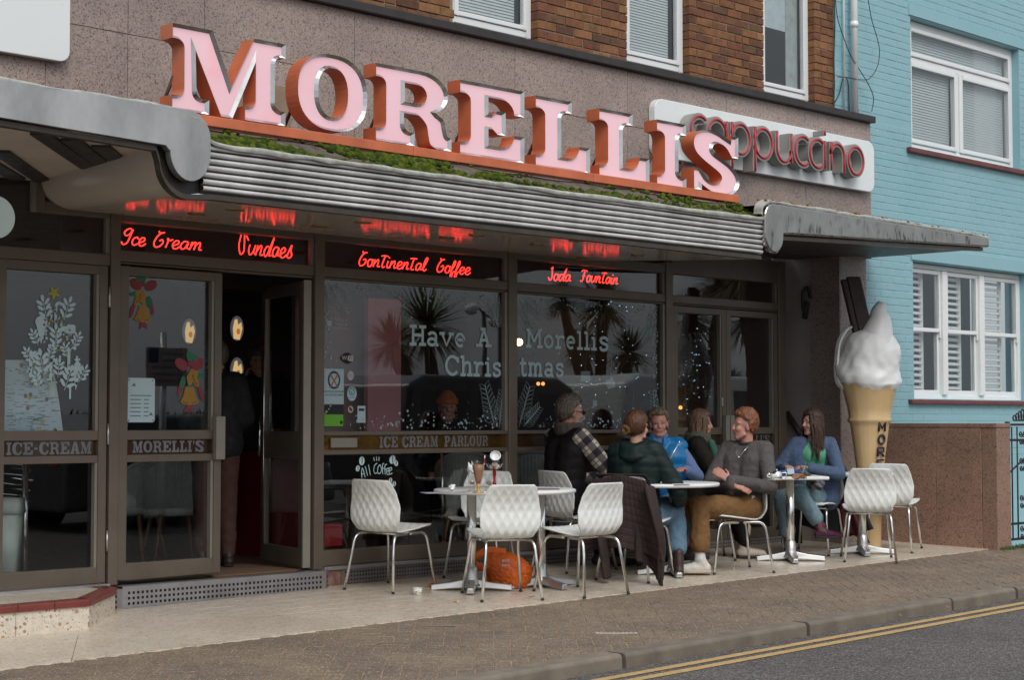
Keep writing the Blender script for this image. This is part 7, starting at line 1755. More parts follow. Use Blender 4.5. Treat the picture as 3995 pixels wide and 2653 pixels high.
# --- woman in the dark green puffer, from behind
GREEN = mk('dark_green_nylon', (.006, .017, .016), .62, 0, .18, 9, .25, 50, spec=.25)
q = person('person in a dark green hooded puffer jacket with an auburn bun, seen from behind', 10.64, 9.07, 17, .99, tyaw=24, hyaw=6, lean=3, skin='fair', fem=True,
           arms={-1: (Vector((.16, -.31, .69)), Vector((.36, -.16, .60))), 1: (Vector((.10, .30, .70)), Vector((.34, .24, .74)))}, legs_={-1: (Vector((.42, -.06, .50)), Vector((.33, -.17, .09)), Vector((.45, -.06, .04))), 1: (Vector((.50, .06, .54)), Vector((.68, -.02, .19)), Vector((.84, -.06, .13)))})
def f(b):
    q.torso(b, .042, 1.1)
    for sd in (1, -1): q.arm(b, sd, .040, .97, .9)
    capsule(b, q.pel+U*.02, .19, q.pel+q.tu*.12, .17)
garment(q, 'puffer_jacket', GREEN, f, .012, disp=cloth(.004, 8, 8, 12.5, .008))
def f(b):
    for i in range(17):
        t = radians(-118+236*i/16)+pi; d = q.tf*cos(t)+q.tl*sin(t); back = max(0, -cos(t)); p = q.nek+d*(.088+.035*back)-U*(.012+.055*back)
        capsule(b, p-U*.015*back, .036+.020*back, p+U*.045, .030)
garment(q, 'hood', GREEN, f, .011, disp=cloth(.006, 10, 3))
DENIM = mk('blue_denim', (.105, .19, .27), .85, 0, .18, 22, .35, 180)
def f(b):
    q.leg(b, -1, .024, .66, 1.4); q.leg(b, 1, .024, .52, 1.4)
    capsule(b, q.pel, .115, q.pel+U*.05, .11)
garment(q, 'jeans', DENIM, f, disp=cloth(.010, 10, 6))
BOOT = mk('dark_brown_boot', (.035, .018, .014), .5, 0, .2, 15)
for sd in (1, -1): shoe(q, sd, BOOT, M['black'], .08)
AUB = hairm('auburn_hair', (.035, .014, .006, 1), (.13, .052, .022, 1))
h = short_hair(q, AUB, .014, .080, 9, 1.1, -.135, .006)
b = MB()
for i in range(26):
    t = i/26*2*pi*2.3; r_ = .034*(1-.3*i/26); p = q.H(-.122-.018*sin(i*.9), .030+r_*cos(t), -.030+r_*sin(t)); b.ball(p, .017, 8, 6)
fuse(b, .007, 'hair_bun', hairm('blond_streaked_bun', (.05, .018, .008, 1), (.26, .14, .06, 1)), q.e, 1, lambda co, n_: .007*noise.noise(co*60))
# --- woman in the blue gilet, facing us
q = person('person in a bright blue gilet and lavender roll neck jumper, facing the camera', 11.80, 9.79, 215, .99, tyaw=222, hyaw=222, lean=6, skin='rosy', fem=True, hroll=3,
           arms={1: (Vector((.15, -.31, .74)), Vector((-.10, -.38, .80))), -1: (Vector((-.30, .16, .74)), Vector((-.46, -.08, .79)))})
LAV = wool('lavender_knit', (.135, .205, .40)); BLUE = mk('bright_blue_nylon', (.006, .165, .42), .42, 0, .15, 9, .25, 50)
def f(b):
    q.torso(b, .022)
    for sd in (1, -1): q.arm(b, sd, .022, .97)
garment(q, 'jumper', LAV, f, disp=cloth(.004, 12, 2))
def f(b):
    for i in range(16):
        t = i/16*2*pi; d = q.tf*cos(t)+q.tl*sin(t); p = q.nek+d*.062+U*.025; capsule(b, p-U*.035, .022, p+U*.030, .020)
garment(q, 'roll_neck', LAV, f, .009, disp=cloth(.003, 20, 2))
for sd in (1, -1):
    def f(b):
        w_ = .088
        fo = q.tf*.030
        capsule(b, q.pel+q.l*sd*.105+fo, .140, q.wai+q.tl*sd*.105+fo, .138); capsule(b, q.wai+q.tl*sd*.105+fo, .138, q.che+q.tl*sd*.112+fo, .140); capsule(b, q.che+q.tl*sd*.112+fo, .138, q.pel+q.tu*.47+q.tl*sd*.105, .085)
        capsule(b, q.pel+q.tu*.46+q.tl*sd*.09, .088, q.sho[sd]+q.tl*sd*.012, .086)
        for i in range(7):
            t = radians(28+22*i)*sd; d = q.tf*cos(t)+q.tl*sin(t); p = q.nek+d*.088-U*.01; capsule(b, p-U*.06, .026, p+U*.028+d*.010, .017)
    garment(q, 'gilet_half', BLUE, f, .011, disp=cloth(.004, 9, 5+sd, 9.5, .010))
badge = q.che+q.tl*.125+q.tf*.135+U*.0
MB().obox(badge+U*.015, q.tl*.024-q.tf*.006, q.tf*.004, U*.005).build('badge', mk('red_badge', (.25, .03, .06), .6), q.e)
def f(b):
    for sd in (1, -1): q.leg(b, sd, .016, .95)
garment(q, 'trousers', DENIM, f, disp=cloth(.005, 12, 7))
for sd in (1, -1): shoe(q, sd, BOOT)
SAND = hairm('light_brown_hair', (.085, .055, .038, 1), (.27, .195, .14, 1)); short_hair(q, SAND, .012, .088, 12, 1.05, -.080, .012, .016); brows(q, SAND)
# --- woman with the green scarf
OLV = mk('dark_olive_coat', (.016, .013, .010), .8, 0, .2, 12, .3, 60, spec=.2)
q = person('person in a dark olive coat and grey green scarf with streaked brown hair, in profile', 12.22, 9.78, -40, .99, tyaw=-52, hyaw=-50, lean=8, skin='fair', fem=True, hpitch=-2,
           arms={-1: (Vector((-.02, -.34, .70)), Vector((.20, -.44, .66))), 1: (Vector((.24, .08, .70)), Vector((.34, -.16, .68)))}, legs_={1: (Vector((.40, -.16, .52)), Vector((.46, -.22, .09)), Vector((.60, -.34, .04))), -1: (Vector((.26, -.30, .52)), Vector((.36, -.34, .09)), Vector((.50, -.46, .04)))})
def f(b):
    q.torso(b, .040)
    for sd in (1, -1): q.arm(b, sd, .034, .97)
    capsule(b, q.pel, .17, q.pel+q.tu*.1, .16)
garment(q, 'coat', OLV, f, disp=cloth(.006, 9, 3))
SCF = wool('grey_green_scarf', (.085, .085, .068), .4); SCG = wool('green_scarf_end', (.035, .115, .085), .35)
def f(b):
    for i in range(18):
        t = i/18*2*pi; d = q.tf*cos(t)+q.tl*sin(t); p = q.nek+d*.085+U*(.02+.01*sin(3*t)); capsule(b, p-U*.02, .036, p+U*.03, .030)
garment(q, 'scarf', SCF, f, disp=cloth(.007, 16, 4))
def f(b):
    p = q.nek+q.tf*.115+q.tl*-.06; capsule(b, p-U*.02, .034, p-U*.17+q.tf*.05+q.tl*-.02, .036); capsule(b, p-U*.17+q.tf*.05+q.tl*-.02, .036, p-U*.32+q.tf*.07, .030)
garment(q, 'scarf_end', SCG, f, disp=cloth(.005, 18, 5))
def f(b):
    for sd in (1, -1): q.leg(b, sd, .014, .9)
garment(q, 'trousers', black_cloth, f, disp=cloth(.006, 10, 4))
CRM = mk('cream_leather_boot', (.46, .39, .31), .5, 0, .12, 12)
for sd in (1, -1): shoe(q, sd, CRM, M['black'], .16, 1.08)
STR = hairm('streaked_brown_hair', (.05, .018, .012, 1), (.22, .13, .075, 1)); short_hair(q, STR, .010, .082, 3, 1, -.09, .004); locks(q, STR, 70, 5, .20, .011); brows(q, STR)
# --- young ginger man with folded arms
GREY = wool('charcoal_knit', (.085, .078, .076), .2)
q = person('person with short ginger hair, grey jumper and brown corduroys, arms folded, in profile', 11.74, 8.84, 153, 1.0, tyaw=190, hyaw=146, lean=-9, skin='rosy', hpitch=1,
           arms={1: (Vector((-.02, -.30, .70)), Vector((-.25, -.05, .755))), -1: (Vector((-.13, .25, .71)), Vector((-.25, -.10, .72))),
                 ('h', 1): (Vector((-.35, .55, .55)), Vector((.6, .4, -.3)), .25), ('h', -1): (Vector((.55, -.75, -.25)), Vector((.6, .5, -.5)), .3)},
           legs_={1: (Vector((-.50, .06, .555)), Vector((-.53, .03, .10)), Vector((-.68, .16, .04))), -1: (Vector((-.44, .28, .53)), Vector((-.52, .30, .09)), Vector((-.66, .40, .04)))})
def f(b):
    q.torso(b, .022)
    for sd in (1, -1): q.arm(b, sd, .024, .93)
    capsule(b, q.pel+q.l*.05+U*.0, .125, q.pel-q.l*.05, .125)
garment(q, 'jumper', GREY, f, .010, disp=cloth(.008, 8, 2))
b = MB().tube([q.nek+U*.012+(q.tf*cos(t*pi/12)*1.08+q.tl*sin(t*pi/12))*.068-U*.012*cos(t*pi/12) for t in range(24)], .011, 8, closed=True); b.build('neck_band', wool('dark_neck_band', (.035, .033, .035)), q.e)
nk = [q.nek+q.tl*.064+U*.012+q.tf*.025, q.nek+q.tf*.118+q.tl*.045-U*.05, q.nek+q.tf*.148-U*.105, q.nek+q.tf*.118-q.tl*.045-U*.05, q.nek-q.tl*.064+U*.012+q.tf*.025]
b = MB().tube(smooth_path(nk, 5), .0022, 5).ball(nk[2]-U*.008, .009, 10, 6); b.build('necklace', M['chrome'], q.e)
CORD = mk('brown_corduroy', (.185, .095, .032), .9, 0, .14, 30, .5, 160)
def f(b):
    q.leg(b, 1, .024, .68, 1.7); q.leg(b, -1, .024, .68, 1.7); capsule(b, q.pel+q.l*.09, .12, q.pel-q.l*.09, .12)
garment(q, 'trousers', CORD, f, disp=cloth(.011, 9, 5))
b = MB(); hpj, kn, an, toe = q.legs[1]
def f(b): capsule(b, an-U*.02, .043, kn.lerp(an, .80), .046)
garment(q, 'sock', wool('white_sock', (.62, .62, .64)), f, .008, disp=lambda co, n_: .003*sin(co.z*220))
for sd in (1, -1): shoe(q, sd, mk('off_white_trainer', (.56, .54, .50), .6, 0, .1, 20) if sd == 1 else bpy.data.materials['off_white_trainer'], mk('worn_sole', (.48, .38, .28), .7) if sd == 1 else bpy.data.materials['worn_sole'], 0, 1.1)
b = MB(); d = (toe-an); d.z = 0; d.normalize(); sd_ = Vector((-d.y, d.x, 0)); g = Vector((an.x, an.y, an.z-.085))
for i in range(4): b.tube([g+d*(.035+.026*i)+sd_*.024+U*(.090-.012*i), g+d*(.042+.026*i)+U*(.096-.013*i), g+d*(.035+.026*i)-sd_*.024+U*(.090-.012*i)], .0035, 5)
b.build('laces', M['white_paint'], q.e)
GIN = hairm('ginger_hair', (.10, .030, .012, 1), (.33, .125, .055, 1)); short_hair(q, GIN, .005, .086, 7, 1.0, -.058, .013, .034); brows(q, GIN)
MB().tube(smooth_path([q.H(.02, .0, .150), q.H(-.0, .05, .140), q.H(-.005, .087, .06), q.H(-.01, .090, -.01)], 5), .004, 6).build('hair_band', mk('grey_band', (.15, .15, .16), .4), q.e)
MB().box(.0, .001, 0, .001, 0, .001) 
pk = q.pel+Vector((-.06, -.155, .055)); MB().obox(pk, (.028, .0, -.012), (.004, -.008, .03), (.004, .010, 0)).build('pocket_lining', M['white_paint'], q.e)
# --- woman in the blue cardigan
CARD = wool('blue_cardigan', (.062, .098, .175), .25); MINT = mk('mint_green_top', (.09, .34, .20), .75, 0, .1, 20, .2, 60)
q = person('person in a blue cardigan and mint top with long dark brown hair, looking left', 13.50, 9.36, 200, .99, tyaw=222, hyaw=163, lean=3, skin='fair', fem=True,
           arms={1: (Vector((-.06, -.33, .73)), Vector((-.34, -.20, .79))), -1: (Vector((-.30, .22, .74)), Vector((-.46, -.02, .79)))},
           legs_={-1: (Vector((-.38, .08, .52)), Vector((-.40, -.02, .09)), Vector((-.47, -.16, .04))), 1: (Vector((-.40, -.12, .57)), Vector((-.34, -.34, .25)), Vector((-.26, -.47, .20)))})
def f(b): q.torso(b, .012)
garment(q, 'top', MINT, f, disp=cloth(.004, 12, 4))
for sd in (1, -1):
    def f(b):
        capsule(b, q.pel+q.l*sd*.135-U*.02, .122, q.wai+q.tl*sd*.142+q.tf*.01, .108); capsule(b, q.wai+q.tl*sd*.142+q.tf*.01, .108, q.che+q.tl*sd*.148+q.tf*.01, .108); capsule(b, q.che+q.tl*sd*.146+q.tf*.01, .108, q.pel+q.tu*.465+q.tl*sd*.10, .080)
        q.arm(b, sd, .024, .98)
        capsule(b, q.pel+q.tu*.47+q.tl*sd*.05-q.tf*.04, .068, q.pel+q.tu*.25+q.tl*sd*.04-q.tf*.05, .08)
    garment(q, 'cardigan_half', CARD, f, .010, disp=cloth(.005, 10, 2+sd))
LD = mk('pale_denim', (.155, .245, .29), .85, 0, .15, 22, .3, 180)
def f(b): q.leg(b, 1, .016, .72, 1.6); q.leg(b, -1, .016, .72, 1.6); capsule(b, q.pel, .13, q.pel+U*.03, .12)
garment(q, 'jeans', LD, f, disp=cloth(.010, 10, 9))
SOCK = NM('striped_sock'); geo = SOCK.n('NewGeometry'); SOCK.set(Base_Color=SOCK.ramp(SOCK.noise(30, 2, .5, geo.outputs['Position']), [(.40, (.05, .035, .045)), (.52, (.18, .13, .12)), (.60, (.30, .012, .08))]), Roughness=.9)
for sd in (1, -1):
    hpj, kn, an, toe = q.legs[sd]
    def f(b): capsule(b, an-U*.02, .046, kn.lerp(an, .74), .048)
    garment(q, 'sock', SOCK.m, f, .008); shoe(q, sd, s=.86, m=mk('magenta_navy_shoe', (.085, .012, .042), .7, 0, .5, 30) if sd == 1 else bpy.data.materials['magenta_navy_shoe'], sole=mk('navy_sole', (.02, .02, .035), .6) if sd == 1 else bpy.data.materials['navy_sole'])
DKB = hairm('dark_brown_hair', (.018, .009, .007, 1), (.085, .040, .026, 1)); short_hair(q, DKB, .010, .080, 3, 1, -.09, .004); locks(q, DKB, 95, 8, .30, .012, 1.05); brows(q, DKB)
b = MB().tube(smooth_path([q.nek+q.tl*.06+U*.0+q.tf*.03, q.nek+q.tf*.105-U*.07, q.nek-q.tl*.06+q.tf*.03], 6), .0025, 5).ball(q.nek+q.tf*.108-U*.08, .009, 8, 6); b.build('necklace', mk('turquoise_bead', (.03, .16, .2), .3), q.e)
# bundle on her lap
b = MB(); crumple(b, (0, 0, 0), .075, 44, 4); o = b.build('scarf_bundle', mk('grey_yellow_scarf', (.10, .10, .12), .9, 0, .9, 25)); pp = q.e.location+Vector((-.28, -.22, .655)); o.location = pp; tag(o, 'dark patterned scarf bundled on the cardigan woman\'s lap under the table', 'scarf')
# --- people inside
def insider(label, x, y, yaw, top, trs, stand, s=1.0, hyaw=None, arms=None, skin='fair', hair=None):
    q = person(label, x, y, yaw, s, hyaw=hyaw, stand=stand, zg=.165, arms=arms, skin=skin, hz=.56)
    def f(b):
        q.torso(b, .04)
        for sd in (1, -1): q.arm(b, sd, .03, .97)
        capsule(b, q.pel, .16, q.pel+q.tu*.1, .15)
    garment(q, 'jacket', top, f, .014, disp=cloth(.006, 9, 3))
    def f(b):
        for sd in (1, -1): q.leg(b, sd, .018, .95)
    garment(q, 'trousers', trs, f, .014, disp=cloth(.006, 10, 4))
    for sd in (1, -1): shoe(q, sd, BOOT, M['black'], .05)
    if hair: short_hair(q, hair, .012, .05, 5, 1, -.08, .006)
    return q
NAVY = mk('navy_padded_jacket', (.009, .010, .014), .8, 0, .2, 9, .2, 40); DKHAIR = hairm('short_grey_hair', (.04, .03, .03, 1), (.14, .12, .11, 1)); RUST = mk('rust_brown_trousers', (.085, .04, .032), .85, 0, .2, 10)
X0 = fx(600, 860, 12.2)
q = insider('person in dark clothes holding a phone to one ear inside the open doorway', X0, 12.2, 232, NAVY, black_cloth, True, 1.02, hyaw=222, arms={-1: (Vector((-.30, .10, 1.16)), Vector((-.10, .05, 1.53))), 1: (None, None), ('h', -1): (Vector((.15, .0, 1)), Vector((.6, -.3, 0)), .6)} if False else {-1: (Vector((-.28, .12, 1.14)), Vector((-.145, .02, 1.47))), ('h', -1): (Vector((.25, -.05, 1)), Vector((.75, -.5, 0)), .7)}, hair=DKHAIR)
MB().obox(q.H(.0, -.105, -.03), q.hf*.012*1.6, q.hl*.004, U*.07).build('phone', M['black'], q.e)
X1 = fx(498, 1000, 11.0)
q = insider('person in a navy padded jacket and rust trousers standing behind the sliding door', X1, 11.0, 60, NAVY, RUST, True, 1.0, hair=DKHAIR)
X2 = fx(1030, 930, 11.5)  # hat read as a reflection in the glass, built as a sitter inside
q = insider('person in an orange knitted hat sitting behind the first big window', X2, 11.5, 232, black_cloth, black_cloth, False, 1.0, skin='rosy')
def f(b):
    for i in range(200):
        z = 1-2*(i+.5)/200; a = i*2.39996; r_ = sqrt(1-z*z)
        if z < .22: continue
        b.ball(q.H(r_*cos(a)*.106-.012, r_*sin(a)*.088, z*.125+.022), .016, 8, 6)
    for i in range(20): a = i*pi/10; capsule(b, q.H(.108*cos(a)-.012, .088*sin(a), .035), .017, q.H(.108*cos(a)-.012, .088*sin(a), .065), .017)
garment(q, 'knitted_hat', wool('orange_knit', (.50, .15, .02)), f, .009)
# ================================================================== BEHIND THE GLASS
def ithing(name, b, m, label, cat_, loc=None, group=None, **k):
    o = b.build(name, m, **k); 
    if loc is not None: o.location = loc
    return tag(o, label, cat_, group)
# menu poster standing behind the left door
YM = YGL+.05
def PM(px, py, Y=YM): p = fp(px, py, Y); return (p.x, p.z)
ref = PM(80, 915); mp = [PM(8, 1000), PM(146, 1000), PM(137, 930), PM(120, 830), PM(8, 830)]
mo_ = empty('menu_poster', (ref[0], YM, ref[1]), 0, 'large pale menu poster propped behind the glass of the left door', 'poster')
MB().prism([(a-ref[0], c-ref[1]) for a, c in mp], 0, .004).build('sheet', mk('menu_sheet', (.52, .66, .74), .35, 0, .06, 5), mo_)
rr = random.Random(8); b = MB()
for i in range(150):
    py = 840+rr.random()*155; px = 14+rr.random()*(104+ (py-830)*.12); x, z = PM(px, py); w_ = rr.uniform(.008, .03); k = rr.choice((0, 0, 0, 1, 2))
    if rr.random() < .12: b.prism([(a-ref[0], c-ref[1]) for a, c in ell(x, z, .014, .016, 9)], -.0012, -.0002, rr.choice((1, 2)))
    else: b.prism([(a-ref[0], c-ref[1]) for a, c in rc(x-w_, x+w_, z, z+.0035)], -.0010-.0001*(i % 5), -.0002, 0)
o = b.build('print', [M['s_ink'], mk('menu_brown', (.22, .12, .07), .6), mk('menu_yellow', (.5, .42, .12), .6)], mo_); o['kind'] = 'stuff'
x, z = PM(120, 897); MB().prism([(a-ref[0], c-ref[1]) for a, c in rc(x-.022, x+.022, z-.05, z+.05)], -.004, -.0015).build('price_card', mk('price_card', (.62, .72, .72), .5), mo_)
# wicker chairs
M['wicker'] = mk('pale_wicker', (.36, .40, .38), .7, 0, .12, 20); M['beech'] = mk('beech_leg', (.22, .11, .045), .5, 0, .1, 10)
wk_b = MB(); ribs = 26
def wrim(t): a = radians(-125+250*t); h = .40+.44*cos(a/2.3)**2; return Vector((-.27*cos(a)+.0, .29*sin(a), h))
for i in range(ribs+1):
    top = wrim(i/ribs); a = radians(-125+250*i/ribs); bot = Vector((-.20*cos(a), .21*sin(a), .36)); wk_b.tube([bot, bot.lerp(top, .5)+Vector((-.02*cos(a), .02*sin(a), 0)), top], .012, 5)
def wsurf(u, v):
    top = wrim(u); a = radians(-125+250*u); bot = Vector((-.20*cos(a), .21*sin(a), .36)); k = 1+.02*abs(sin(u*pi*38)); p_ = bot.lerp(top, v); bul = .03*sin(pi*v); return ((p_.x-bul*cos(a))*k, (p_.y+bul*sin(a))*k, p_.z)
wk_b.V = []; wk_b.F = []; wk_b.M = []; wk_b.S = []; wk_b.grid(wsurf, 153, 6)
wk_b.tube([wrim(i/30) for i in range(31)], .020, 8)
wk_back = wk_b.mesh('wicker_back', M['wicker']); wk_seat = MB().lathe([(.01, .36), (.22, .36), (.24, .40), (.23, .43), (.01, .44)], 26).mesh('seat', M['wicker'])
wk_legs = [MB().tube([(sx*.15, sy*.15, .37), (sx*.22, sy*.21, 0)], [.018, .011], 8).mesh('leg', M['beech']) for sx in (1, -1) for sy in (1, -1)]
for px, py, Y, rz__, lab in ((1082, 1200, 11.0, 40, 'wicker chair just inside the first big window, behind the sundae glasses'), (1212, 1200, 11.1, 60, 'wicker chair inside the second big window, left of the man in the gilet'), (402, 1210, 11.9, 70, 'ribbed wicker chair behind the lower pane of the sliding door'), (548, 1215, 12.4, 30, 'wicker chair inside the open doorway'), (300, 1215, 12.2, 120, 'wicker chair half hidden at the left of the sliding door')):
    p = fp(px, py, Y); t = empty('wicker_chair', (p.x, Y, .162), radians(rz__), lab, 'chair', 'pale wicker chairs inside the cafe')
    inst('wicker_back', wk_back, t); inst('seat', wk_seat, t)
    for lm in wk_legs: inst('leg', lm, t)
# lamps
p = fp(1197, 789, 13.35); lp = empty('wall_lamp', p, 0, 'lit globe wall lamp seen through the second big window', 'lamp')
MB().ball((0, 0, 0), .040, 16, 10).build('globe', emit('warm_globe', (1, .55, .20), 9), lp); MB().lathe([(.05, -.05), (.03, -.20), (.001, -.20)], 14).build('holder', M['dk_board'], lp); MB().tube([(0, 0, -.12), (.25, .02, -.14)], .015, 8).build('arm', M['dk_board'], lp)
M['warm'] = emit('warm_bulb', (1, .42, .10), 1.2)
for px, py, Y, lab in ((1241, 885, 12.6, 'left of two amber bulbs behind the dark car reflection'), (1252, 885, 12.6, 'right of two amber bulbs behind the dark car reflection'), (1569, 940, 10.9, 'amber bulb behind the left leaf of the double doors')):
    ithing('bulb', MB().ball((0, 0, 0), .020, 10, 7), M['warm'], lab, 'bulb', fp(px, py, Y), 'amber bulbs deep in the cafe')
# lit oval pictures in the doorway; glow put into their colours so they show
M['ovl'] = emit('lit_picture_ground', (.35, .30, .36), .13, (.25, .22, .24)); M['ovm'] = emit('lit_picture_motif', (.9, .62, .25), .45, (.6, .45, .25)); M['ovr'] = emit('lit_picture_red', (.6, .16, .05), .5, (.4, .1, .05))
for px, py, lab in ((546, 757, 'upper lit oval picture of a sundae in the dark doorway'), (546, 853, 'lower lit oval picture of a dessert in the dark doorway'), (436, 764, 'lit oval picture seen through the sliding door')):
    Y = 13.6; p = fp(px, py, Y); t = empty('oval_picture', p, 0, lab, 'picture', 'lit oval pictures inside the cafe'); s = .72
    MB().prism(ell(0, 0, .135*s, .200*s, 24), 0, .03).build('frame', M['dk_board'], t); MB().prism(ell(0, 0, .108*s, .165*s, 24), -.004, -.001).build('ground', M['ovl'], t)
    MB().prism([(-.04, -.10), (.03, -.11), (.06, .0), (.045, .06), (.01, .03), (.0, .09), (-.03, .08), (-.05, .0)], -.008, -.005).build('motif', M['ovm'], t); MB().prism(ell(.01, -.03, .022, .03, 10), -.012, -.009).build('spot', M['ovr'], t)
# fridge, boxes, bin, poles
p = fp(665, 1280, 11.5); x0, x1, x2 = fx(628, 1200, 11.5), fx(690, 1200, 11.5), fx(704, 1200, 11.5); fr = empty('drinks_cabinet', ((x0+x1)/2, 11.5, .16), 0, 'dark red cabinet with a white edge behind the open door leaf', 'cabinet')
MB().box(x0-(x0+x1)/2, x1-(x0+x1)/2, 0, .5, 0, .86).build('red_panel', mk('cabinet_red', (.16, .008, .012), .4), fr); MB().box(x1-(x0+x1)/2+.002, x2-(x0+x1)/2, 0, .5, .02, .86).build('white_edge', mk('cabinet_white', (.55, .6, .56), .5), fr)
o = ithing('red_box', MB().box(-.09, .09, 0, .15, 0, .17), mk('red_box', (.35, .02, .035), .4), 'red box on the floor inside the left of the first window', 'box', (fx(769, 1250, 10.6), 10.6, .30)); bev(o, .005)
bn_ = empty('bin', (fx(14, 1200, 10.7), 10.7, .16), 0, 'pale plastic swing bin at the left edge behind the left door', 'bin'); MB().lathe([(.10, 0), (.13, .50), (.001, .50)], 4, (0, 0, 0)).build('body', mk('bin_white', (.52, .58, .54), .5), bn_); MB().lathe([(.15, .50), (.14, .60), (.001, .61)], 4).build('lid', bpy.data.materials['bin_white'], bn_)
o = ithing('pole', MB().tube([(0, 0, 0), (0, 0, .85)], .022, 12), M['chrome'], 'shiny upright pole behind the lower pane of the left door', 'pole', (fx(57, 1200, 10.75), 10.75, .16))
o = ithing('pole', MB().tube([(0, 0, 0), (-.02, 0, .78)], .014, 10), M['chrome'], 'thin pale upright rod inside the first window behind the big table', 'pole', (fx(1022, 1150, 10.7), 10.7, .28))
b = MB(); rr = random.Random(4)
for i in range(5):
    z = 1.0-i*.07; b.tube([(rr.uniform(-.22, -.15), 0, z), (.0, rr.uniform(-.05, .05), z-.02), (rr.uniform(.05, .10), 0, z+.01), (-.05, .05, z+.03)], .007, 6)
o = ithing('wire_rack', b, M['chrome'], 'shiny wire rack beside the upright pole behind the left door', 'rack', (fx(50, 1100, 10.8), 10.8, 0)); 
# fairy lights and ornaments
M['fairy'] = emit('cold_fairy_light', (.45, .75, 1), 3.2); rr = random.Random(12); b = MB()
def fl(px, py, Y=10.62): b.add([fp(px, py, Y)+v*.0042 for v in IV[:12]], [f for f in IF if max(f) < 12] or [(0, 1, 2)])
io = bmesh.new(); bmesh.ops.create_icosphere(io, subdivisions=1, radius=1); V1 = [v.co.copy() for v in io.verts]; F1 = [[v.index for v in f.verts] for f in io.faces]; io.free()
def fairy(n, x0, x1, y0, y1, label):
    b = MB()
    for i in range(n):
        px = rr.gauss((x0+x1)/2, (x1-x0)/4); py = y0+(y1-y0)*rr.random()**.8; Y = 10.62+rr.random()*.12
        c = fp(px, py, Y); r_ = rr.uniform(.0016, .0030); b.add([c+v*r_ for v in V1], F1, 0, True)
    pts = [fp(rr.uniform(x0, x1), y0+(y1-y0)*i/24, 10.66) for i in range(25)]; b.tube(smooth_path(pts, 4), .0012, 3, 1)
    o = b.build('fairy_lights', [M['fairy'], M['dk_board']]); tag(o, label, 'fairy lights', kind='stuff')
fairy(62, 1300, 1520, 690, 985, 'cold white fairy lights strung inside the second big window'); fairy(42, 1562, 1655, 745, 965, 'cold white fairy lights strung behind the left leaf of the double doors')
M['bauble'] = mk('dark_bauble', (.018, .025, .016), .35); M['bauble_g'] = mk('grey_bauble', (.09, .11, .11), .3); M['paperd'] = mk('pale_paper', (.34, .40, .44), .7)
for k, (px, py, lab) in enumerate(((1604, 786, 'topmost dark round ornament behind the double doors'), (1589, 846, 'striped dark round ornament, second down behind the double doors'), (1600, 866, 'blackest round ornament just under the striped one'), (1580, 934, 'grey round ornament low behind the double doors'), (1627, 908, 'grey round ornament with a pale crescent, nearest the door handle'))):
    p = fp(px, py, 10.60); t = empty('ornament', p, 0, lab, 'ornament', 'round ornaments behind the double doors'); MB().tube([(0, .006, 0), (0, -.006, 0)], .043, 22).build('disc', M['bauble'] if k < 3 else M['bauble_g'], t); MB().tube([(0, 0, .04), (0, 0, .20)], .0015, 4).build('thread', M['paperd'], t)
for px, py, s, lab in ((1350, 868, .05, 'pale square card ornament left of the white van reflection'), (1478, 850, .036, 'cream diamond ornament with a pattern at the right of the second window'), (1408, 885, .045, 'faint pale diamond above the white van reflection'), (1372, 930, .03, 'small pale diamond low in the second window'), (1460, 955, .045, 'pale paper diamond beside the woman in the blue gilet')):
    p = fp(px, py, 10.58); t = empty('paper_ornament', p, rr.uniform(-.5, .5), lab, 'ornament', 'paper diamonds in the second window'); a = rr.uniform(.5, 1.1)
    MB().prism([(s*1.3*cos(a+k*pi/2), s*1.3*sin(a+k*pi/2)) for k in range(4)], -.002, .002).build('card', M['paperd'], t); MB().tube([(0, 0, s), (.01, 0, .25)], .0012, 4).build('thread', M['paperd'], t)
# ================================================================== ACROSS THE ROAD: what the glass mirrors
def refl(px, py, yp): p = fp(px, py, 2*YGL-yp); return Vector((p.x, yp, p.z))
M['palm'] = mk('cordyline_leaf', (.15, .155, .06), .6, 0, .35, 3); M['palm_d'] = mk('dead_palm_skirt', (.25, .19, .11), .9, 0, .3, 4); M['bark'] = mk('palm_bark', (.11, .085, .06), .95, 0, .3, 8, .5, 20)
def palm_head(c, r_, seed, n=430):
    rr = random.Random(seed); b = MB()
    for i in range(n):
        el = math.asin(rr.uniform(-.75, 1)); a = rr.uniform(0, 2*pi); d = Vector((cos(el)*cos(a), cos(el)*sin(a), sin(el))); L_ = r_*rr.uniform(.75, 1.1); s = d.cross(Vector((0, 0, 1))); s = (s.normalized() if s.length > .01 else Vector((1, 0, 0)))*.017*r_
        droop = Vector((0, 0, -L_*.28*rr.random())); p0 = c; p1 = c+d*L_*.55+droop*.3; p2 = c+d*L_+droop
        b.add([p0-s*.5, p0+s*.5, p1+s, p1-s], [(0, 1, 2, 3)], 1 if el < -.35 else 0).add([p1-s, p1+s, p2], [(0, 1, 2)], 1 if el < -.35 else 0)
    return b
PALMS = [([(985, 750, 1.15), (905, 790, .8)], -5.5, 'cabbage palm across the road with one big shaggy head'), ([(1345, 800, .75), (1388, 700, 1.0), (1452, 812, .8), (1300, 690, .7)], -6.5, 'branching cabbage palm across the road mirrored in the second window'), ([(1600, 730, 1.0), (1655, 655, 1.1), (1570, 870, .6)], -7, 'cabbage palm across the road mirrored in the left leaf of the double doors'), ([(1725, 735, 1.1), (1710, 640, 1.3), (1690, 880, .55)], -6, 'cabbage palm across the road mirrored in the right leaf of the double doors')]
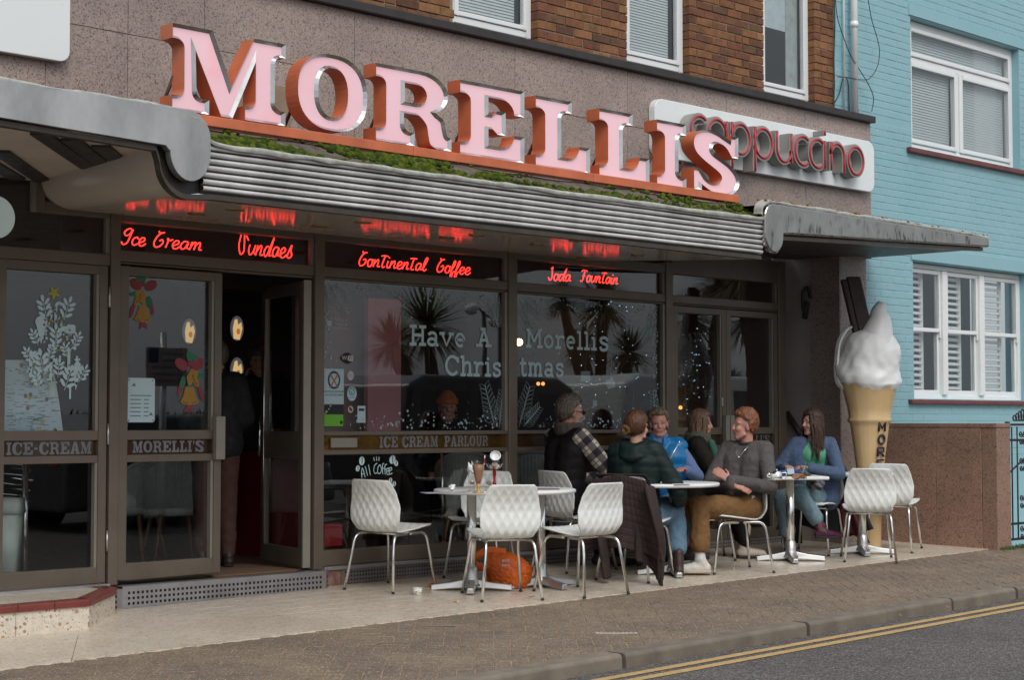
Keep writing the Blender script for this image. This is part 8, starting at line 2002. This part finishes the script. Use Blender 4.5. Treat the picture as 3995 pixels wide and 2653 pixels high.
for k, (heads, yp, lab) in enumerate(PALMS):
    c0 = refl(heads[0][0], heads[0][1], yp); base = Vector((c0.x+.5, yp, -.2)); t = empty('palm_tree', base, 0, lab, 'palm tree', 'cabbage palms across the road')
    for j, (px, py, r_) in enumerate(heads):
        c = refl(px, py, yp+.3*j)-base; b = palm_head(c, r_, k*10+j); b.build('crown', [M['palm'], M['palm_d']], t)
        MB().tube(smooth_path([(0, 0, 0), (c.x*.3, c.y*.3, c.z*.45), (c.x*.8, c.y*.8, c.z*.8), c], 5), [.20-.0065*i for i in range(16)], 10).build('trunk', M['bark'], t)
def vehicle(name, x, y, L_, H, col, label, cat_, van=True, hd=0):
    t = empty(name, (x, y, rz(x)), hd, label, cat_); m = mk(name+'_paint', col, .25, 0, .03, 2, coat=.6); gm = mk(name+'_glass', (.02, .025, .028), .06)
    w_ = .9
    prof = [(0, .30), (0, .95), (.10, H*.93), (.45, H), (L_*.72, H), (L_*.80, H*.93), (L_-.75, H*.62), (L_-.12, H*.52), (L_, .75), (L_, .30)] if van else [(0, .30), (.02, .95), (.25, 1.0), (.8, H), (L_*.62, H), (L_-1.15, 1.0), (L_-.1, .85), (L_, .6), (L_, .30)]
    o = MB().prism(prof, -w_, w_).build('body', m, t); bev(o, .07, 3)
    for s in (1, -1):
        for a, c in (((L_*.63, L_*.78),) if col[0] > .5 else ((.35, L_*.30), (L_*.34, L_*.60), (L_*.63, L_*.78))):
            MB().box(a, c, s*w_-.004, s*w_+.006, H*.58, H*.88).build('window', gm, t)
        for wx in (.75, L_-.85):
            MB().tube([(wx, s*(w_-.12), .33), (wx, s*(w_+.02), .33)], .33, 22).build('tyre', M['black'], t); MB().tube([(wx, s*(w_+.021), .33), (wx, s*(w_+.03), .33)], .20, 16).build('rim', M['steel'], t)
    for s in (.6, -.6): MB().box(L_-.03, L_+.012, s-.17, s+.17, .68, .82).build('headlight', M['chrome'], t); MB().box(-.012, .02, s-.10, s+.10, .85, 1.1).build('tail_light', M['s_red'], t)
    return t
p = refl(1338, 1000, 1.6); vehicle('white_van', p.x, 1.6, 4.6, 1.98, (.62, .64, .63), 'white van parked across the road, mirrored in the second window', 'van')
p = refl(880, 1000, 1.6); vehicle('dark_van', p.x-.4, 1.6, 4.4, 1.95, (.015, .014, .016), 'black van parked across the road, mirrored in the first big window', 'van')
p = refl(60, 1000, 1.6); vehicle('grey_car', p.x, 1.6, 4.1, 1.45, (.07, .07, .075), 'dark grey car parked across the road opposite the doors', 'car', False)
# hedge, lamp post, sign
rr = random.Random(2); b = MB(); b.box(2, 45, -9.4, -8.6, -1, .95)
for i in range(5200):
    x = rr.uniform(2, 45); y = -8.6+rr.uniform(-.9, .12); z = rr.uniform(.0, 1.25) if y > -8.7 else rr.uniform(.9, 1.35); a = rr.random()*6; l_ = rr.uniform(.10, .22)
    b.add([(x, y, z), (x+cos(a)*.04, y+.02, z+l_*.5), (x+rr.uniform(-.04, .04), y+.03, z+l_)], [(0, 1, 2)])
o = b.build('hedge', mk('rough_hedge', (.05, .065, .022), .9, 0, .4, 4)); tag(o, 'rough green hedge across the road', 'hedge', kind='stuff')
p = refl(1118, 722, -3); lpz = empty('street_lamp', (p.x, p.y, -.2), 0, 'street lamp with two pale lantern heads across the road', 'street lamp')
MB().tube([(0, 0, 0), (0, 0, p.z+.25)], [.06, .04], 12).build('post', M['lead'], lpz)
for s, dz in ((1, .12), (-1, -.10)): MB().tube([(0, 0, p.z+.2), (-s*.2, 0, p.z+.25+dz), (-s*.32, 0, p.z+.2+dz)], .02, 8).build('arm', M['lead'], lpz); MB().lathe([(.03, .1), (.16, .04), (.18, 0), (.10, -.10), (.001, -.12)], 18, (-s*.34, 0, p.z+.18+dz)).build('lantern', mk('milky_lantern', (.75, .78, .74), .3) if s == 1 else bpy.data.materials['milky_lantern'], lpz)
p = refl(378, 818, 3.2); sg = empty('street_sign', (p.x, p.y, -.15), 0, 'parking sign board on a post across the road, mirrored in the sliding door', 'sign')
MB().tube([(0, 0, 0), (0, 0, p.z+.42)], .045, 12).build('post', M['steel'], sg); MB().box(-.27, .27, .05, .07, p.z-.22, p.z+.22).build('board', mk('sign_board', (.40, .33, .32), .5), sg); MB().box(-.24, -.12, .071, .075, p.z+.04, p.z+.20).build('blue_panel', M['s_blue'], sg)
for i in range(5): MB().box(-.20 if i > 1 else -.08, .22, .071, .074, p.z+.13-.075*i, p.z+.155-.075*i).build('text_line', M['s_ink'], sg)
bpy.data.batch_remove([q for q in TRASH])
